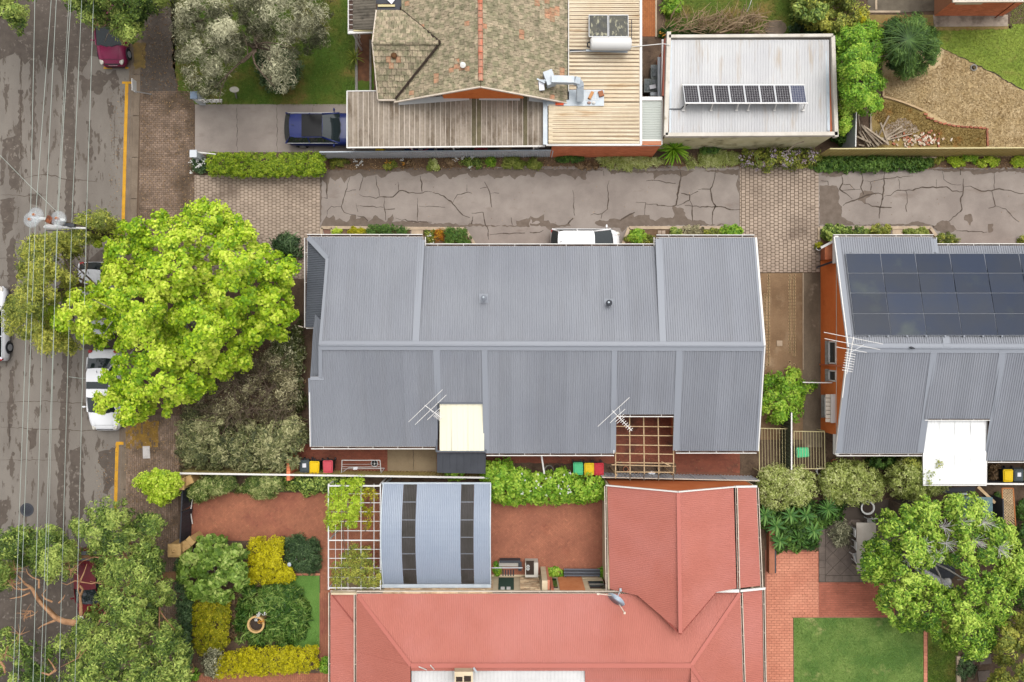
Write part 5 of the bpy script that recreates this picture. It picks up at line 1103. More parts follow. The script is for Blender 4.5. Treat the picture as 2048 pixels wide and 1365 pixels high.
# ================================================================ fences
def panelfence(name,label,a,b,h,npan,m,rail,group=None,pitch=.19,capw=.06,panelname='panel',ribd=.02):
    t = thing(name,label,'fence',P((a[0] + b[0]) / 2,(a[1] + b[1]) / 2,0),group);A_,B_ = P(*a,h),P(*b,h);A_.z = B_.z = 0
    d = (B_ - A_).normalized();n = Vector((-d.y,d.x,0))
    for i in range(npan):
        p,q = A_.lerp(B_,i / npan) + d * .02,A_.lerp(B_,(i + 1) / npan) - d * .02;k = max(2,int((q - p).length / pitch));mb = MB();prev = None
        for j in range(k * 4 + 1):
            f = j / (k * 4);o = n * (ribd if j % 4 in (1,2) else -ribd);x = p.lerp(q,f) + o;ring = [x + Vector((0,0,.03)),x + Vector((0,0,h - .04))]
            if prev: mb.face([prev[0],ring[0],ring[1],prev[1]],.5)
            prev = ring
        mb.t = [R.uniform(.2,.8)] * len(mb.f);obj(panelname,mb,m,t)
    for i in range(npan + 1): p = A_.lerp(B_,i / npan);mb = MB();mb.beam(p,p + Vector((0,0,h)),.06,.06);obj('post',mb,m,t)
    mb = MB();mb.beam(A_ + Vector((0,0,h)),B_ + Vector((0,0,h)),capw,.05);obj('top_rail',mb,rail,t)
    return t
fo = panelfence('sheet_fence','tall olive-green sheet metal fence along the drive below the dry grass',(1660,298),(2260,295),1.95,7,M['fence_olive'],M['fence_rail'],pitch=.25)
panelfence('sheet_fence','pale grey corrugated fence between the carport and the flower bed',(640,304.5),(1106,301),1.55,8,M['fence_grey'],M['galv'],pitch=.1)
panelfence('boundary_fence','olive metal fence with a white top rail behind the shrub bed and three bins',(360,947),(985,956),1.7,8,M['fence_olive'],M['white'],capw=.1)
panelfence('boundary_fence','metal boundary fence behind the terracotta pots and timber pergola',(1205,955),(1518,962),1.6,5,M['fence_grey'],M['offwhite'],capw=.05)
panelfence('dividing_fence','dull green fence with a white rail between the two wire gates',(1583,826),(1583,940),1.75,3,mat('fence_dark',(96,106,84),(84,92,72),sc=1,fine=.06,tint=.06),M['white'],capw=.07)
panelfence('boundary_fence','white-railed fence below the yellow and black bins at far right',(1972,968),(2250,970),1.5,4,M['charcoal'],M['white'],capw=.1)
sc_ = thing('screen_panel','plain pale grey metal screen standing between the green tree and the timber pile','screen',P(1706,262,0))
mb = MB();a,b = P(1712.5,225,1.8),P(1711,294,1.8);mb.hexa([(b.x - .03,b.y,0),(b.x,b.y,0),(a.x,a.y,0),(a.x - .03,a.y,0)],[(b.x - .03,b.y,1.8),(b.x,b.y,1.8),(a.x,a.y,1.8),(a.x - .03,a.y,1.8)]);obj('sheet',mb,M['galv'],sc_)
mb = MB();mb.beam(a,b,.05,.05);obj('top_rail',mb,M['white'],sc_);mb = MB();mb.beam(P(1700,245,.02),P(1699,290,.02),.05,.1);obj('kicker',mb,M['galv'],sc_)
wp = thing('privacy_wall','short orange brick wall end beside the three wheelie bins','wall',P(592,932,0))
for r in range(20):
    for c in range(6):
        y0 = 913 + c * 6.3;mb = MB();p = P(594,y0 + (3 if r % 2 else 0),0);mb.cube((p.x,p.y,.04 + r * .086),(.2,.2,.078),t=R.random());obj('brick',mb,M['brick_wall'],wp)
# posts/rails seen as lines
mb = MB();mb.tube([P(1082,905,1.9),P(1088.5,948,1.7)],.05);tag(obj('clothes_prop',mb,M['white']),'white post leaning from the gutter beside the hedge and bins','post')
mb = MB();mb.beam(P(1605,765,1.7),P(1664,766,1.7),.05,.1);tag(obj('gate_bar',mb,M['white']),'white horizontal bar crossing the path to the orange wall','bar')
# ---------------------------------------------------------------- wire gates
def gate(label,x0,y0,x1,y1,n,h=1.1):
    t = thing('wire_gate',label,'gate',P((x0 + x1) / 2,y1,0),'wire gates beside the dividing fence')
    def bar(a,b,r,nm): mb = MB();mb.tube([P(*a,h),P(*b,h)],r,6);return obj(nm,mb,M['fence_rail'],t)
    for a,b in (((x0,y0),(x1,y0 + 1)),((x0,y0),(x0 + 1,y1)),((x1,y0 + 1),(x1 + 1,y1)),((x0 + 1,y1),(x1 + 1,y1))): bar(a,b,.025,'frame')
    for k in range(1,n): f = k / n;bar((x0 + (x1 - x0) * f,y0),(x0 + (x1 - x0) * f + 1,y1),.011,'bar')
    for a in ((x0,y0),(x1,y0),(x0 + 1,y1),(x1 + 1,y1)): p = P(*a,h);mb = MB();mb.beam((p.x,p.y,0),(p.x,p.y,h),.05,.05);obj('post',mb,M['fence_rail'],t)
gate('wire panel frame lying flat over dark soil on the main house side of the fence',1518,857,1576,943,10);gate('wire panel frame around the green-lidded bin beside the orange wall',1588,863,1649,938,11)
# ---------------------------------------------------------------- wheelie bins
def wheelie(label,px,py,lid,rot=0,body='bin_body',group='wheelie bins',sticker=False):
    zt = 1.05;p = P(px,py,zt);t = thing('wheelie_bin',label,'bin',(p.x,p.y,0),group,rot)
    mb = MB();mb.hexa([(-.2,-.24,.06),(.2,-.24,.06),(.2,.22,.06),(-.2,.22,.06)],[(-.28,-.33,.98),(.28,-.33,.98),(.28,.33,.98),(-.28,.33,.98)]);obj('body',mb,M[body],t,local=True)
    mb = MB();o = [(-.27,-.36),(-.2,-.385),(.2,-.385),(.27,-.36),(.285,.26),(.25,.33),(-.25,.33),(-.285,.26)];s = .86
    mb.hexa([(x,y,.98) for x,y in o],[(x,y,1.02) for x,y in o]);mb.hexa([(x * s,y * s,1.02) for x,y in o],[(x * .78,y * .78,1.06) for x,y in o]);mb.hexa([(x * .45,y * .4,1.06) for x,y in o],[(x * .42,y * .36,1.07) for x,y in o]);obj('lid',mb,M['lid_' + lid],t,local=True)
    mb = MB();mb.tube([(-.24,.39,.98),(.24,.39,.98)],.02,6);mb.tube([(-.24,.39,.98),(-.24,.3,.96)],.018,5);mb.tube([(.24,.39,.98),(.24,.3,.96)],.018,5);obj('handle',mb,M[body],t,local=True)
    for sx in (-1,1): mb = MB();mb.tube([(sx * .2,.27,.1),(sx * .26,.27,.1)],.1,12);obj('wheel',mb,M['black_metal'],t,local=True)
    if sticker: mb = MB();mb.hexa([(-.1,-.1,1.071),(.11,-.1,1.071),(.11,.13,1.071),(-.1,.13,1.071)],[(-.1,-.1,1.076),(.11,-.1,1.076),(.11,.13,1.076),(-.1,.13,1.076)]);obj('sticker',mb,M['paper'],t,local=True)
wheelie('black-lidded wheelie bin with a white sticker beside the orange brick wall end',608.5,932,'black',.03,sticker=True)
wheelie('yellow-lidded wheelie bin between a black-lidded and a faded red-lidded bin',628.5,934.5,'yellow',-.02)
wheelie('faded red-lidded wheelie bin near the clothes airer',655.5,933,'red_old',.02)
wheelie('green-lidded wheelie bin at the end of a row behind the hedge',1156.5,937,'green',.02,'bin_green')
wheelie('yellow-lidded wheelie bin between a green-lidded and a bright red-lidded bin',1178.5,938,'yellow',0)
wheelie('bright red-lidded wheelie bin near the timber pergola',1198,938,'red',.02)
wheelie('lone green-lidded wheelie bin inside the wire frame',1605,905.5,'green',1.62,'bin_green')
wheelie('yellow-lidded wheelie bin beside the white patio roof',2017,951,'yellow',0)
wheelie('black-lidded wheelie bin with a pale sticker at the right edge',2038,950,'black',0,sticker=True)
# ---------------------------------------------------------------- clothes airer
ca = thing('clothes_airer','white folding clothes airer leaning on the fence on red paving','clothes airer',P(726,935,0))
def seg(a,b,r=.018,nm='rail'): mb = MB();mb.tube([P(*a),P(*b)],r,6);return obj(nm,mb,M['plastic_white'],ca)
seg((684,921,1.15),(760,921,1.15),.025,'frame');seg((684,921,1.15),(683,946,.85),.025,'frame');seg((760,921,1.15),(762,944,.85),.025,'frame');seg((682,949,.8),(761,949,.8),.025,'frame');seg((682,947,.8),(697,936,.1),.02,'leg');seg((761,948,.8),(769,937,.1),.02,'leg');seg((697,936,.1),(769,937,.1),.02,'frame')
for y in (929,934,938): seg((684,y,1.05),(761,y,1.05),.009)
mb = MB();mb.hexa([P(706,940,.95),P(714,940,.95),P(716,934,.95),P(707,935,.95)],[P(706,940,1.02),P(714,940,1.0),P(716,934,1.02),P(707,935,1.0)]);tag(obj('cloth',mb,M['paper']),'small white cloth left on the clothes airer','cloth')
mb = MB();mb.lathe(P(749,927,1.07),[(.2,0),(.2,.012),(.18,.012),(.18,0)],16);mb.beam(P(743,927,1.08),P(755,927,1.08),.012,.01);mb.beam(P(749,921,1.08),P(749,934,1.08),.012,.01);mb.lathe(P(749.5,928.5,1.06),[(.03,0),(.03,.12),(.0,.13)],8);tag(obj('sock_hanger',mb,M['plastic_white']),'round white peg hanger on the clothes airer','hanger')
# ---------------------------------------------------------------- pots and odds in the rear yards
def pot(label,px,py,r,h,m='terracotta',soil=True,group='garden pots',lean=0):
    t = thing('flower_pot',label,'pot',P(px,py,0),group);mb = MB();c_ = P(px,py,0);mb.lathe(c_,[(r * .68,0),(r * .95,h * .85),(r * 1.08,h * .86),(r * 1.08,h),(r * .86,h),(r * .82,h * .84)],18);obj('pot',mb,M[m] if isinstance(m,str) else m,t,False)
    mb = MB();mb.lathe(c_,[(r * .83,h * .86),(r * .5,h * .9),(.01,h * .89)],14);obj('soil',mb,M['pot_dark'],t);return t
pot('large grey-rimmed empty pot beside the white post',1097.5,937.5,.25,.42,'pot_grey');pot('brown pot in the shade right of the grey-rimmed pot',1113,933,.2,.3,mat('pot_brown',(104,78,62)))
pot('terracotta pot beneath the left end of the timber pergola',1250,937,.15,.3);pot('small tipped terracotta pot beside the fence under the pergola',1271.5,946,.12,.2)
pot('peach terracotta pot beside the wire frame and orange wall',1665,923,.16,.3);pot('ring-rimmed pot, left of two beneath the grey gutter',1678,927,.17,.25,mat('pot_rim',(196,176,150)));pot('ring-rimmed pot, right of two beneath the grey gutter',1690,925,.16,.25,mat('pot_rim_b',(180,160,136)))
pot('white cylindrical pot half hidden by the pale round shrub',1635,941,.22,.45,'plastic_white');pot('small white pot with a yellowing plant at the porch corner',1634,497,.16,.3,'plastic_white');pot('wide white tub below the pale shrubs on the dark patio',1731,1014,.38,.3,'plastic_white',group=None)
mb = MB();mb.lathe(P(1303,946,.1),[(.05,0),(.16,.08),(.14,.16),(.0,.2)],7,sx=1.4,sy=.8);tag(obj('crumpled_bag',mb,M['paper']),'crumpled white plastic bag beneath the timber pergola','bag')
for x,y,z_,c_,lab in ((1240,934,1.2,(96,78,60),'dark timber block beneath the left corner of the pergola'),(1318,938,1.2,(112,94,76),'grey timber block beneath the right side of the pergola')):
    mb = MB();mb.cube(P(x,y,.15),(.16,.6,.3));mb.cube(P(x,y - 3,.33),(.2,.3,.08));tag(obj('timber_block',mb,mat('block_%d' % x,c_,fine=.15)),lab,'block','blocks under the pergola')
# under the carport edge
oy = P(0,299,.9).y
def peek(label,x0,x1,m,name,cat,z=.9,h=.5,y=298.5):
    t = thing(name,label,cat,P((x0 + x1) / 2,y,z - h));mb = MB();a,b = P(x0,y,z),P(x1,y,z);mb.cube(((a.x + b.x) / 2,a.y,z - h / 2),(b.x - a.x,.32,h),t=.5);obj('body',mb,m,t);mb = MB();mb.cube(((a.x + b.x) / 2,a.y,z + .015),(b.x - a.x - .1,.24,.03));obj('top',mb,m,t);return t
peek('yellow tub visible between the carport edge and the grey fence',751,768,M['lid_yellow'],'tub','tub');peek('red toolbox visible between the carport edge and the grey fence',949,975,M['lid_red'],'box','box');peek('pale cardboard box between the carport edge and the grey fence',999,1023,M['timber_pale'],'box','box');peek('dark grey crate between the carport edge and the grey fence',920,944,M['charcoal'],'crate','crate')
bb = peek('blue board with a red ring between the carport edge and the grey fence',809,868,mat('board_blue',(44,66,120),fine=.05),'board','board');a = P(838,292,.95);mb = MB()
for k in range(12):
    an0,an1 = math.pi + math.pi * k / 12,math.pi + math.pi * (k + 1) / 12;mb.beam(a + Vector((.62 * math.cos(an0),.3 * math.sin(an0) + .0,0)),a + Vector((.62 * math.cos(an1),.3 * math.sin(an1),0)),.06,.02)
obj('ring',mb,M['lid_red_old'],bb);mb = MB();mb.cube(P(841,299,.94),(.25,.1,.03));obj('label',mb,M['paper'],bb)
peek('white plastic box beside the blue board under the carport edge',868.5,873,M['plastic_white'],'box','box');peek('navy case under the carport edge right of the white box',875,886,mat('navy',(44,52,92)),'case','case')
# grey tubs beside the shed
def tub(label,px,py,sx,sy,z,rz,m='tub',top=None):
    t = thing('plastic_tub',label,'tub',P(px,py,0),'plastic tubs in the side passage');c_ = P(px,py,z);mb = MB();mb.cube(c_ - Vector((0,0,z / 2)),(sx,sy,z),rz,taper=.85);obj('body',mb,M[m],t);mb = MB();mb.cube(c_ + Vector((0,0,.02)),(sx * 1.06,sy * 1.04,.05),rz);obj('lid',mb,M[m],t);mb = MB();mb.cube(c_ + Vector((0,0,.06)),(sx * .8,sy * .8,.04),rz);obj('lid_panel',mb,mat('tub_panel',(140,146,150),(96,104,104),sc=8,fine=.1),t)
    return t
tub('upright grey storage tub leaning on the shed wall',1309,144,.42,.75,.6,0);tub('greenish storage tub, left of a pair',1295,172,.38,.75,.6,.0);tub('greenish storage tub with a white paper on its lid',1310,171,.42,.75,.6,0)
mb = MB();mb.cube(P(1305.5,174,.78),(.36,.22,.012),.2);tag(obj('paper',mb,M['paper']),'white paper lying on the greenish storage tub','paper')
mb = MB();mb.cube(P(1309,190,.3),(.6,.3,.6));tag(obj('polystyrene_box',mb,M['galv']),'pale grey block below the storage tubs in the passage','box')
flat('passage',[(1283,70),(1330,70),(1330,300),(1283,300)],.004,M['soil']);bpz = flat('passage_paving',[(1284,-60),(1312,-60),(1312,74),(1284,74)],.006,M['brick_joint']);fieldobj('bricks',paving([(1284,-60),(1311,-60),(1311,73),(1284,73)],.115,.235,.01,0,.02,math.pi / 2),mat('passage_brick',(184,116,70),(160,96,56),sc=1,fine=.1,tint=.12),bpz);edge([(1312,-60),(1312,74)],3,.06)
# ================================================================ lower-left gateway
def gpillar(label,px,py,s,z=1.6):
    t = thing('gate_pillar',label,'pillar',P(px,py,0),'sandstone gate pillars');c_ = P(px,py,z);mb = MB();mb.cube((c_.x,c_.y,z / 2),(s,s,z));obj('shaft',mb,M['stone'],t)
    mb = MB();h = s * .56;b = [(c_.x + a * h,c_.y + d * h,z) for a,d in ((-1,-1),(1,-1),(1,1),(-1,1))];mb.hexa(b,[(x,y,z + .1) for x,y,_ in b]);k = .6;mb.hexa([(x,y,z + .1) for x,y,_ in b],[(c_.x + (x - c_.x) * k,c_.y + (y - c_.y) * k,z + .16) for x,y,_ in b]);obj('cap',mb,M['stone'],t)
    mb = MB();k = .3;mb.hexa([(c_.x + (x - c_.x) * k,c_.y + (y - c_.y) * k,z + .16) for x,y,_ in b],[(c_.x,c_.y,z + .24)] * 4 if False else [(c_.x + (x - c_.x) * .1,c_.y + (y - c_.y) * .1,z + .26) for x,y,_ in b]);obj('finial',mb,M['stone'],t);return t
def gwing(label,pts,z=1.25):
    t = thing('wing_wall',label,'wall',P(*pts[0],0),'sandstone wing walls')
    for a,b in zip(pts,pts[1:]): mb = MB();p,q = P(*a,z),P(*b,z);mb.beam((p.x,p.y,z / 2),(q.x,q.y,z / 2),.42,z);obj('wall_block',mb,M['stone'],t);mb = MB();mb.beam(p + Vector((0,0,.05)),q + Vector((0,0,.05)),.5,.1,t=R.random());obj('coping',mb,M['stone'],t)
gpillar('square sandstone gate pillar with a stepped cap below the black gate',350,1101,.66);gwing('curved sandstone wing wall joining the lower pillar to the black gate',[(360,1098),(370,1092),(378,1086),(386,1078)])
gpillar('sandstone gate pillar partly hidden by the small lime-green tree',358,968,.6);gwing('curved sandstone wing wall above the black gate',[(366,966),(376,961),(386,957)])
gpillar('sandstone gate pillar at the bottom edge beside the brick path',352,1362,.6);gwing('sandstone wing wall at the bottom edge',[(361,1360),(370,1353)])
gt = thing('driveway_gate','black double driveway gate closing the red brick driveway','gate',P(372,1030,0))
for (a,b) in (((365,972),(363,1022)),((363,1025),(360,1086))):
    n = 9;A_,B_ = P(*a,1.5),P(*b,1.5)
    for k in range(n): p,q = A_.lerp(B_,(k + .04) / n),A_.lerp(B_,(k + .96) / n);mb = MB();mb.beam((p.x,p.y,.78),(q.x,q.y,.78),.035,1.45);obj('board',mb,M['black_metal'],gt)
    mb = MB();mb.beam(A_,B_,.07,.05);obj('rail',mb,M['charcoal'],gt)
mb = MB();mb.beam(P(385,998,.3),P(382,1018,.4),.04,.05);mb.beam(P(382,1028,.4),P(385,1048,.3),.04,.05);obj('brace',mb,M['white'],gt);mb = MB();mb.beam(P(362,1025,1.55),P(384,1020,.6),.05,.1);obj('latch',mb,M['black_metal'],gt)
lg = thing('driveway_gate','black gate at the bottom edge of the picture','gate',P(368,1372,0));mb = MB();mb.beam(P(375,1356,.75),P(366,1420,.75),.05,1.5);obj('board',mb,M['black_metal'],lg);mb = MB();mb.beam(P(375,1356,1.55),P(366,1420,1.55),.09,.06);obj('rail',mb,M['charcoal'],lg)
# upper driveway gateway posts
for x,y,lab in ((388,191,'blue-grey square gatepost above the concrete driveway entrance'),(387,308,'white-capped square gatepost below the concrete driveway entrance')):
    t = thing('gatepost',lab,'gatepost',P(x,y,0),'driveway gateposts');c_ = P(x,y,1.25);mb = MB();mb.cube((c_.x,c_.y,.62),(.32,.36,1.24));obj('shaft',mb,M['fence_grey'],t);mb = MB();mb.cube((c_.x,c_.y,1.27),(.4,.42,.07));obj('cap',mb,mat('cap_%d' % x,(136,152,172) if y < 200 else (214,218,222),fine=.04),t)
og = thing('open_gate','low white slatted gate folded open along the top of the concrete driveway','gate',P(415,203,0))
for k in range(4): mb = MB();mb.beam(P(392,200.5 + k * 1.6,1.1 - k * .25),P(444,199.5 + k * 1.6,1.1 - k * .25),.04,.05);obj('rail',mb,M['white'],og)
for k in range(6): x = 394 + k * 9.6;mb = MB();mb.beam(P(x,200,1.1),P(x + 1,207,.15),.035,.04);obj('picket',mb,M['white'],og)
og = thing('open_gate','low white gate leaf folded against the hedge beside the driveway','gate',P(415,306,0))
for k in range(3): mb = MB();mb.beam(P(394,304.5 + k,1.0 - k * .3),P(432,309 + k * .6,1.0 - k * .3),.05,.07);obj('rail',mb,M['white'],og)
mb = MB();mb.lathe(P(469,180,1.0),[(.12,-.06),(.27,0),(.27,.05),(.1,.1),(.0,.1)],18,sy=.62);t = thing('bird_bath','pale oval bowl on a stem on the lawn edge above the concrete driveway','bird bath',P(472,190,0));obj('bowl',mb,mat('bath',(206,200,186)),t);mb = MB();mb.tube([P(473,196,0),P(470,183,.98)],.05,8);obj('stem',mb,M['pot_grey'],t)
# garden ornaments lower left
pt = pot('round stone planter with yellow and white flowers in the middle of the strap-leaf bed',523,1237,.46,1.0,'stone',group=None)
t = thing('garden_spray','grey metal watering spike poking out of the dark shrub','sprinkler',P(584,1126,.3));mb = MB();mb.lathe(P(579,1129,1.0),[(.1,0),(.12,.03),(.0,.08)],10);obj('head',mb,M['galv'],t);mb = MB();mb.tube([P(579,1129,1.0),P(594,1119,.6)],.035);obj('stem',mb,M['alu'],t)
mb = MB();mb.cube(P(399,1101,.5),(.3,.42,1.0));mb.cube(P(399,1101,1.03),(.34,.46,.06));tag(obj('letter_box',mb,mat('box_green',(134,148,132))),'small grey-green box beside the gate pillar and leafy tree','box')
mb = MB();mb.cube(P(293,905,.02),(.42,.72,.04),.03);mb.cube(P(293,905,.045),(.36,.64,.012),.03);tag(obj('pit_lid',mb,mat('pit_lid',(206,200,196),(186,180,176),sc=4)),'pale rectangular service pit lid in the brown verge','pit lid')
# sign on the verge
sg = thing('parking_sign','thin grey street sign on a leaning post beside the yellow kerb line','sign',P(302,190,0));mb = MB();mb.tube([P(302,189,0),P(269,183,2.0)],.035,8);obj('post',mb,M['alu'],sg);mb = MB();mb.beam(P(268.5,184,2.0),P(268,160,2.0),.03,.5);obj('plate',mb,M['plastic_white'],sg)
# ================================================================ cars
M['tyre'] = mat('tyre',(40,40,42),fine=0);M['rim'] = mat('rim',(150,152,156),fine=0,rough=.35,spec=.5)
M['lamp_clear'] = mat('lamp_clear',(214,208,196),fine=0,rough=.15,spec=.5);M['lamp_red'] = mat('lamp_red',(190,24,36),fine=0,rough=.2,spec=.5)
def paint(n,c): return mat(n,c,fine=0,rough=.3,spec=.25,coat=.1)
STY = dict(
    sedan=dict(deck=[(0,.72,.62),(.015,.86,.86),(.06,.94,.98),(.16,.985,1.01),(.4,1,.97),(.62,1,.96),(.76,.99,.95),(.86,.965,.87),(.93,.91,.77),(.975,.82,.66),(1,.66,.52)],cab=(.10,.235,.575,.76),h=1.45,belt=.95),
    wagon=dict(deck=[(0,.58,.6),(.008,.76,.84),(.025,.88,.95),(.06,.96,1.0),(.2,1,1.0),(.5,1,1.0),(.66,.99,1.0),(.8,.97,.96),(.9,.93,.86),(.97,.85,.72),(1,.7,.55)],cab=(.015,.095,.47,.655),h=1.52,belt=1.0),
    hatch=dict(deck=[(0,.8,.7),(.02,.92,.95),(.06,.97,1.02),(.3,1,1.02),(.6,1,1.02),(.8,.99,1.02),(.88,.95,.95),(.94,.88,.84),(.98,.78,.7),(1,.64,.55)],cab=(.02,.10,.6,.855),h=1.56,belt=1.02),
    small=dict(deck=[(0,.8,.7),(.02,.92,.95),(.06,.97,1.02),(.3,1,1.0),(.6,1,.98),(.72,.99,.98),(.84,.95,.9),(.92,.9,.8),(.97,.82,.68),(1,.66,.52)],cab=(.03,.12,.5,.73),h=1.46,belt=.97))
def car(label,px,py,heading,L_,W_,style,pm,z0=0,sunroof=None,roofdark=None,plate=True):
    s_ = STY[style];p = P(px,py,z0);t = thing('parked_car',label,'car',p,'parked cars',heading);hw = W_ / 2
    X = lambda s: (s - .5) * L_
    mb = MB();rings = []
    for s,wf,dz in s_['deck']:
        w0 = hw * wf;q = [(0,dz + .02),(.6 * w0,dz + .012),(.86 * w0,dz - .03),(.97 * w0,dz - .12),(w0,.62 * dz),(w0 * .98,.38),(w0 * .93,.2)]
        rings.append([(X(s),y,z) for y,z in q] + [(X(s),-y,z) for y,z in q[:0:-1]])
    nr = len(rings[0])
    for r_ in rings: mb.v += r_
    for k in range(len(rings) - 1):
        for j in range(nr): a = k * nr;mb.f.append((a + j,a + nr + j,a + nr + (j + 1) % nr,a + (j + 1) % nr));mb.t.append(.5);mb.m.append(0)
    for k in (0,len(rings) - 1):
        f = tuple(k * nr + j for j in range(nr));mb.f.append(f if k == 0 else f[::-1]);mb.t.append(.5);mb.m.append(0)
    mb.f = [f[::-1] for f in mb.f]
    body = obj('body',mb,pm,t,True,local=True)
    r0,r1,f1,f0 = s_['cab'];zb,zh = s_['belt'] - .02,s_['h'];wb,wr = hw * .93,hw * .70
    def arcx(x,y,w,bow): return x + bow * (1 - (y / w) ** 2)
    ys = [-1,-.66,-.33,0,.33,.66,1]
    def pane(nm,xb,xt,bb,bt,tb=0,m='glass',ins=0.0):
        mb = MB()
        for a,b in zip(ys,ys[1:]):
            mb.face([(arcx(X(xb),a * wb,wb,bb),a * wb,zb),(arcx(X(xb),b * wb,wb,bb),b * wb,zb),(arcx(X(xt),b * wr,wr,bt),b * wr,zh - .05),(arcx(X(xt),a * wr,wr,bt),a * wr,zh - .05)][::(1 if bb > 0 else -1)])
        return obj(nm,mb,M[m],t,True,local=True)
    pane('windscreen',f0,f1,.16,.06);pane('rear_window',r0,r1,-.1,-.05)
    for sg in (1,-1):
        mb = MB();mb.face([(X(r0),sg * wb,zb),(X(f0),sg * wb,zb),(X(f1),sg * wr,zh - .05),(X(r1),sg * wr,zh - .05)][::sg]);obj('side_window',mb,M['glass'],t,local=True)
        mb = MB();xm = (r1 + f1) / 2 + .02;mb.beam((X(xm),sg * (wb + .005),zb),(X(xm),sg * (wr + .005),zh - .05),.07,.02,up=(0,sg,.3));obj('pillar',mb,pm,t,local=True)
        for x0,x1 in ((f0,f1),(r0,r1)): mb = MB();mb.tube([(X(x0),sg * wb,zb),(X(x1),sg * wr,zh - .05)],.045,6);obj('pillar',mb,pm,t,True,local=True)
        mb = MB();mb.tube([(X(r0) + .05,sg * (wb + .01),zb + .005),(X(f0) - .05,sg * (wb + .01),zb + .005)],.018,5);obj('window_trim',mb,M['alu'] if style == 'wagon' else pm,t,local=True)
        xm_ = f0 - .06;mb = MB();mb.lathe((X(xm_),sg * (hw + .1),zb + .06),[(.03,-.06),(.085,-.02),(.085,.04),(.04,.07),(0,.075)],10,sx=.65,sy=1.25);mb.beam((X(xm_),sg * (hw - .06),zb + .02),(X(xm_),sg * (hw + .06),zb + .03),.05,.04);obj('wing_mirror',mb,pm,t,True,local=True)
        mb = MB();mb.lathe((X(.945),sg * hw * .68,s_['deck'][-3][2] - .1),[(.22,-.02),(.2,.03),(.12,.05),(0,.054)],12,sx=1.0,sy=.6);obj('headlight',mb,M['lamp_clear'],t,True,local=True)
        mb = MB();mb.lathe((X(.025),sg * hw * .8,s_['deck'][2][2] - .12),[(.13,-.12),(.15,.02),(.1,.09),(0,.1)],10,sx=.7,sy=.9);obj('tail_light',mb,M['lamp_red'],t,True,local=True)
        for xs in (.18,.81):
            mb = MB();mb.tube([(X(xs),sg * (hw - .2),.32),(X(xs),sg * (hw - .01),.32)],.32,18);w_ = obj('wheel',mb,M['tyre'],t,local=True);mb = MB();mb.tube([(X(xs),sg * (hw - .01),.32),(X(xs),sg * (hw + .005),.32)],.2,12);obj('rim',mb,M['rim'],w_,local=True)
            mb = MB()
            for k in range(9): a0,a1 = math.pi * k / 9,math.pi * (k + 1) / 9;mb.beam((X(xs) + .37 * math.cos(a0),sg * (hw + .0),.32 + .37 * math.sin(a0)),(X(xs) + .37 * math.cos(a1),sg * (hw + .0),.32 + .37 * math.sin(a1)),.03,.05)
            obj('wheel_arch',mb,M['charcoal'],t,local=True)
        mb = MB();mb.beam((X(f0) + .13,sg * .1,zb + .035),(X(f0) - .02,sg * .62,zb + .05),.025,.02);obj('wiper',mb,M['black_metal'],t,local=True)
        mb = MB();mb.beam((X(f0) + .1,sg * hw * .62,s_['deck'][-5][2] + .07 if False else zb + .03),(X(.95),sg * hw * .5,s_['deck'][-3][2] + .015),.012,.012);obj('bonnet_crease',mb,pm,t,local=True)
    mb = MB();n = 7;xs = [r1 + (f1 - r1) * i / n for i in range(n + 1)];prev = None
    for i,s in enumerate(xs):
        e = .0 if 0 < i < n else 0;crown_ = .035 * math.sin(math.pi * min(1,max(0,(i + .7) / (n + 1.4))));row = []
        for a in ys:
            bx = (.06 if i == n else (-.05 if i == 0 else 0));row.append((arcx(X(s),a * wr,wr,bx),a * (wr + .03) * (.9 if i == 0 else 1),zh - .045 + (crown_ + .03) * (1 - abs(a) ** 2.4)))
        if prev:
            for j in range(len(ys) - 1): mb.face([prev[j],row[j],row[j + 1],prev[j + 1]])
        prev = row
    obj('roof',mb,pm,t,True,local=True)
    if sunroof:
        a,b,m_ = sunroof;mb = MB();mb.hexa([(X(a),-wr * .97,zh + .0),(X(b),-wr * .97,zh + .0),(X(b),wr * .97,zh + .0),(X(a),wr * .97,zh + .0)],[(X(a),-wr * .97,zh + .032),(X(b),-wr * .97,zh + .032),(X(b),wr * .97,zh + .032),(X(a),wr * .97,zh + .032)]);obj('sunroof',mb,M[m_],t,local=True)
    mb = MB();mb.beam((X(.995),-.26,.5),(X(.995),.26,.5),.03,.12);obj('number_plate',mb,M['plastic_white'],t,local=True)
    mb = MB();mb.beam((X(.985),-hw * .5,.62),(X(.985),hw * .5,.62),.04,.1);obj('grille',mb,M['black_metal'],t,local=True)
    mb = MB();mb.beam((X(.93),-hw * .62,s_['deck'][-3][2] + .02),(X(.93),hw * .62,s_['deck'][-3][2] + .02),.012,.012);obj('bonnet_gap',mb,M['charcoal'],t,local=True)
    mb = MB();mb.beam((X(r1 + .05),0,zh + .03),(X(r1 + .02),0,zh + .12),.02,.02);obj('aerial',mb,M['charcoal'],t,local=True)
    return t
DN,UP,RT = -math.pi / 2,math.pi / 2,0
car('maroon hatchback parked against the kerb with its rear under leafy branches',236,72,DN,3.95,1.68,'small',paint('paint_maroon',(140,36,78)),-.12)
car('dark blue wagon on the concrete driveway with its bonnet under the carport',661,266,RT,4.8,1.86,'wagon',paint('paint_blue',(14,32,96)),0,sunroof=(.235,.475,'gloss_black'))
car('white sedan with a dark sunroof parked at the kerb under maple sprays',222,779,DN,4.72,1.84,'sedan',paint('paint_white',(250,250,252)),-.12,sunroof=(.39,.475,'glass'))
car('white car almost wholly hidden beneath the lime-green maple',206,604,DN,4.55,1.82,'small',M_white := paint('paint_white_b',(246,246,250)),-.12)
car('white car cut off by the left edge of the picture',-3,648,UP,4.35,1.8,'small',M_white,-.12)
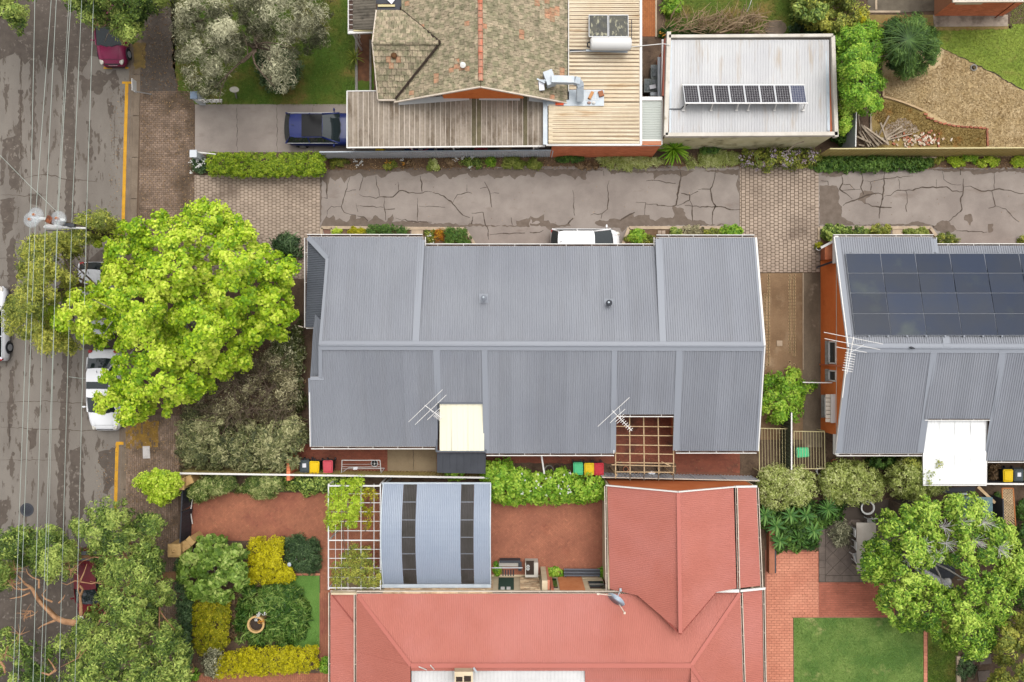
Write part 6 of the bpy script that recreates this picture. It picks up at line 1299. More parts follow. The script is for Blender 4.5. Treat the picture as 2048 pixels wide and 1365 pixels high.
car('dark red car parked beneath the large bushy street tree',197,1162,DN,4.1,1.72,'small',paint('paint_red',(108,16,26)),-.12)
car('white hatchback tucked half beneath the eaves of the long grey roof',1168.5,491,RT,4.0,1.72,'hatch',paint('paint_white_c',(252,252,252)),0)
# ================================================================ power pole and lines
pole = thing('utility_pole','wooden power pole with a crossarm, beside the maple and the lamp','utility pole',P(322,494,0))
ptop = P(124,446,7.6)
mb = MB();mb.tube([P(322,494,0),P(124,446,7.6)],[.17,.12],12) if False else mb.tube([Vector((ptop.x,ptop.y,0)),ptop],[.17,.12],12);pole.location = (ptop.x,ptop.y,0);obj('pole',mb,M['bark'],pole)
mb = MB();mb.beam(P(64,436,7.7),P(131,441,7.7),.12,.14);obj('crossarm',mb,M['plastic_white'],pole)
mb = MB();mb.beam(P(96,438,7.8),P(106,443,7.85),.34,.25);obj('junction_box',mb,mat('rust_box',(150,84,50),(90,56,40),sc=8),pole)
mb = MB();mb.beam(P(121,448,7.5),P(150,452,7.4),.16,.2);obj('bracket',mb,M['charcoal'],pole)
gm = bpy.data.materials.new('bird_guard');gm.use_nodes = True;nt = gm.node_tree;b = nt.nodes['Principled BSDF'];b.inputs['Base Color'].default_value = (.6,.66,.7,1);b.inputs['Roughness'].default_value = .3;b.inputs['Alpha'].default_value = .14
for px,py in ((72,431),(63,440),(117,438)):
    mb = MB();mb.lathe(P(px,py,7.9),[(.4,0),(.33,.05),(.2,.1),(.03,.13)],20);obj('guard_disc',mb,gm,pole,True)
    mb = MB();mb.lathe(P(px,py,7.8),[(.05,0),(.08,.06),(.05,.12),(.08,.18),(.03,.26)],10);obj('insulator',mb,mat('porcelain_%d' % px,(186,120,80)),pole)
lt = thing('street_lamp','white tubular street-lamp arm beside the power pole','street lamp',(ptop.x,ptop.y,6.6))
mb = MB();mb.tube([P(172,457,6.8),P(140,456,6.8),P(100,454,6.8)],[.05,.06,.06],8);obj('arm',mb,M['plastic_white'],lt);mb = MB();mb.tube([P(126,455.5,6.8),P(110,454.5,6.82),P(94,453.5,6.8),P(88,454.5,6.78)],[.07,.13,.12,.05],10);obj('lamp_head',mb,M['plastic_white'],lt,True)
mb = MB();mb.beam(P(150,462,6.3),P(92,462,6.3),.04,.04);mb.beam(P(126,455,6.8),ptop - Vector((0,0,.9)),.06,.06);obj('stay',mb,M['charcoal'],lt)
WR = [('leftmost power line over the road',69.7,61,26,7.9),('power line second from the left over the road',102.5,71,36,7.9),('third power line from the left over the road',112.6,91,66,7.9),('fourth power line from the left, bright, over the road',142,116,81,7.9),('thin power line running close beside the fourth line',138,114,89,7.6),('power line second from the right over the road',163.5,144,118,6.8),('rightmost power line over the road',187,173,150,6.8)]
for i,(lab,x0,x1,x2,z) in enumerate(WR):
    pts = []
    def wxp(y):
        return x0 + (x1 - x0) * y / 433 if y < 433 else x1 + (x2 - x1) * (y - 433) / 932
    for k in range(33):
        y = -420 + k * 70;f = (y - 433) / 1300.;pts.append(P(wxp(y),y,z - .9 * abs(math.sin(f * 2.2)) * .6))
    mb = MB();mb.tube(pts,.012 if i != 4 else .009,5);tag(obj('power_line',mb,M['wire']),lab,'power line','power lines above the road')
mb = MB();mb.tube([P(-40,278,5.8),P(0,311,6.2),P(60,372,6.9),P(114,424,7.6)],.011,5);tag(obj('service_wire',mb,M['wire']),'diagonal service wire running from the left edge to the power pole','power line')
mb = MB();mb.tube([P(138,754,.2),P(160,757,.15),P(178,757,.1)],.015,5);tag(obj('wire_offcut',mb,M['wire']),'short pale twig-like wire on the road beside the white sedan','wire')
# ================================================================ garden furniture, lower right
def chair(label,px,py,rz):
    t = thing('garden_chair',label,'chair',P(px,py,0),'garden chairs round the table',rz);m = M['plastic_white']
    mb = MB();mb.cube((0,0,.44),(.44,.44,.04));obj('seat',mb,m,t,local=True);mb = MB();mb.hexa([(-.24,-.22,.46),(-.2,-.22,.46),(-.2,.22,.46),(-.24,.22,.46)],[(-.32,-.22,.88),(-.28,-.22,.88),(-.28,.22,.88),(-.32,.22,.88)]);obj('backrest',mb,m,t,local=True)
    for a in (-1,1):
        for b in (-1,1): mb = MB();mb.beam((a * .2,b * .2,0),(a * .2,b * .2,.43),.04,.04);obj('leg',mb,m,t,local=True)
tb = thing('garden_table','long pale weathered garden table half covered by the spreading tree','table',P(1735,1096,0))
mb = MB();q = [P(1713,1046,.75),P(1752,1046,.75),P(1752,1142,.75),P(1714,1142,.75)][::-1];mb.hexa([p - Vector((0,0,.05)) for p in q],q);obj('tabletop',mb,mat('table_top',(206,196,184),(190,178,166),sc=1.5,fine=.06),tb)
for p in q: mb = MB();c_ = p.lerp(P(1733,1094,.75),.12);mb.beam((c_.x,c_.y,0),(c_.x,c_.y,.7),.09,.09);obj('leg',mb,M['timber'],tb)
chair('white garden chair at the upper left side of the table',1707,1060,0);chair('white garden chair at the middle of the table side',1709,1085,0);chair('white garden chair turned askew at the lower left of the table',1707,1109,.3);chair('white garden chair at the head of the table',1735,1041,-math.pi / 2)
pa = thing('folded_parasol','pale grey folded parasol showing through the gap in the spreading tree','parasol',P(1868,1150,0))
mb = MB();mb.tube([P(1832,1138,1.6),P(1850,1146,1.55),P(1875,1160,1.5),P(1893,1171,1.45),P(1901,1177,1.4)],[.1,.2,.2,.28,.12],10);obj('canopy',mb,mat('parasol_cloth',(206,204,206),(184,182,186),sc=4,fine=.06),pa,True);mb = MB();mb.tube([P(1868,1150,0),P(1868,1152,1.5)],.03,6);obj('pole',mb,M['alu'],pa);mb = MB();mb.lathe(P(1895,1165,1.5),[(.22,-.1),(.26,0),(.15,.12),(0,.15)],10);obj('finial',mb,M['plastic_white'],pa,True)
ds_ = slab('slate_table',[(1842,1128),(1905,1118),(1912,1150),(1896,1168),(1868,1150)],.5,.56,M['charcoal']);tag(ds_,'dark slate slab beneath the folded parasol','slab')
sh = thing('garden_shed','small blue-grey boarded shed partly covered by the spreading tree','shed',P(1965,1010,0))
for k in range(7): mb = MB();mb.beam(P(1925,996 + k * 6,1.7),P(1985,998 + k * 6,1.7),.165,.03,t=R.random());obj('board',mb,mat('shed_blue',(112,136,140),(98,120,126),sc=3,tint=.1) if k == 0 else bpy.data.materials['shed_blue'],sh)
mb = MB();mb.beam(P(1987,992,.85),P(1988,1042,.85),.06,1.7);obj('wall',mb,M['charcoal'],sh)
mb = MB();mb.beam(P(1956,974,1.3),P(1990,1006,1.2),.16,.04);tag(obj('plank',mb,M['timber_pale']),'long pale plank lying diagonally beside the lattice and blue-grey shed','plank')
for x0,y0,x1,y1,m_,lab in ((1878,982,1950,979,'charcoal','dark corrugated sheet lying behind the white patio roof'),(1900,990,1934,988,'galv','grey metal strip lying behind the white patio roof'),(1832,1004,1862,1006,'offwhite','pale board at the edge of the spreading tree')):
    mb = MB();mb.beam(P(x0,y0,.3),P(x1,y1,.3),.3 if m_ == 'charcoal' else .12,.05);tag(obj('board',mb,M[m_]),lab,'board')
mb = MB();mb.cube(P(1796,1024,.9),(.14,1.0,1.8));tag(obj('timber_post',mb,M['bark']),'dark timber post in the shade between shrubs and the spreading tree','post')
lt_ = thing('trellis','tan diagonal lattice trellis strip near the right edge','trellis',P(2020,1012,0))
A_,B_,C_,D_ = P(2004,977,1.6),P(2026,977,1.6),P(2031,1052,1.6),P(2006,1052,1.6)
for a,b in ((A_,D_),(B_,C_),(A_,B_)): mb = MB();mb.beam(a,b,.06,.05);obj('frame',mb,mat('trellis_rail',(176,112,66)) if 'trellis_rail' not in bpy.data.materials else bpy.data.materials['trellis_rail'],lt_)
for k in range(-4,15):
    for sg in (1,-1):
        f0,f1 = k / 14,k / 14 + sg * .3 + (0 if sg > 0 else .0);lo,hi = 0,1
        a0,a1 = f0,f0 + sg * .3
        u0,u1 = 0.,1.
        if a1 > 1: u1 = (1 - a0) / (a1 - a0)
        if a1 < 0: u1 = (0 - a0) / (a1 - a0)
        if a0 < 0: u0 = (0 - a0) / (a1 - a0) if a1 > 0 else 1
        if a0 > 1: continue
        if u1 <= u0: continue
        q = lambda u: (A_.lerp(D_,a0 + (a1 - a0) * u)).lerp(B_.lerp(C_,a0 + (a1 - a0) * u),u)
        mb = MB();mb.beam(q(u0),q(u1),.045,.02);obj('slat',mb,M['timber_pale'],lt_)
for k,(x,y,lab) in enumerate(((1937,1332,'square paving slab in the dark bed, upper of two at bottom right'),(1970,1318,'square stepping stone in the shade, near the right bushes'),(1968,1352,'square paving slab in the dark bed, lower of two at bottom right'))):
    mb = MB();mb.cube(P(x,y,.03),(.7,.6,.06),.1);tag(obj('stepping_stone',mb,M['slate']),lab,'stepping stone','stepping stones')
mb = MB();mb.beam(P(1916,1312,.08),P(1917,1400,.08),.22,.16);tag(obj('bed_kerb',mb,M['edging']),'pale concrete kerb between the small lawn and the dark bed','kerb')
# ================================================================ breeze-block strips in the side yard
ring = MB()
pr_ = [(.085,0),(.085,.03),(.055,.03),(.055,0)];ring.lathe((0,0,0),pr_,10);rme = mesh('lattice_ring',ring,mat('breeze',(214,184,140),(190,160,120),sc=3,fine=.1))
for lab,xs in (('strip of pale ring-shaped paving blocks nearer the main grey roof',(1530,1537)),('strip of pale ring-shaped paving blocks nearer the concrete path',(1579.5,1588))):
    t = thing('lattice_strip',lab,'paving strip',P(xs[0],645,0),'ring-block paving strips')
    for c,x in enumerate(xs):
        for k in range(30):
            if k > 24 and R.random() < .4 or (x == 1530 and k < 6): continue
            inst('lattice_block',rme,P(x + R.uniform(-.4,.4),551 + k * 6.4 + R.uniform(-.3,.3),.004),t)
mb = MB();mb.cube(P(1559,687,.03),(.32,.32,.05));mb.cube(P(1559,687,.06),(.18,.18,.02));tag(obj('drain_cover',mb,M['edging']),'small square drain cover in the dirt between the two grey-roofed houses','drain cover')
slab('bed_tile',[(646,459),(662,459),(662,473),(650,473)],0,.03,mat('bed_tile',(132,98,84))).__setitem__('kind','structure')
for x in (1319,1327): mb = MB();mb.cube(P(x,465,.04),(.2,.2,.07));tag(obj('paver_block',mb,M['paver']),'square paver left in the flower bed, one of a touching pair','paver','loose pavers in the bed')
# ================================================================ back garden at top right
flat('lawn',jag([(340,-60),(748,-60),(748,214),(392,212),(360,190),(345,120)],3,8,21),.004,M['lawn'])
flat('soil_bed',jag([(714,66),(742,66),(742,162),(714,162)],1.5,6,22),.008,mat('red_mulch',(126,86,60),(96,66,48),sc=3,fine=.2,fsc=12))
edge([(713,66),(713,184)],5,.1,'pot_grey');edge([(741,80),(741,184)],4,.1,'pot_grey')
flat('lawn',jag([(1330,-60),(1600,-60),(1600,66),(1330,66)],3,8,23),.004,M['lawn'])
flat('dry_grass',jag([(1764,60),(2400,60),(2400,298),(1764,298)],1,8,24),.003,M['dry_grass'])
flat('lawn',[(1740,55),(2400,40),(2400,420),(2048,182),(1990,148),(1940,124),(1882,96),(1740,70)],.007,M['lawn_green'])
flat('lawn',[(1735,30),(1868,30),(1868,60),(1735,60)],.009,M['moss']);flat('soil_bed',jag([(1868,54),(2022,53),(2022,58),(1870,62)],1.5,6,2),.012,M['moss']);flat('soil_bed',jag([(2018,0),(2024,0),(2024,58),(2018,58)],1,6,2),.012,M['soil'])
crackline([(1882,96),(1940,124),(1990,148),(2048,182),(2120,226)],1.6,.016,M['pot_dark'],'lawn_edge')
flat('mossy_bed',jag([(1742,200),(1766,194),(1800,204),(1830,214),(1846,222),(1865,240),(1895,250),(1930,253),(1972,258),(1972,297),(1742,297)],1.5,6,26),.012,M['moss'])
flat('ash_patch',jag([(1772,252),(1800,236),(1822,240),(1840,262),(1815,268),(1790,280),(1768,286)],3,6,27),.016,mat('ash',(176,160,142),(150,132,114),sc=2,fine=.2));flat('soil_bed',jag([(1713,232),(1742,224),(1744,262),(1775,290),(1713,297)],2,6,28),.015,M['soil'])
ed = thing('garden_edging','curved timber and brick edging round the mossy bed below the dry grass','edging',P(1870,240,0))
mb = MB()
for a,b in zip([(1766,150),(1766,194),(1782,198),(1805,205),(1828,214)],[(1766,194),(1782,198),(1805,205),(1828,214),(1846,222)]): mb.beam(P(*a,.07),P(*b,.07),.1,.14)
obj('timber_rail',mb,M['timber_pale'],ed);mb = MB();mb.beam(P(1741,226,.06),P(1741,262,.06),.1,.12);obj('timber_rail',mb,M['timber'],ed)
bk = [(1851,229),(1856,236),(1863,238),(1871,243),(1880,246),(1889,248),(1898,250),(1907,252),(1916,253),(1925,254),(1933,254.5),(1942,255),(1951,255.5),(1960,256),(1968,257),(1974,261),(1974,268),(1974.5,275),(1974.5,282),(1975,289)]
for i,(x,y) in enumerate(bk): mb = MB();mb.cube(P(x,y,.05),(.21,.1,.1),(R.uniform(-.3,.3) + (1.57 if i > 14 else -.1)),t=R.random());obj('brick',mb,bpy.data.materials.get('edge_brick') or mat('edge_brick',(176,104,78),(150,100,78),sc=3,fine=.15,tint=.2),ed)
sticks = [((1716,294 - 66),(1721,268),.4),((1713,273),(1741,286),.5),((1722,250),(1757,292),.62),((1725,258),(1748,294),.4),((1724,262),(1742,293),.5),((1727,252),(1776,288),.58),((1761,246),(1777,291),.7),((1778,232),(1755,276),.35),((1804,253),(1770,275),.2),((1812,259),(1767,281),.25),((1825,268),(1765,282),.15),((1740,275),(1779,279),.45),((1722,270),(1753,295),.3),((1735,262),(1765,289),.5),((1718,264),(1738,294),.35),((1752,262),(1758,292),.2),((1717,290),(1728,292),.2),((1717,232),(1735,225),.2),((1741,240),(1743,262),.1)]
for a,b,z in sticks: mb = MB();mb.beam(P(*a,z),P(*b,max(.05,z - R.uniform(0,.3))),R.uniform(.05,.11),R.uniform(.03,.06),t=R.random());tag(obj('timber_offcut',mb,M['timber']),'grey weathered timber offcut in the loose pile beside the pale screen','timber offcut','offcuts in the timber pile')
rub = MB()
for i in range(130):
    x,y = R.gauss(1840,26),R.gauss(280,7)
    if not (1785 < x < 1935 and 262 < y < 296): continue
    rub.cube(P(x,y,.05),(R.uniform(.08,.2),R.uniform(.06,.14),R.uniform(.05,.12)),R.uniform(0,3),t=R.random(),m=R.choice((0,0,1,2)))
kind(obj('rubble',rub,[mat('old_brick',(176,112,84),(150,96,76),sc=3,tint=.2),M['edging'],M['offwhite']]),'stuff')
mb = MB();mb.lathe(P(1947,136,.02),[(.2,0),(.2,.05),(.14,.05),(.12,.0),(.01,.0)],16);tag(obj('drain_ring',mb,M['pot_grey']),'round grey drain ring in the dry grass','drain')
rockbed = flat('rock_slab',[(1560 + 25 * math.cos(k * .52) if False else 1551 + 23 * math.cos(k * .524),56 + 16 * math.sin(k * .524)) for k in range(12)],.05,mat('rock_slab',(142,124,106),(112,98,84),sc=2,fine=.12))
# ================================================================ vegetation
LM = {}
LM['maple'] = leafmat('leaf_maple',(116,162,14),(232,248,90),.2,k=1.0,mid=(186,220,32))
LM['olive'] = leafmat('leaf_olive',(96,112,40),(206,204,86),.2,mid=(150,160,62))
LM['green'] = leafmat('leaf_green',(58,84,24),(196,212,106),.2,mid=(124,152,58))
LM['grey'] = leafmat('leaf_grey',(82,84,56),(234,230,190),.15,mid=(168,166,130))
LM['deep'] = leafmat('leaf_deep',(50,84,30),(128,164,70),.3,mid=(84,124,44))
LM['dry'] = leafmat('leaf_dry',(92,84,58),(212,204,160),.2,mid=(142,134,94))
LM['darkolive'] = leafmat('leaf_darkolive',(52,62,22),(214,212,170),.15,mid=(92,100,44))
LM['greyolive'] = leafmat('leaf_greyolive',(74,82,52),(198,194,140),.15,mid=(122,128,74))
LM['lime'] = leafmat('leaf_lime',(140,176,30),(226,244,90),.2,mid=(186,218,46))
LM['hedge'] = leafmat('leaf_hedge',(96,128,20),(196,214,60),.35,mid=(146,176,34))
LM['bright'] = leafmat('leaf_bright',(88,138,26),(188,218,78),.2,mid=(134,184,40))
LM['gold'] = leafmat('leaf_gold',(164,158,4),(252,240,40),.35,mid=(222,212,8))
LM['goldgreen'] = leafmat('leaf_goldgreen',(130,138,8),(226,212,50),.35,mid=(180,178,16))
LM['pale'] = leafmat('leaf_pale',(136,152,66),(240,244,170),.35,mid=(194,206,108))
LM['fig'] = leafmat('leaf_fig',(60,104,14),(206,232,96),.2,mid=(140,184,46))
LM['dark'] = leafmat('leaf_dark',(40,66,32),(120,146,96),.25,mid=(70,100,54))
LM['conifer'] = leafmat('leaf_conifer',(46,78,26),(130,164,76),.25,mid=(80,116,42))
LM['strap'] = leafmat('leaf_strap',(54,92,28),(164,192,96),.3,mid=(96,140,50))
LM['palm'] = leafmat('leaf_palm',(52,96,40),(150,186,96),.3,mid=(88,138,60))
LM['brown'] = leafmat('leaf_brown',(92,70,46),(180,150,110),.2,mid=(132,104,72))
LM['leafy'] = leafmat('leaf_leafy',(96,130,40),(214,232,130),.4,mid=(158,192,80))
LM['feather'] = leafmat('leaf_feather',(66,92,30),(226,228,150),.2,mid=(128,150,66))
LM['white'] = leafmat('petal_white',(225,222,212),(250,250,246),.3)
LM['purple'] = leafmat('petal_purple',(164,142,150),(222,208,222),.3)
LM['orange'] = leafmat('petal_orange',(200,90,40),(240,190,50),.3)
LM['grass'] = leafmat('blade_green',(70,96,26),(150,166,70),.3,mid=(108,128,44))
LM['softgrass'] = leafmat('blade_soft',(88,128,48),(160,182,96),.3,mid=(120,158,66))
LM['limegrass'] = leafmat('blade_lime',(118,140,50),(190,196,100),.3,mid=(152,166,70))
LM['drygrass'] = leafmat('blade_dry',(160,126,74),(244,222,178),.3,mid=(208,178,128))
LM['mossgrass'] = leafmat('blade_moss',(110,84,36),(196,160,90),.3,mid=(150,120,56))
LM['litter'] = leafmat('fallen_leaf',(96,70,46),(206,170,120),.1,mid=(140,108,74))
def plant(name,label,cat,poly,z0,z1,lm,group=None,base=None,tr=None,bark='bark',**kw):
    cx = sum(p[0] for p in poly) / len(poly);cy = sum(p[1] for p in poly) / len(poly)
    if base is None: q = P(cx,cy,(z0 + z1) / 2);base = Vector((q.x,q.y,0))
    else: base = P(*base,0)
    t = thing(name,label,cat,base,group)
    crown('crown' if 'tree' in name else 'foliage',poly,z0,z1,LM[lm],t,**kw)
    if tr: trunk(t,base,Vector((base.x,base.y,0)).lerp(P(cx,cy,z0 + (z1 - z0) * .45),.8) if tr > .06 else P(cx,cy,z0 + .1),tr,poly,z1 * (.58 if tr > .2 else .75),M[bark],nb=8 if tr > .06 else 5,name='trunk' if 'tree' in name else 'stems')
    return t
MAP = [(70,642),(84,620),(106,596),(126,568),(160,574),(186,566),(206,548),(204,526),(206,500),(188,488),(206,466),(235,458),(240,440),(262,442),(280,428),(300,420),(318,424),(335,436),(362,440),(372,418),(385,408),(402,404),(412,393),(428,398),(448,408),(458,428),(482,436),(500,448),(512,462),(514,482),(534,488),(548,505),(570,512),(585,520),(598,532),(607,552),(598,570),(584,580),(590,602),(576,618),(598,628),(596,642),(574,652),(576,672),(556,682),(532,676),(520,694),(498,700),(508,718),(496,735),(470,745),(448,760),(424,758),(424,778),(408,795),(382,800),(360,812),(340,812),(330,838),(318,815),(300,838),(268,850),(240,852),(228,842),(240,820),(226,812),(206,828),(190,815),(200,800),(188,792),(198,782),(224,785),(214,765),(192,762),(198,746),(222,745),(230,728),(225,710),(238,690),(218,690),(196,700),(186,688),(160,684),(140,668),(112,674),(92,658)]
plant('maple_tree','huge lime-green maple tree spreading over the kerb and parked white cars','tree',MAP,3.2,9.0,'maple',base=(395,640),tr=.26,bark='bark_grey',ncl=1750,per=44,cr=.28,ln=.155,asp=.75,edge=2.6,lumpy=.5,lwl=2.4,depth=.7,skirt=.22,cvar=.13,holes=[[(288,745),(325,738),(335,752),(305,765),(288,768)],[(318,512),(324,508),(328,518),(320,522)]],seed=1,flatz=.45)
OLV = [(32,498),(46,478),(62,472),(88,462),(120,462),(150,452),(150,436),(172,424),(200,418),(226,428),(232,446),(200,470),(180,492),(160,508),(146,508),(135,530),(150,545),(150,562),(128,590),(110,610),(92,636),(108,655),(130,675),(160,690),(172,700),(150,712),(120,706),(88,714),(72,700),(66,676),(36,668),(8,662),(6,640),(12,610),(24,585),(40,565),(34,535)]
plant('street_tree','olive-yellow street tree under the power lines, left of the maple','tree',OLV,4.0,7.4,'olive',base=(290,580),tr=.16,ncl=560,per=46,cr=.34,ln=.17,asp=.3,edge=1.5,lumpy=.4,depth=.6,holes=[[(108,500),(135,505),(128,540),(100,535)],[(95,560),(120,548),(130,575),(100,590)],[(76,530),(92,528),(90,556),(78,556)]],seed=2)
plant('street_tree','tip of a green tree hanging over the road in the top left corner','tree',[(-80,-60),(70,-60),(66,-5),(58,22),(56,48),(46,74),(34,60),(20,45),(0,38),(-80,40)],3.5,7,'green',group=None,base=(-40,-20),tr=.14,ncl=160,per=50,cr=.34,ln=.17,asp=.35,edge=1.2,seed=3)
plant('street_tree','green bushy street tree over the rear of the maroon car','tree',[(112,-60),(128,0),(140,22),(165,38),(188,50),(196,56),(208,48),(222,70),(250,84),(270,78),(278,52),(292,40),(288,20),(320,20),(350,-10),(350,-60)],3.0,7.5,'green',base=(320,0),tr=.2,ncl=430,per=52,cr=.34,ln=.17,asp=.35,edge=1.6,lumpy=.4,seed=4)
GRY = [(330,-60),(340,30),(344,60),(352,88),(352,115),(368,140),(372,160),(388,186),(404,196),(430,196),(442,180),(448,155),(468,128),(484,108),(496,96),(512,85),(524,92),(520,120),(524,150),(540,172),(560,190),(576,175),(592,165),(592,138),(604,120),(598,96),(615,105),(634,98),(652,86),(652,66),(644,46),(664,26),(672,-60)]
plant('bottlebrush_tree','large grey-green tree with pale feathery leaves over the front lawn','tree',GRY,2.8,7.0,'grey',base=(520,70),tr=.2,ncl=900,per=50,cr=.34,ln=.2,asp=.16,edge=1.8,lumpy=.6,lwl=2.2,depth=.8,cvar=.17,up=.3,seed=5)
plant('shrub','dark grey-green shrub in the shade beneath the feathery tree on the lawn','shrub',[(515,95),(545,92),(592,100),(602,130),(590,170),(560,192),(528,175),(512,135)],.6,2.0,'dark',ncl=110,per=50,cr=.28,ln=.2,asp=.2,edge=1,seed=6)
DRY = [(500,735),(530,700),(560,684),(585,665),(600,655),(608,690),(606,730),(612,770),(606,810),(616,850),(604,890),(606,915),(580,930),(560,946),(520,938),(480,946),(440,936),(410,900),(380,860),(372,810),(400,790),(440,768),(480,752)]
t = plant('dry_shrub','large grey-brown twiggy shrub between the maple and the long grey roof','shrub',[(480,745),(520,705),(560,690),(590,720),(596,770),(600,820),(560,850),(500,860),(430,850),(385,820),(400,790),(440,768)],1.0,2.9,'dry',ncl=300,per=40,cr=.32,ln=.15,asp=.25,edge=1.2,lumpy=.4,tbias=.3,tr=.07,seed=7)
plant('shrub','dark olive shrub with pale flecks tucked under the right side of the maple','shrub',[(545,690),(580,660),(600,640),(608,700),(606,760),(612,810),(590,830),(560,790),(530,730)],.6,2.2,'darkolive',ncl=190,per=44,cr=.28,ln=.15,asp=.35,edge=1,lumpy=.4,tbias=.42,seed=107)
plant('shrub','grey-green straggling shrub mass along the verge below the maple','shrub',[(352,850),(372,815),(410,810),(470,840),(520,850),(540,890),(530,940),(460,945),(400,942),(362,925)],.8,2.4,'greyolive',ncl=300,per=44,cr=.3,ln=.19,asp=.22,edge=1.2,lumpy=.5,tbias=.45,seed=108)
tw = MB();g = random.Random(5)
for i in range(240):
    a = P(g.uniform(410,580),g.uniform(720,850),g.uniform(1.6,2.6));b = a + Vector((g.gauss(0,.8),g.gauss(0,.8),g.uniform(.1,.9)));tw.tube([a,a.lerp(b,.5) + Vector((g.gauss(0,.08),g.gauss(0,.08),0)),b],[.02,.013,.006],4)
obj('twigs',tw,M['bark'],t)
plant('flowering_shrub','cream-flowered leafy shrub hanging over the boundary fence beside the brick wall end','shrub',[(515,850),(550,835),(600,835),(614,870),(602,905),(590,935),(545,945),(520,925),(500,890)],1.5,2.9,'greyolive',ncl=170,per=42,cr=.28,ln=.19,asp=.28,edge=1,tbias=.62,seed=8)
plant('shrub','green grassy shrub bed along the fence above the black gate','shrub',[(360,870),(400,860),(450,890),(500,900),(540,925),(530,948),(470,947),(420,946),(370,943),(352,905)],.3,1.3,'greyolive',ncl=140,per=42,cr=.23,ln=.26,asp=.14,edge=.8,up=.4,tbias=.4,seed=9)
plant('small_tree','small lime-green tree standing by the upper sandstone gate pillar','tree',[(268,968),(278,952),(300,945),(318,938),(338,944),(352,950),(366,958),(362,972),(350,982),(352,998),(335,1004),(312,1012),(300,1000),(305,985),(288,985)],1.8,3.2,'lime',ncl=120,per=44,cr=.26,ln=.14,asp=.6,edge=.8,lumpy=.3,base=(352,960),tr=.05,tbias=.55,seed=10)
BIG = [(196,1008),(212,994),(232,1000),(246,996),(262,1020),(262,1036),(290,1032),(310,1030),(328,1044),(322,1070),(312,1095),(328,1118),(328,1140),(338,1160),(340,1185),(346,1200),(338,1218),(318,1232),(312,1250),(334,1246),(352,1250),(372,1284),(384,1310),(378,1350),(366,1420),(110,1420),(120,1370),(140,1330),(152,1300),(140,1265),(158,1240),(180,1218),(200,1190),(204,1162),(192,1140),(178,1112),(170,1085),(150,1062),(136,1050),(150,1040),(172,1040),(176,1022)]
plant('street_tree','large bushy green street tree at the bottom left over the dark red car','tree',BIG,3.2,8.0,'green',base=(375,1150),tr=.26,bark='bark_tan',ncl=1000,per=50,cr=.34,ln=.18,asp=.32,edge=2.2,lumpy=.4,depth=.55,seed=11,bs=1.0)
LFT = [(-60,1080),(0,1076),(14,1062),(40,1056),(70,1060),(100,1056),(130,1072),(158,1082),(168,1100),(162,1122),(140,1136),(140,1160),(120,1160),(104,1172),(92,1158),(72,1150),(58,1132),(40,1130),(28,1150),(20,1180),(-60,1190)]
t = plant('street_tree','green street tree with bare tan boughs at the left edge of the bottom','tree',LFT,3.6,6.8,'green',base=(250,1120),tr=.12,bark='bark_tan',ncl=330,per=50,cr=.34,ln=.18,asp=.32,edge=1.4,lumpy=.4,seed=12)
crown('crown',[(-40,1260),(0,1250),(30,1270),(70,1290),(110,1270),(140,1275),(140,1310),(110,1340),(110,1420),(-40,1420)],2.2,4.8,LM['green'],t,ncl=210,per=44,cr=.34,ln=.18,asp=.32,edge=1.2,dens=lambda q: .4 + .6 * (lump(q,9,60) > .1),tbias=.4,seed=13)
def bough(pts,r0,r1,z): n = len(pts);bo = MB() if r0 > .03 else tw_;bo.tube([P(x,y,z + .3 * math.sin(i * 1.3)) for i,(x,y) in enumerate(pts)],[r0 + (r1 - r0) * i / (n - 1) for i in range(n)],7);obj('bough',bo,M['bark_tan'],t,True) if r0 > .03 else None
tw_ = MB()
bough([(150,1246),(128,1243),(112,1236),(98,1222),(84,1208),(74,1196),(66,1180),(60,1174),(50,1168),(40,1156),(30,1146)],.16,.03,5.4);bough([(116,1240),(100,1226),(86,1212),(78,1200)],.1,.05,5.6)
bough([(62,1176),(48,1180),(30,1178),(14,1160)],.06,.015,5.6);bough([(60,1186),(42,1194),(20,1198)],.05,.015,5.4);bough([(118,1238),(98,1246),(84,1252),(76,1258)],.07,.02,5.3);bough([(78,1176),(78,1160),(66,1156),(56,1148),(52,1138)],.05,.015,5.8);bough([(104,1204),(90,1198),(84,1190),(92,1180)],.05,.02,5.5);bough([(118,1206),(126,1198),(130,1190)],.04,.015,5.5)
bough([(162,1230),(162,1212),(160,1194),(166,1180),(160,1172)],.09,.05,4.6);bough([(160,1164),(168,1146),(174,1128)],.05,.015,4.7);bough([(160,1163),(150,1162),(134,1170),(122,1166)],.04,.012,4.8);bough([(160,1164),(184,1168),(206,1162)],.035,.01,4.8);bough([(160,1192),(156,1180),(158,1166),(154,1134),(146,1130)],.035,.01,4.8)
bough([(0,1322),(8,1334),(10,1346)],.07,.04,4.6);bough([(110,1342),(98,1350),(84,1346)],.07,.04,4.6);bough([(112,1342),(104,1328),(96,1318)],.05,.02,4.6);bough([(50,1236),(68,1230),(76,1222)],.04,.012,5.2)
g = random.Random(8)
for cx,cy in ((22,1160),(30,1170),(50,1228),(60,1222),(30,1140),(140,1140),(40,1270),(10,1310)):
    for k in range(9): an = g.uniform(0,6.28);l_ = g.uniform(10,24);bough([(cx,cy),(cx + l_ * .5 * math.cos(an),cy + l_ * .5 * math.sin(an) + g.uniform(-2,2)),(cx + l_ * math.cos(an),cy + l_ * math.sin(an))],.018,.006,5.3)
kind(obj('twigs',tw_,M['bark_tan'],t,True),'stuff')
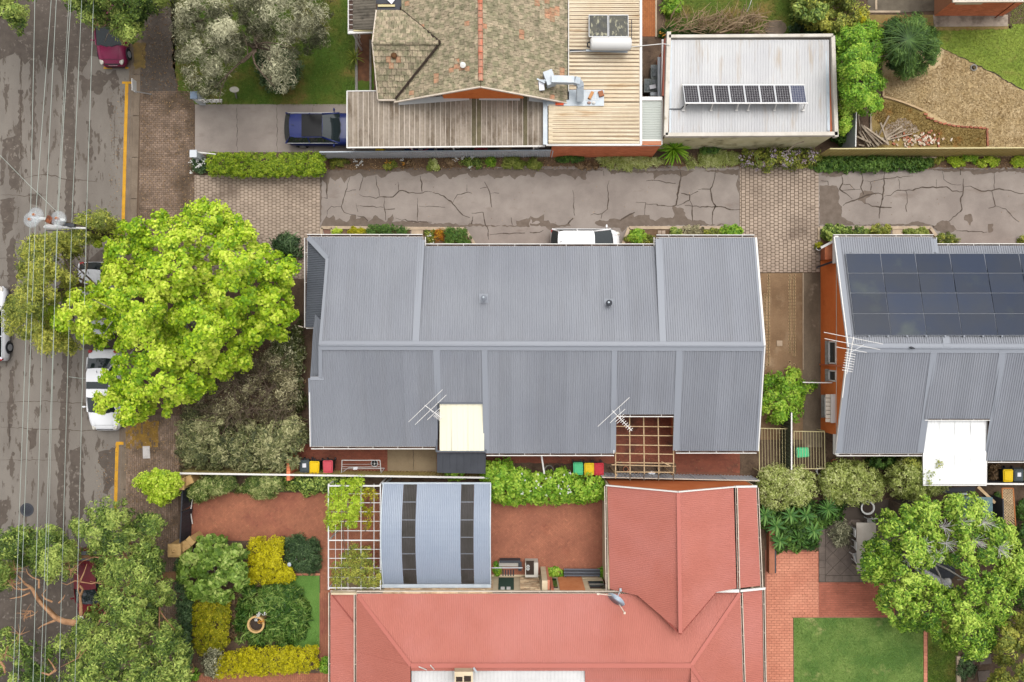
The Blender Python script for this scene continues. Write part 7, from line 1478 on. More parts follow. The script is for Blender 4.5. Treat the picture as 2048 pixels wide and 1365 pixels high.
plant('cordyline','spiky dark plant at the edge of the maple near the corner of the grey roof','plant',[(546,490),(556,478),(575,474),(592,482),(600,498),(592,512),(570,515)],.3,1.2,'dark',ncl=60,per=16,cr=.4,ln=.5,asp=.12,edge=.6,up=.6,seed=14)
plant('hedge','clipped yellow-green hedge along the concrete driveway beside the grey fence','hedge',[(412,310),(420,307),(645,307),(652,318),(650,345),(640,352),(480,354),(420,350),(414,335)],.8,1.15,'hedge',ncl=720,per=46,cr=.14,ln=.08,asp=.6,edge=.22,lumpy=.08,lwl=1,skirt=.3,seed=15)
plant('flowering_plant','small dark plant with white flowers at the left end of the clipped hedge','plant',[(382,318),(392,312),(412,318),(414,340),(402,346),(384,340)],.2,.7,'dark',ncl=40,per=30,cr=.2,ln=.12,asp=.5,edge=.4,seed=16)
def flowers(name,label,pts,z,lm,r=.12,n=10,parent=None):
    c = []
    for x,y in pts:
        p = P(x,y,z)
        for k in range(n): c.append((p.x + R.gauss(0,r * .5),p.y + R.gauss(0,r * .5),z + R.uniform(0,.06)))
    c = np.array(c);o = leafmesh(name,c,rng.normal(size=(len(c),3)) * .5 + np.array([0,0,1.5]),.09,.7,np.full(len(c),.6) + rng.normal(0,.2,len(c)),LM[lm],parent,None if parent is not None else tuple(c.mean(0)))
    if parent is None: kind(tag(o,label,'flowers'),'stuff')
    return o
flowers('flower_cluster','white flowers at the left end of the clipped hedge',[(383,325),(394,322),(394,334),(402,330),(381,345),(408,322)],.75,'white')
# ---- bed along the top of the driveway
bedm = mat('bed_mulch',(126,102,78),(98,76,56),sc=2,fine=.22,fsc=12,bump=.5,bsc=25)
flat('garden_bed',jag([(645,316),(1100,312),(1480,312),(1480,333),(1300,332),(1100,333),(645,340)],1.5,7,31),.012,bedm);flat('garden_bed',jag([(1479,305),(1660,305),(1660,338),(1479,322)],2,7,32),.03,bedm);flat('garden_bed',jag([(1637,312),(2300,312),(2300,336),(1860,336),(1637,340)],1.5,7,33),.012,bedm)
scatter('leaf_litter',[(645,318),(1480,314),(1480,336),(645,342)],2200,.02,.09,.5,LM['litter'],dz=.05,seed=34)
def clump(label,x0,y0,x1,y1,h,lm,ncl,per=40,ln=.14,asp=.3,name='plant',cat='plant',cr=.16,group=None,**kw):
    n = 10;poly = [((x0 + x1) / 2 + (x1 - x0) / 2 * math.cos(6.283 * k / n) * R.uniform(.85,1.08),(y0 + y1) / 2 + (y1 - y0) / 2 * math.sin(6.283 * k / n) * R.uniform(.85,1.08)) for k in range(n)]
    kw.setdefault('edge',.5);kw.setdefault('tbias',.6);kw.setdefault('seed',int(x0) + int(y0));return plant(name,label,cat,poly,.12,h,lm,group,ncl=ncl,per=per,cr=cr,ln=ln,asp=asp,**kw)
clump('brownish grassy plant beside the end of the clipped hedge',655,316,700,336,.35,'olive',30,ln=.2,asp=.12,up=.4,tbias=.3)
clump('red and green leafy plant in the bed below the grey fence',768,320,790,338,.35,'olive',16,tbias=.45);flowers('flower_cluster','red flowers in the bed below the grey fence',[(774,325),(782,330),(806,328)],.4,'orange',n=6)
clump('small reddish plant below the blue board and grey fence',800,320,828,336,.3,'brown',14,tbias=.6);flowers('flower_cluster','white blooms near the left end of the driveway bed',[(711,322),(725,324),(721,327),(714,331),(803,321)],.35,'white',n=9)
clump('pale green hosta-like plant in the driveway bed',857,322,876,340,.35,'pale',14,ln=.2,asp=.5);clump('orange-tinged small plant in the driveway bed',893,316,910,334,.3,'brown',12,tbias=.7)
clump('blue-green daisy bush in the driveway bed under the grey fence',920,316,970,338,.45,'green',40,ln=.12,asp=.25,tbias=.5);flowers('flower_cluster','white daisies on the bush in the driveway bed',[(912,320),(925,317),(943,316),(939,336)],.5,'white',n=8)
for lab,q,lm in (('bright green grass tuft, smallest of three in the driveway bed',(972,316,992,332),'bright'),('bright green grass tuft, largest of three in the driveway bed',(1000,314,1052,338),'limegrass'),('bright green grass tuft nearest the red brick wall',(1056,316,1084,338),'limegrass')): clump(lab,*q,.5,lm,max(14,int((q[2] - q[0]) * .8)),per=34,ln=.32,asp=.09,up=.5,name='grass_tuft',cat='grass tuft',group='grass tufts in the bed')
clump('low rounded dark box bush in front of the brick wall',1113,308,1173,326,.6,'deep',110,per=44,ln=.07,asp=.6,name='box_bush',cat='bush',cr=.13,flatz=.4,tbias=.4);clump('rusty dead foliage between the box bush and the striped grass',1150,320,1205,338,.25,'brown',28,tbias=.5)
t = plant('striped_grass','long drift of yellow-striped grass in front of the red brick wall','grass',[(1196,316),(1240,314),(1310,316),(1325,322),(1318,332),(1260,338),(1215,336),(1200,326)],.15,.45,'pale',ncl=110,per=34,cr=.2,ln=.34,asp=.08,edge=.4,up=.9,tbias=.68,seed=41)
plant('striped_grass','drift of yellow-striped grass between the spiky yucca and the lilac wisteria','grass',[(1368,318),(1400,308),(1450,304),(1478,312),(1472,328),(1430,332),(1380,333)],.15,.5,'pale',ncl=90,per=34,cr=.2,ln=.34,asp=.08,edge=.4,up=.9,tbias=.64,seed=42)
clump('dark green bush in front of the rendered wall of the white shed',1396,290,1442,312,.8,'deep',40,ln=.16,asp=.3)
# yucca with separate leaves
def rosette(name,label,cat,px,py,z,n,ln,wd,lm,droop=.5,spread=(0.1,1.35),parent=None,stem=None,group=None):
    t = parent or thing(name,label,cat,P(px,py,0),group)
    meb = MB();k = 6
    pts = [(i / k,.5 * math.sin(math.pi * min(1,.12 + .88 * i / k)) ** .6 * (1 if i < k else 0),-droop * (i / k) ** 2.2) for i in range(k + 1)]
    for (x0,w0,z0_),(x1,w1,z1_) in zip(pts,pts[1:]):
        meb.face([(x0 * ln,-w0 * wd,z0_ * ln),(x1 * ln,-w1 * wd,z1_ * ln),(x1 * ln,0,z1_ * ln - .02),(x0 * ln,0,z0_ * ln - .02)],.35);meb.face([(x0 * ln,0,z0_ * ln - .02),(x1 * ln,0,z1_ * ln - .02),(x1 * ln,w1 * wd,z1_ * ln),(x0 * ln,w0 * wd,z0_ * ln)],.6)
    mes = []
    for j in range(4):
        m2 = MB();m2.v = meb.v;m2.f = meb.f;m2.m = meb.m;m2.t = [x + (j - 1.5) * .16 for x in meb.t];mes.append(mesh('leaf',m2,LM[lm]))
    for i in range(n):
        el = spread[0] + (spread[1] - spread[0]) * ((i + .5) / n);az = i * 2.39996 + R.uniform(-.2,.2);s = R.uniform(.8,1.12) * (.7 + .3 * math.cos(el * .6))
        inst('leaf',mes[i % 4],P(px,py,z),t,(0,-el,az),(s,s,s))
    if stem: mb = MB();p = P(px,py,z);mb.tube([(p.x,p.y,0),p],stem,8);obj('stem',mb,M['bark'],t)
    return t
rosette('yucca','spiky bright green yucca by the corner of the white shed','yucca',1347,299,.9,64,1.0,.09,'bright',.35,(.05,1.3),stem=.08)
rosette('cordyline','small spiky yellow-green cordyline on the lawn edge left of the tiled house','cordyline',710,115,.5,26,.62,.05,'limegrass',.2,(.05,1.2),stem=.04)
# wisteria
WIS = [(1478,312),(1490,300),(1520,298),(1560,292),(1600,300),(1630,300),(1648,312),(1635,328),(1600,336),(1560,338),(1520,340),(1488,332)]
t = plant('wisteria','straggling wisteria with lilac blossom at the top of the paved strip','climber',WIS,.3,1.5,'olive',ncl=110,per=30,cr=.25,ln=.13,asp=.4,edge=.5,depth=.8,tbias=.3,tr=.04,seed=43);crown('blossom',WIS,.8,1.7,LM['purple'],t,ncl=46,per=16,cr=.16,ln=.09,asp=.6,edge=.5,seed=44)
mb = MB();mb.tube([P(1575,302,1.6),P(1590,290,2.0),P(1606,284,2.2),P(1608,284,2.2)],.03);tag(obj('bent_pipe',mb,M['timber']),'bent bare stem against the rendered wall above the wisteria','stem')
plant('ground_ivy','dense green ivy mass along the foot of the olive fence','ivy',[(1618,334),(1640,322),(1665,312),(1700,312),(1740,310),(1780,314),(1830,316),(1864,318),(1866,332),(1840,340),(1790,340),(1740,344),(1700,340),(1650,342)],.12,.7,'deep',ncl=300,per=42,cr=.2,ln=.13,asp=.55,edge=.5,lumpy=.5,tbias=.66,seed=45)
for lab,q in (('golden bush, left of three at the foot of the olive fence',(1894,314,1932,334)),('golden bush, middle and largest of three at the foot of the olive fence',(1952,314,2004,335)),('golden bush, right of three at the foot of the olive fence',(2022,312,2062,334))): clump(lab,*q,.6,'lime',50,per=40,ln=.08,asp=.6,name='golden_bush',cat='bush',cr=.15,group='golden bushes')
clump('thin green weed between the golden bushes',1922,308,1960,326,.8,'bright',18,tbias=.4);clump('small olive plant left of the golden bushes',1868,314,1890,326,.3,'olive',12)
mb = MB();mb.beam(P(1784,316.5,.1),P(1872,316,.1),.07,.12);tag(obj('fence_plinth',mb,M['edging']),'pale strip at the foot of the olive fence behind the ivy','plinth')
scatter('leaf_litter',[(1640,316),(2048,318),(2048,338),(1640,342)],900,.02,.09,.5,LM['litter'],dz=.04,seed=35)
# ---- beds against the houses
flat('garden_bed',[(663,459),(821,459),(821,480),(663,480)],.03,bedm);flat('garden_bed',[(846,460),(928,460),(960,512),(846,512)],.03,bedm);flat('garden_bed',[(1240,512),(1260,459),(1480,459),(1480,512)],.03,bedm);flat('garden_bed',[(1642,459),(1782,459),(1782,500),(1642,500)],.03,bedm);flat('garden_bed',[(1806,459),(1860,459),(1890,500),(1806,500)],.03,bedm)
plant('box_hedge','clipped rounded box hedge, left of two by the grey-roofed house','hedge',[(733,460),(738,452),(760,450),(795,450),(812,455),(817,464),(816,480),(734,480)],.4,.75,'deep','clipped box hedges',ncl=260,per=40,cr=.12,ln=.06,asp=.6,edge=.3,flatz=.4,seed=46,tbias=.55)
plant('box_hedge','clipped box hedge with a slanting end, right of two by the grey-roofed house','hedge',[(890,460),(905,456),(928,457),(940,470),(952,505),(890,505)],.4,.75,'deep','clipped box hedges',ncl=220,per=40,cr=.12,ln=.06,asp=.6,edge=.3,flatz=.4,seed=47,tbias=.55)
clump('small golden ball bush by the bed corner',664,456,684,474,.4,'lime',26,per=36,ln=.06,asp=.6,cr=.11);clump('yellowing low plant left of the clipped hedge',695,456,732,476,.35,'goldgreen',26,ln=.14,asp=.3);clump('orange and yellow spiky plant between the two clipped hedges',864,458,890,486,.4,'orange',22,per=20,ln=.22,asp=.12,up=.4);clump('dull low weeds beside the step slab',848,458,870,490,.3,'olive',18,tbias=.4)
flowers('flower_cluster','tiny white flowers between the two clipped hedges',[(860,471),(864,487)],.35,'white',n=7)
clump('bright green bush at the front of the white hatchback',1258,458,1292,490,.7,'bright',60,ln=.12,asp=.4);clump('brownish weeds round the bed corner near the white hatchback',1244,468,1312,492,.35,'olive',40,tbias=.35,ln=.15,asp=.2);clump('small green plant behind the pair of pavers',1336,457,1362,474,.5,'green',24);clump('dry cream-tipped bush in the bed of the grey-roofed house',1364,453,1412,474,.5,'dry',40,ln=.16,asp=.2,tbias=.7);clump('low dry weeds in the bed of the grey-roofed house',1410,458,1448,474,.3,'olive',24,tbias=.4);clump('dark green bush at the right end of the bed, by the paved strip',1442,452,1486,474,.7,'bright',46,ln=.15,asp=.35,tbias=.4)
clump('leafy green shrub at the front corner of the solar-panelled house',1642,446,1690,486,1.1,'green',70,ln=.16,asp=.35,tbias=.45);clump('row of grey-green shrubs along the front of the solar-panelled house',1680,454,1745,476,.7,'green',60,tbias=.35);clump('yellow-tipped shrub in the front bed of the solar-panelled house',1738,450,1785,476,.7,'olive',44,tbias=.5);clump('yellow-green weeds right of the step slab',1806,458,1866,476,.4,'limegrass',46,tbias=.5);clump('dark twiggy bush on the driveway beside the solar-panelled house',1868,466,1920,492,.7,'olive',50,ln=.14,asp=.25,tbias=.25);clump('dark bush at the right edge of the driveway',2034,468,2080,492,.6,'olive',24,tbias=.3);clump('yellowing plant in the small white pot',1630,485,1645,499,.7,'goldgreen',14,cr=.12,tbias=.3)
# ---- top right garden
t = plant('bare_shrub','tangle of bare pale branches behind the white shed','shrub',[(1320,40),(1360,26),(1420,30),(1480,20),(1530,34),(1540,56),(1480,66),(1400,68),(1330,62)],.3,1.2,'brown',ncl=90,per=22,cr=.25,ln=.16,asp=.12,edge=.5,up=.3,seed=51)
tw = MB();g = random.Random(15)
for i in range(150):
    a = P(g.uniform(1330,1520),g.uniform(38,66),g.uniform(.3,.9));an = g.uniform(-.6,2.2);l_ = g.uniform(.4,1.5);b = a + Vector((l_ * math.cos(an),l_ * math.sin(an) * .7,g.uniform(.2,.9)));mid = a.lerp(b,.5) + Vector((g.gauss(0,.12),g.gauss(0,.12),.05));tw.tube([a,mid,b],[.028,.02,.007],4)
for a,b in (((1440,66),(1478,40)),((1478,40),(1520,30)),((1478,40),(1490,10)),((1490,62),(1534,46)),((1500,40),(1536,36)),((1450,62),(1500,48))): limb(tw,P(*a,.8),P(*b,1.8),.06,.02,6,.1)
obj('branches',tw,mat('bare_wood',(196,170,136),(160,134,104),sc=4),t);mb = MB();mb.tube([P(1494,24,1.5),P(1500,10,1.9),P(1506,-10,2.2)],.02);obj('stake',mb,M['plastic_white'],t)
clump('orange-flowered strappy plant at the rear corner of the white shed',1318,50,1352,78,.7,'deep',30,ln=.3,asp=.08,up=.4,tbias=.4);flowers('flower_cluster','orange flowers at the rear corner of the white shed',[(1322,68),(1328,72),(1340,66)],.8,'orange',n=6);clump('bright green bush on the lawn behind the solar water heater',1322,-14,1368,34,1.0,'bright',60,ln=.14,asp=.25);clump('dark green strappy plants along the rear of the white shed',1350,56,1420,72,.6,'deep',40,ln=.26,asp=.08,up=.4,tbias=.3)
GT = [(1652,130),(1660,112),(1672,104),(1664,85),(1672,56),(1692,52),(1705,62),(1722,44),(1752,44),(1764,64),(1762,100),(1766,130),(1760,150),(1770,165),(1762,190),(1762,215),(1745,226),(1720,228),(1700,222),(1702,250),(1694,275),(1676,282),(1672,250),(1674,205),(1662,172),(1648,160)]
plant('garden_tree','bright mid-green tree squeezed against the right end of the white shed','tree',GT,1.8,5.0,'bright',base=(1700,175),tr=.12,ncl=620,per=46,cr=.26,ln=.13,asp=.45,edge=1.3,lumpy=.45,depth=.5,seed=52)
plant('conifer_tree','round dark green conifer with long radiating sprays beside the dry grass','tree',[(1880 - 0 + 0,90),(1872,118),(1858,138),(1838,150),(1812,158),(1790,148),(1774,132),(1764,108),(1760,84),(1766,58),(1780,40),(1800,30),(1818,34),(1842,26),(1850,44),(1866,52),(1876,70)],1.0,3.6,'conifer',base=(1805,110),tr=.1,ncl=420,per=44,cr=.28,ln=.22,asp=.16,edge=1.5,lumpy=.3,depth=.4,seed=53)
con = bpy.data.objects['conifer_tree'];rs = MB();c0 = P(1817,80,3.75)
for k in range(46):
    an = k * 6.283 / 46 + R.uniform(-.06,.06);l_ = R.uniform(1.0,1.75);pts = [c0 + Vector((l_ * f * math.cos(an + .18 * f),l_ * f * math.sin(an + .18 * f),-.25 * f * f * l_)) for f in (0,.35,.7,1)]
    for a,b in zip(pts,pts[1:]): rs.beam(a,b,.028,.02,t=R.random() * .7)
obj('sprays',rs,LM['conifer'],con)
plant('shrub','olive and yellow-green mixed shrub left of the round conifer at the top','shrub',[(1584,-60),(1586,10),(1592,40),(1610,56),(1640,56),(1650,66),(1680,60),(1710,56),(1732,40),(1730,-60)],.8,2.8,'olive',ncl=330,per=44,cr=.28,ln=.16,asp=.4,edge=1.0,lumpy=.4,tbias=.45,seed=54);clump('pale broad-leaved bush at the top edge beside the mixed shrub',1582,-20,1664,52,3.2,'green',110,ln=.2,asp=.45,cr=.26,tbias=.55);clump('strip of yellow foliage hanging by the concrete apron',1712,18,1734,48,2.6,'gold',26,tbias=.4);clump('dark ivy clump at the foot of the mixed shrub',1568,48,1665,72,.8,'dark',60,tbias=.3);clump('dark creeper at the base of the screen beside the green tree',1660,230,1708,292,1.0,'deep',90,tbias=.35)
# ---- lawns: blades
scatter('grass',[(345,0),(745,0),(712,60),(712,184),(690,212),(396,210),(360,150)],16000,.006,.11,.2,LM['grass'],up=1.2,dz=.05,seed=61);scatter('grass',[(1330,-20),(1590,-20),(1590,60),(1330,40)],3500,.006,.11,.2,LM['grass'],up=1.2,dz=.05,seed=62)
scatter('grass',[(1880,60),(2020,58),(2022,0),(2080,0),(2080,190),(2048,178),(1990,146),(1940,122),(1885,96)],9000,.008,.1,.2,LM['limegrass'],up=1.2,dz=.04,seed=63)
scatter('dry_grass_blades',[(1768,150),(1830,160),(1880,130),(1890,100),(1940,126),(1990,150),(2080,205),(2080,296),(1978,296),(1976,256),(1900,246),(1850,220),(1768,192)],15000,.006,.13,.16,LM['drygrass'],up=1.2,dz=.05,seed=64)
scatter('moss_grass',[(1744,202),(1800,206),(1850,232),(1900,256),(1970,262),(1970,294),(1860,290),(1780,270),(1750,240)],5000,.014,.11,.2,LM['mossgrass'],up=1.2,dz=.05,seed=65)
scatter('grass',[(1588,1238),(1846,1238),(1846,1400),(1590,1400)],16000,.022,.09,.2,LM['softgrass'],up=1.4,dz=.03,seed=66);scatter('grass',[(1857,1290),(1915,1290),(1915,1400),(1857,1400)],3500,.022,.1,.25,LM['grass'],up=1.2,dz=.05,seed=67);scatter('grass',[(590,1153),(638,1153),(638,1294),(590,1294)],3500,.022,.06,.2,LM['softgrass'],up=1.6,dz=.02,seed=68)
# ---- fallen leaves on verge and road
scatter('fallen_leaves',[(282,20),(390,20),(390,560),(282,560)],3600,.02,.07,.6,LM['litter'],dz=.02,seed=71);scatter('fallen_leaves',[(250,840),(372,840),(356,1000),(350,1360),(246,1360)],3600,.02,.07,.6,LM['litter'],dz=.02,seed=72);scatter('fallen_leaves',[(222,180),(250,180),(242,480),(214,480)],200,-.11,.07,.6,LM['litter'],dz=.02,seed=73);scatter('fallen_leaves',[(196,890),(236,890),(232,1000),(190,1000)],160,-.11,.07,.6,LM['litter'],dz=.02,seed=74)
scatter('fallen_leaves',[(350,690),(612,690),(612,945),(350,945)],3000,.01,.09,.5,LM['litter'],dz=.03,seed=75);scatter('fallen_leaves',[(1516,545),(1606,545),(1606,760),(1516,760)],300,.008,.05,.6,LM['litter'],dz=.01,seed=76)
scatter('fallen_leaves',[(640,336),(2048,336),(2048,455),(640,455)],160,.016,.06,.6,LM['litter'],dz=.01,seed=77);flat('soil_patch',jag([(252,842),(318,842),(316,895),(252,898)],2,6,78),.022,mat('verge_moss',(150,116,46),(120,92,44),sc=2,fine=.15));flat('soil_patch',jag([(266,84),(292,86),(290,138),(268,140)],3,6,79),.012,mat('verge_moss_b',(142,118,62),(110,92,60),sc=3,fine=.15))
scatter('fallen_leaves',[(386,990),(655,990),(655,1080),(386,1080)],170,.022,.06,.6,LM['litter'],dz=.01,seed=171);scatter('fallen_leaves',[(984,1005),(1212,1005),(1212,1130),(984,1130)],130,.022,.06,.6,LM['litter'],dz=.01,seed=172);scatter('fallen_leaves',[(600,896),(1480,905),(1480,946),(600,942)],500,.024,.06,.6,LM['litter'],dz=.01,seed=173);scatter('fallen_leaves',[(1535,1106),(1636,1106),(1636,1232),(1535,1232)],70,.024,.05,.6,LM['litter'],dz=.01,seed=174)
# ---- side yard shrub, rear garden
plant('shrub','bright green leafy shrub beside the main grey roof and the side path','shrub',[(1522,770),(1535,752),(1560,742),(1582,732),(1600,745),(1608,768),(1632,765),(1630,780),(1606,790),(1606,825),(1595,845),(1560,848),(1520,845),(1518,800)],.6,2.2,'bright',ncl=230,per=44,cr=.24,ln=.15,asp=.4,edge=.9,lumpy=.4,tbias=.45,seed=81,tr=.05)
HG = [(962,938),(975,924),(1000,920),(1012,918),(1026,930),(1040,938),(1062,944),(1090,948),(1120,936),(1138,945),(1160,950),(1190,948),(1212,956),(1214,985),(1205,1000),(1150,1004),(1090,1006),(1020,1008),(980,1000),(965,975)]
plant('hedge','lush glossy light-green hedge behind the brick courtyard','hedge',HG,.9,2.4,'bright',ncl=520,per=44,cr=.22,ln=.15,asp=.5,edge=.8,lumpy=.35,lwl=1.2,tbias=.58,seed=82,tr=.05);flowers('flower_cluster','scattered white flowers on the glossy light-green hedge',[(R.uniform(1040,1150),R.uniform(945,990)) for _ in range(24)],2.45,'white',.06,3)
clump('fresh green shoots growing over the fence beside the barrel roof',878,930,936,962,2.2,'bright',50,ln=.16,asp=.4,tbias=.6)
VAR = [(1516,960),(1522,940),(1545,930),(1580,932),(1605,935),(1630,950),(1638,975),(1630,1000),(1600,1014),(1565,1022),(1530,1014),(1514,990)]
plant('variegated_shrub','round cream-variegated shrub by the corner of the red roof','shrub',VAR,.8,2.5,'pale','row of clipped shrubs',ncl=330,per=44,cr=.22,ln=.11,asp=.4,edge=1.1,lumpy=.3,tbias=.6,seed=83)
plant('variegated_shrub','yellow-green clipped shrub in the middle of the row above the white tub','shrub',[(1638,960),(1650,935),(1680,920),(1720,922),(1750,938),(1772,965),(1768,995),(1740,1004),(1710,1012),(1680,1008),(1650,995)],.8,2.4,'pale','row of clipped shrubs',ncl=330,per=44,cr=.22,ln=.12,asp=.4,edge=1.1,lumpy=.35,tbias=.42,seed=84)
plant('variegated_shrub','yellow-green shrub at the corner of the white patio roof','shrub',[(1768,950),(1790,925),(1820,908),(1842,905),(1870,920),(1896,925),(1906,945),(1900,970),(1885,985),(1862,990),(1838,1008),(1815,996),(1785,990)],.8,3.0,'pale','row of clipped shrubs',ncl=340,per=44,cr=.22,ln=.12,asp=.4,edge=1.1,lumpy=.35,tbias=.36,seed=85);clump('airy olive-green bush top over the white patio roof',1800,905,1905,955,3.1,'olive',120,ln=.12,asp=.3,tbias=.5,cr=.22);clump('dark green shrub between the clipped shrubs and the grey eaves',1730,912,1800,940,1.8,'deep',70,tbias=.35)
clump('reddish-tipped bush beside the yellow bin under the patio',1976,930,2006,968,.7,'brown',50,ln=.1,asp=.4,tbias=.5);clump('grassy plant at the right edge beside the black bin',2042,928,2075,968,.9,'limegrass',20,ln=.3,asp=.1)
k_ = 0
for px,py,z,n,ln_,lab in ((1530,1030,1.0,16,.62,'spreading fan-leaved palm nearest the red roof gutter'),(1553,1052,1.1,16,.6,'fan-leaved palm beside the low brick wall'),(1580,1030,1.2,16,.6,'fan-leaved palm below the cream-variegated shrub'),(1612,1030,1.2,14,.55,'fan-leaved palm in the middle of the palm bed'),(1655,1018,1.5,26,.62,'dark spiky palm beside the dark slate patio'),(1627,1062,1.0,16,.55,'fan-leaved palm at the patio corner'),(1560,1082,.8,18,.55,'low fan palm beside the pale brick path'),(1598,1078,.8,20,.6,'yellow-centred cycad-like palm in the palm bed')):
    rosette('garden_palm',lab,'palm',px,py,z,n,ln_,.13 if n < 20 else .07,'palm',.5,(-.05,.9),stem=.05,group='palms in the garden bed')
plant('palm_underplanting','dense low green underplanting in the palm bed','plants',[(1508,1010),(1560,1018),(1640,1010),(1690,1000),(1680,1040),(1640,1060),(1636,1102),(1545,1104),(1552,1060),(1510,1040)],.2,.9,'deep',ncl=260,per=30,cr=.3,ln=.26,asp=.3,edge=.6,tbias=.35,seed=86);clump('wispy grey-green shrub leaning over the slate patio',1656,1040,1706,1096,1.2,'grey',60,per=26,ln=.2,asp=.12,tbias=.3,cr=.25)
FIG = [(1758,1060),(1752,1040),(1754,1030),(1770,1020),(1790,1012),(1812,1010),(1836,1004),(1850,992),(1880,998),(1902,988),(1930,992),(1955,988),(1978,1006),(1986,1030),(2008,1040),(2034,1052),(2030,1080),(2052,1100),(2070,1130),(2050,1170),(2030,1200),(2020,1235),(1996,1260),(1990,1300),(1958,1322),(1930,1318),(1905,1296),(1880,1300),(1856,1262),(1826,1258),(1798,1262),(1775,1240),(1758,1216),(1745,1180),(1726,1165),(1716,1158),(1718,1146),(1716,1124),(1728,1108),(1726,1096),(1736,1082),(1754,1074)]
figt = plant('spreading_tree','wide spreading bright green tree with pale bare twig bursts over the garden table','tree',FIG,2.2,4.8,'fig',base=(1860,1120),tr=.16,bark='bark_grey',ncl=1300,per=34,cr=.28,ln=.17,asp=.42,edge=1.8,lumpy=.25,depth=.5,cvar=.12,tvar=.2,holes=[[(1868,1130),(1905,1126),(1942,1150),(1925,1176),(1895,1182),(1862,1160),(1840,1150),(1838,1138)]],seed=87)
tw = MB();g = random.Random(25)
for cx,cy in ((1925,1046),(1890,1056),(1845,1090),(1895,1088),(1950,1084),(2002,1100),(1875,1112),(1816,1120),(1970,1046)):
    c_ = P(cx,cy,4.3)
    for k in range(24): an = g.uniform(0,6.28);l_ = g.uniform(.2,.6);b = c_ + Vector((l_ * math.cos(an),l_ * math.sin(an),g.uniform(.1,.45)));tw.tube([c_ - Vector((0,0,.2)),c_.lerp(b,.6),b],[.012,.009,.005],4)
obj('twigs',tw,mat('pale_twig',(236,232,228),(206,202,198),sc=4),figt)
plant('shrub','tall yellow-green bush filling the bottom right corner','shrub',[(1960,1420),(1966,1380),(1985,1350),(1990,1310),(1980,1290),(2000,1250),(2020,1235),(2060,1220),(2120,1230),(2120,1420)],1.2,4.0,'olive',ncl=360,per=46,cr=.28,ln=.17,asp=.4,edge=1.2,lumpy=.4,tbias=.55,seed=88);plant('shrub','dark green bush at the right edge beside the spreading tree','shrub',[(2028,1060),(2050,1040),(2120,1040),(2120,1230),(2050,1220),(2025,1200),(2045,1150),(2035,1110)],1.0,3.0,'deep',ncl=260,per=40,cr=.28,ln=.16,asp=.4,edge=1.0,lumpy=.5,tbias=.4,seed=89);clump('grey-green low plant spilling over the pale kerb',1914,1312,1952,1360,.5,'dark',50,tbias=.6);clump('dark ivy clump between the lattice trellis and blue shed',1986,985,2006,1040,1.0,'deep',40);clump('white-flecked bush right of the lattice trellis',2034,1000,2060,1046,1.2,'deep',40)
# ---- lower left garden
plant('gold_hedge','bright yellow clipped bush beside the dark conifer shrub','hedge',[(498,1080),(520,1076),(565,1076),(566,1110),(572,1130),(588,1142),(588,1158),(570,1166),(530,1166),(498,1170),(492,1150),(496,1120)],.7,1.5,'gold','golden clipped hedges',ncl=330,per=42,cr=.18,ln=.11,asp=.35,edge=.5,lumpy=.3,seed=91,tbias=.6)
plant('gold_hedge','yellow-green clipped hedge running up beside the ivy-clad wall','hedge',[(388,1196),(410,1188),(456,1192),(460,1230),(456,1290),(440,1304),(400,1310),(386,1290),(384,1240)],.8,1.5,'goldgreen','golden clipped hedges',ncl=380,per=42,cr=.18,ln=.11,asp=.35,edge=.5,lumpy=.3,seed=92,tbias=.45)
plant('gold_hedge','long yellow clipped hedge along the lower brick path','hedge',[(436,1312),(470,1298),(520,1296),(580,1296),(628,1292),(636,1300),(634,1336),(620,1342),(560,1348),(480,1354),(432,1356),(428,1335)],.8,1.4,'gold','golden clipped hedges',ncl=560,per=42,cr=.17,ln=.10,asp=.35,edge=.45,lumpy=.25,seed=93,tbias=.45)
plant('conifer_shrub','dark blue-green conifer shrub between the yellow bush and the brick path','shrub',[(566,1078),(600,1073),(638,1078),(640,1120),(636,1144),(600,1146),(582,1138),(568,1118)],.4,1.4,'dark',ncl=190,per=40,cr=.22,ln=.2,asp=.15,edge=.6,lumpy=.4,tbias=.45,seed=94)
BED = [(488,1168),(520,1164),(560,1160),(592,1172),(612,1195),(618,1225),(614,1255),(606,1278),(580,1290),(540,1294),(505,1290),(475,1278),(466,1250),(468,1215),(476,1190)]
plant('strap_leaf_bed','large round bed of dark strap-leaved plants around the stone planter','plants',BED,.2,.75,'strap',ncl=420,per=30,cr=.24,ln=.42,asp=.13,edge=.7,up=.5,lumpy=.3,tvar=.22,holes=[[(523 + 17 * math.cos(k * .6),1238 + 17 * math.sin(k * .6)) for k in range(10)]],seed=95);clump('pale dried plants in the strap-leaf bed beside the stone planter',536,1202,566,1250,.6,'grey',26,per=24,tbias=.6,ln=.2,asp=.1)
flowers('flower_cluster','white and yellow flowers inside the stone planter',[(516,1232),(512,1240),(530,1228),(519,1228)],1.0,'white',.1,12);flowers('flower_cluster','orange flowers inside the stone planter',[(520,1243),(526,1244)],1.0,'orange',.1,14)
clump('dark low plants left of the strap-leaf bed',458,1170,482,1296,.4,'brown',40,tbias=.2)
LT = [(358,1116),(372,1098),(398,1092),(404,1070),(416,1064),(428,1080),(440,1070),(448,1086),(468,1088),(486,1096),(494,1114),(488,1140),(496,1160),(482,1178),(462,1188),(452,1204),(420,1200),(392,1202),(374,1190),(362,1168),(354,1140)]
plant('small_tree','small leafy light-green tree beside the lower gate pillar and yellow bushes','tree',LT,1.6,3.8,'leafy',base=(440,1125),tr=.09,bark='bark_grey',ncl=250,per=34,cr=.26,ln=.22,asp=.62,edge=1.2,lumpy=.4,depth=.6,tbias=.36,seed=96)
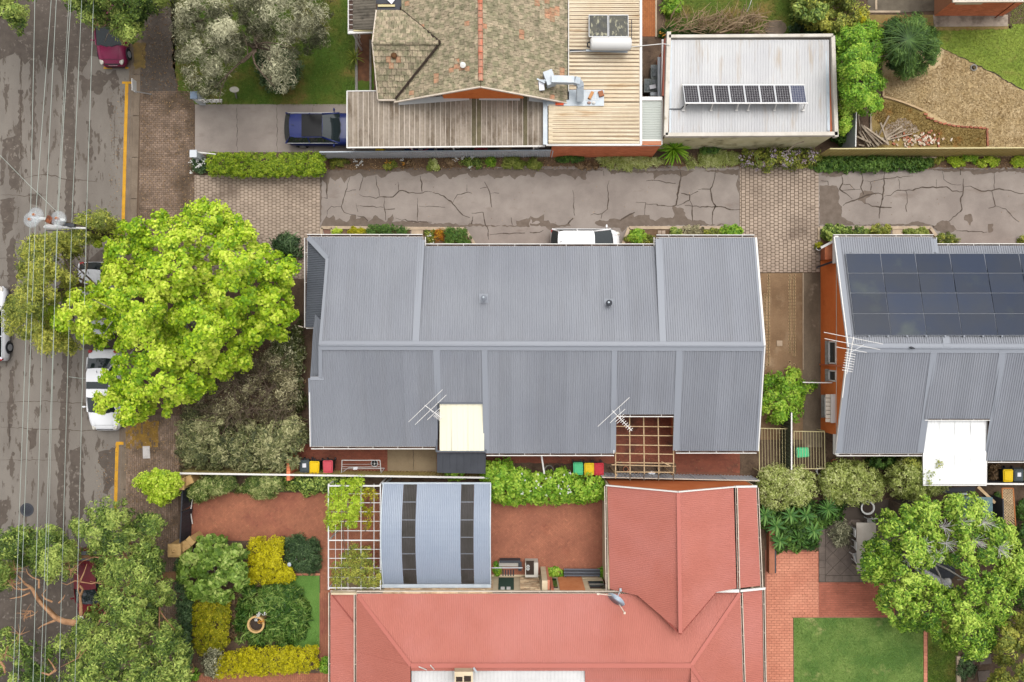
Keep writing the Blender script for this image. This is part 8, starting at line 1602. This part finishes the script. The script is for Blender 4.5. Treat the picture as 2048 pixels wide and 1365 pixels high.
plant('ivy_wall','dark silvery ivy covering the low front wall beside the yellow-green hedge','ivy',[(352,1120),(368,1112),(366,1160),(372,1195),(386,1200),(384,1260),(382,1320),(376,1348),(350,1348),(348,1290),(358,1250),(352,1190)],.6,1.4,'dark',ncl=260,per=36,cr=.2,ln=.11,asp=.6,edge=.4,tbias=.55,seed=97);clump('grey-green airy bush at the corner of the two yellow hedges',402,1290,450,1356,1.9,'grey',70,per=30,tbias=.35,cr=.25);clump('small green bush by the lower path and the red gutter',640,1312,660,1350,.8,'bright',30,tbias=.4);clump('small green shrub above the bottom gate pillar',376,1340,400,1362,.7,'bright',22,tbias=.3)
plant('bottlebrush_shrub','feathery green shrub leaning over the black gate and red driveway','shrub',[(372,990),(380,970),(400,960),(420,952),(450,950),(470,958),(474,972),(455,984),(425,992),(395,1002),(378,1000)],.6,2.0,'feather','shrubs above the red driveway',ncl=200,per=40,cr=.24,ln=.24,asp=.12,edge=.8,lumpy=.4,tbias=.42,seed=98);plant('bottlebrush_shrub','feathery green shrub with pale spikes in the middle of the driveway border','shrub',[(472,980),(490,968),(510,955),(530,944),(556,952),(568,966),(560,986),(540,998),(518,998),(495,985)],.6,1.9,'feather','shrubs above the red driveway',ncl=170,per=40,cr=.24,ln=.24,asp=.12,edge=.8,lumpy=.4,tbias=.55,seed=99);plant('flowering_climber','dark-leaved climber with white flecks along the fence above the red driveway','climber',[(562,954),(600,950),(622,955),(640,945),(656,942),(672,952),(700,955),(704,970),(670,978),(640,982),(618,985),(612,998),(600,980),(570,978)],.5,1.8,'green',ncl=220,per=36,cr=.2,ln=.14,asp=.5,edge=.6,tbias=.5,tvar=.26,seed=100)
CL = [(654,982),(668,972),(686,960),(706,962),(724,954),(728,975),(722,992),(726,1010),(716,1030),(712,1052),(694,1058),(686,1044),(676,1060),(660,1062),(650,1040),(654,1010)]
cl = thing('climber','lime-green and yellowish climber sprawling over the wire pergola','climber',P(700,1070,2.5));crown('foliage',CL,2.4,3.1,LM['lime'],cl,ncl=260,per=36,cr=.2,ln=.13,asp=.3,edge=.6,lumpy=.5,up=.5,tbias=.5,seed=101)
crown('foliage',[(722,975),(750,970),(756,990),(752,1020),(746,1052),(735,1062),(726,1040),(730,1010)],2.4,2.8,LM['goldgreen'],cl,ncl=40,per=26,cr=.16,ln=.13,asp=.25,edge=.4,tbias=.4,seed=102);crown('foliage',[(662,1130),(680,1122),(694,1100),(704,1085),(716,1100),(742,1090),(738,1118),(752,1130),(768,1150),(758,1172),(735,1178),(700,1172),(678,1182),(662,1170)],2.3,3.0,LM['olive'],cl,ncl=190,per=36,cr=.22,ln=.14,asp=.25,edge=.6,lumpy=.5,tbias=.52,seed=103)
st_ = MB()
for pts in ([(690,965),(694,1010),(686,1060),(690,1110)],[(745,975),(738,1030),(730,1065)],[(700,1090),(706,1130),(700,1176)]): st_.tube([P(x,y,2.58) for x,y in pts],.02,5)
obj('vine',st_,M['bark'],cl)
clump('green potted plant with pink flowers by the barrel roof edge',984,1122,1003,1150,.7,'bright',18,ln=.14,asp=.4,tbias=.4);clump('lime-green plants in the courtyard planter, left end',1086,1136,1128,1158,.6,'bright',40,ln=.12,asp=.5,tbias=.6);clump('green plants in the courtyard planter, right end',1198,1132,1216,1158,.6,'bright',20,ln=.12,asp=.4,tbias=.4)
# courtyard fittings beside the stonework
mb = MB();mb.beam(P(1128,1145.5,.4),P(1200,1145.5,.4),.42,.1);
bc = thing('slat_bench','grey slatted bench along the planter in the brick courtyard','bench',P(1164,1146,0))
for k in range(5): mb = MB();mb.beam(P(1128,1139 + k * 3.1,.42),P(1200,1139.5 + k * 3.1,.42),.08,.03);obj('slat',mb,M['charcoal' if k % 2 else 'steel_dark'],bc)
for x in (1131,1197): mb = MB();mb.cube(P(x,1146,.2),(.06,.4,.4));obj('leg',mb,M['black_metal'],bc)
wb_ = thing('garden_counter','pale stone outdoor counter with an inset dark cooktop beside the stonework','counter',P(1020,1135,0))
mb = MB();mb.cube(P(1063,1136,.42),(.75,.85,.84));obj('cabinet',mb,mat('counter',(206,200,188),fine=.04),wb_);mb = MB();mb.cube(P(1060,1136,.86),(.46,.8,.03));obj('cooktop',mb,M['dark_gap'],wb_)
for y in (1133,1138): mb = MB();mb.lathe(P(1056,y,.88),[(.08,0),(.09,.03),(.05,.03),(.05,0)],10);obj('burner',mb,M['plastic_white'],wb_)
mb = MB();mb.cube(P(1018,1128,.44),(1.15,.3,.05));obj('worktop',mb,mat('worktop',(196,190,180)),wb_);mb = MB();mb.cube(P(1020,1121.5,.45),(1.2,.14,.5));obj('splashback',mb,M['charcoal'],wb_);mb = MB();mb.cube(P(1040,1133,.5),(.2,.5,.12));obj('barbecue_lid',mb,M['charcoal'],wb_)
mb = MB();mb.cube(P(1014,1136,.85),(1.8,.05,.05));obj('handrail',mb,M['alu'],wb_)
for k in range(5): mb = MB();mb.cube(P(1006 + k * 5.2,1146,.05),(.07,.36,.05));obj('grate_slat',mb,M['charcoal'],wb_)
slab('paved_step',[(983,1150),(1086,1150),(1086,1184),(983,1184)],.0,.04,M['cream']).__setitem__('kind','structure')
for o in bpy.data.objects:
    if o.parent is not None and o.name.split('.')[0] in ('twigs','branches','sprays','vine'): o['kind'] = 'stuff'
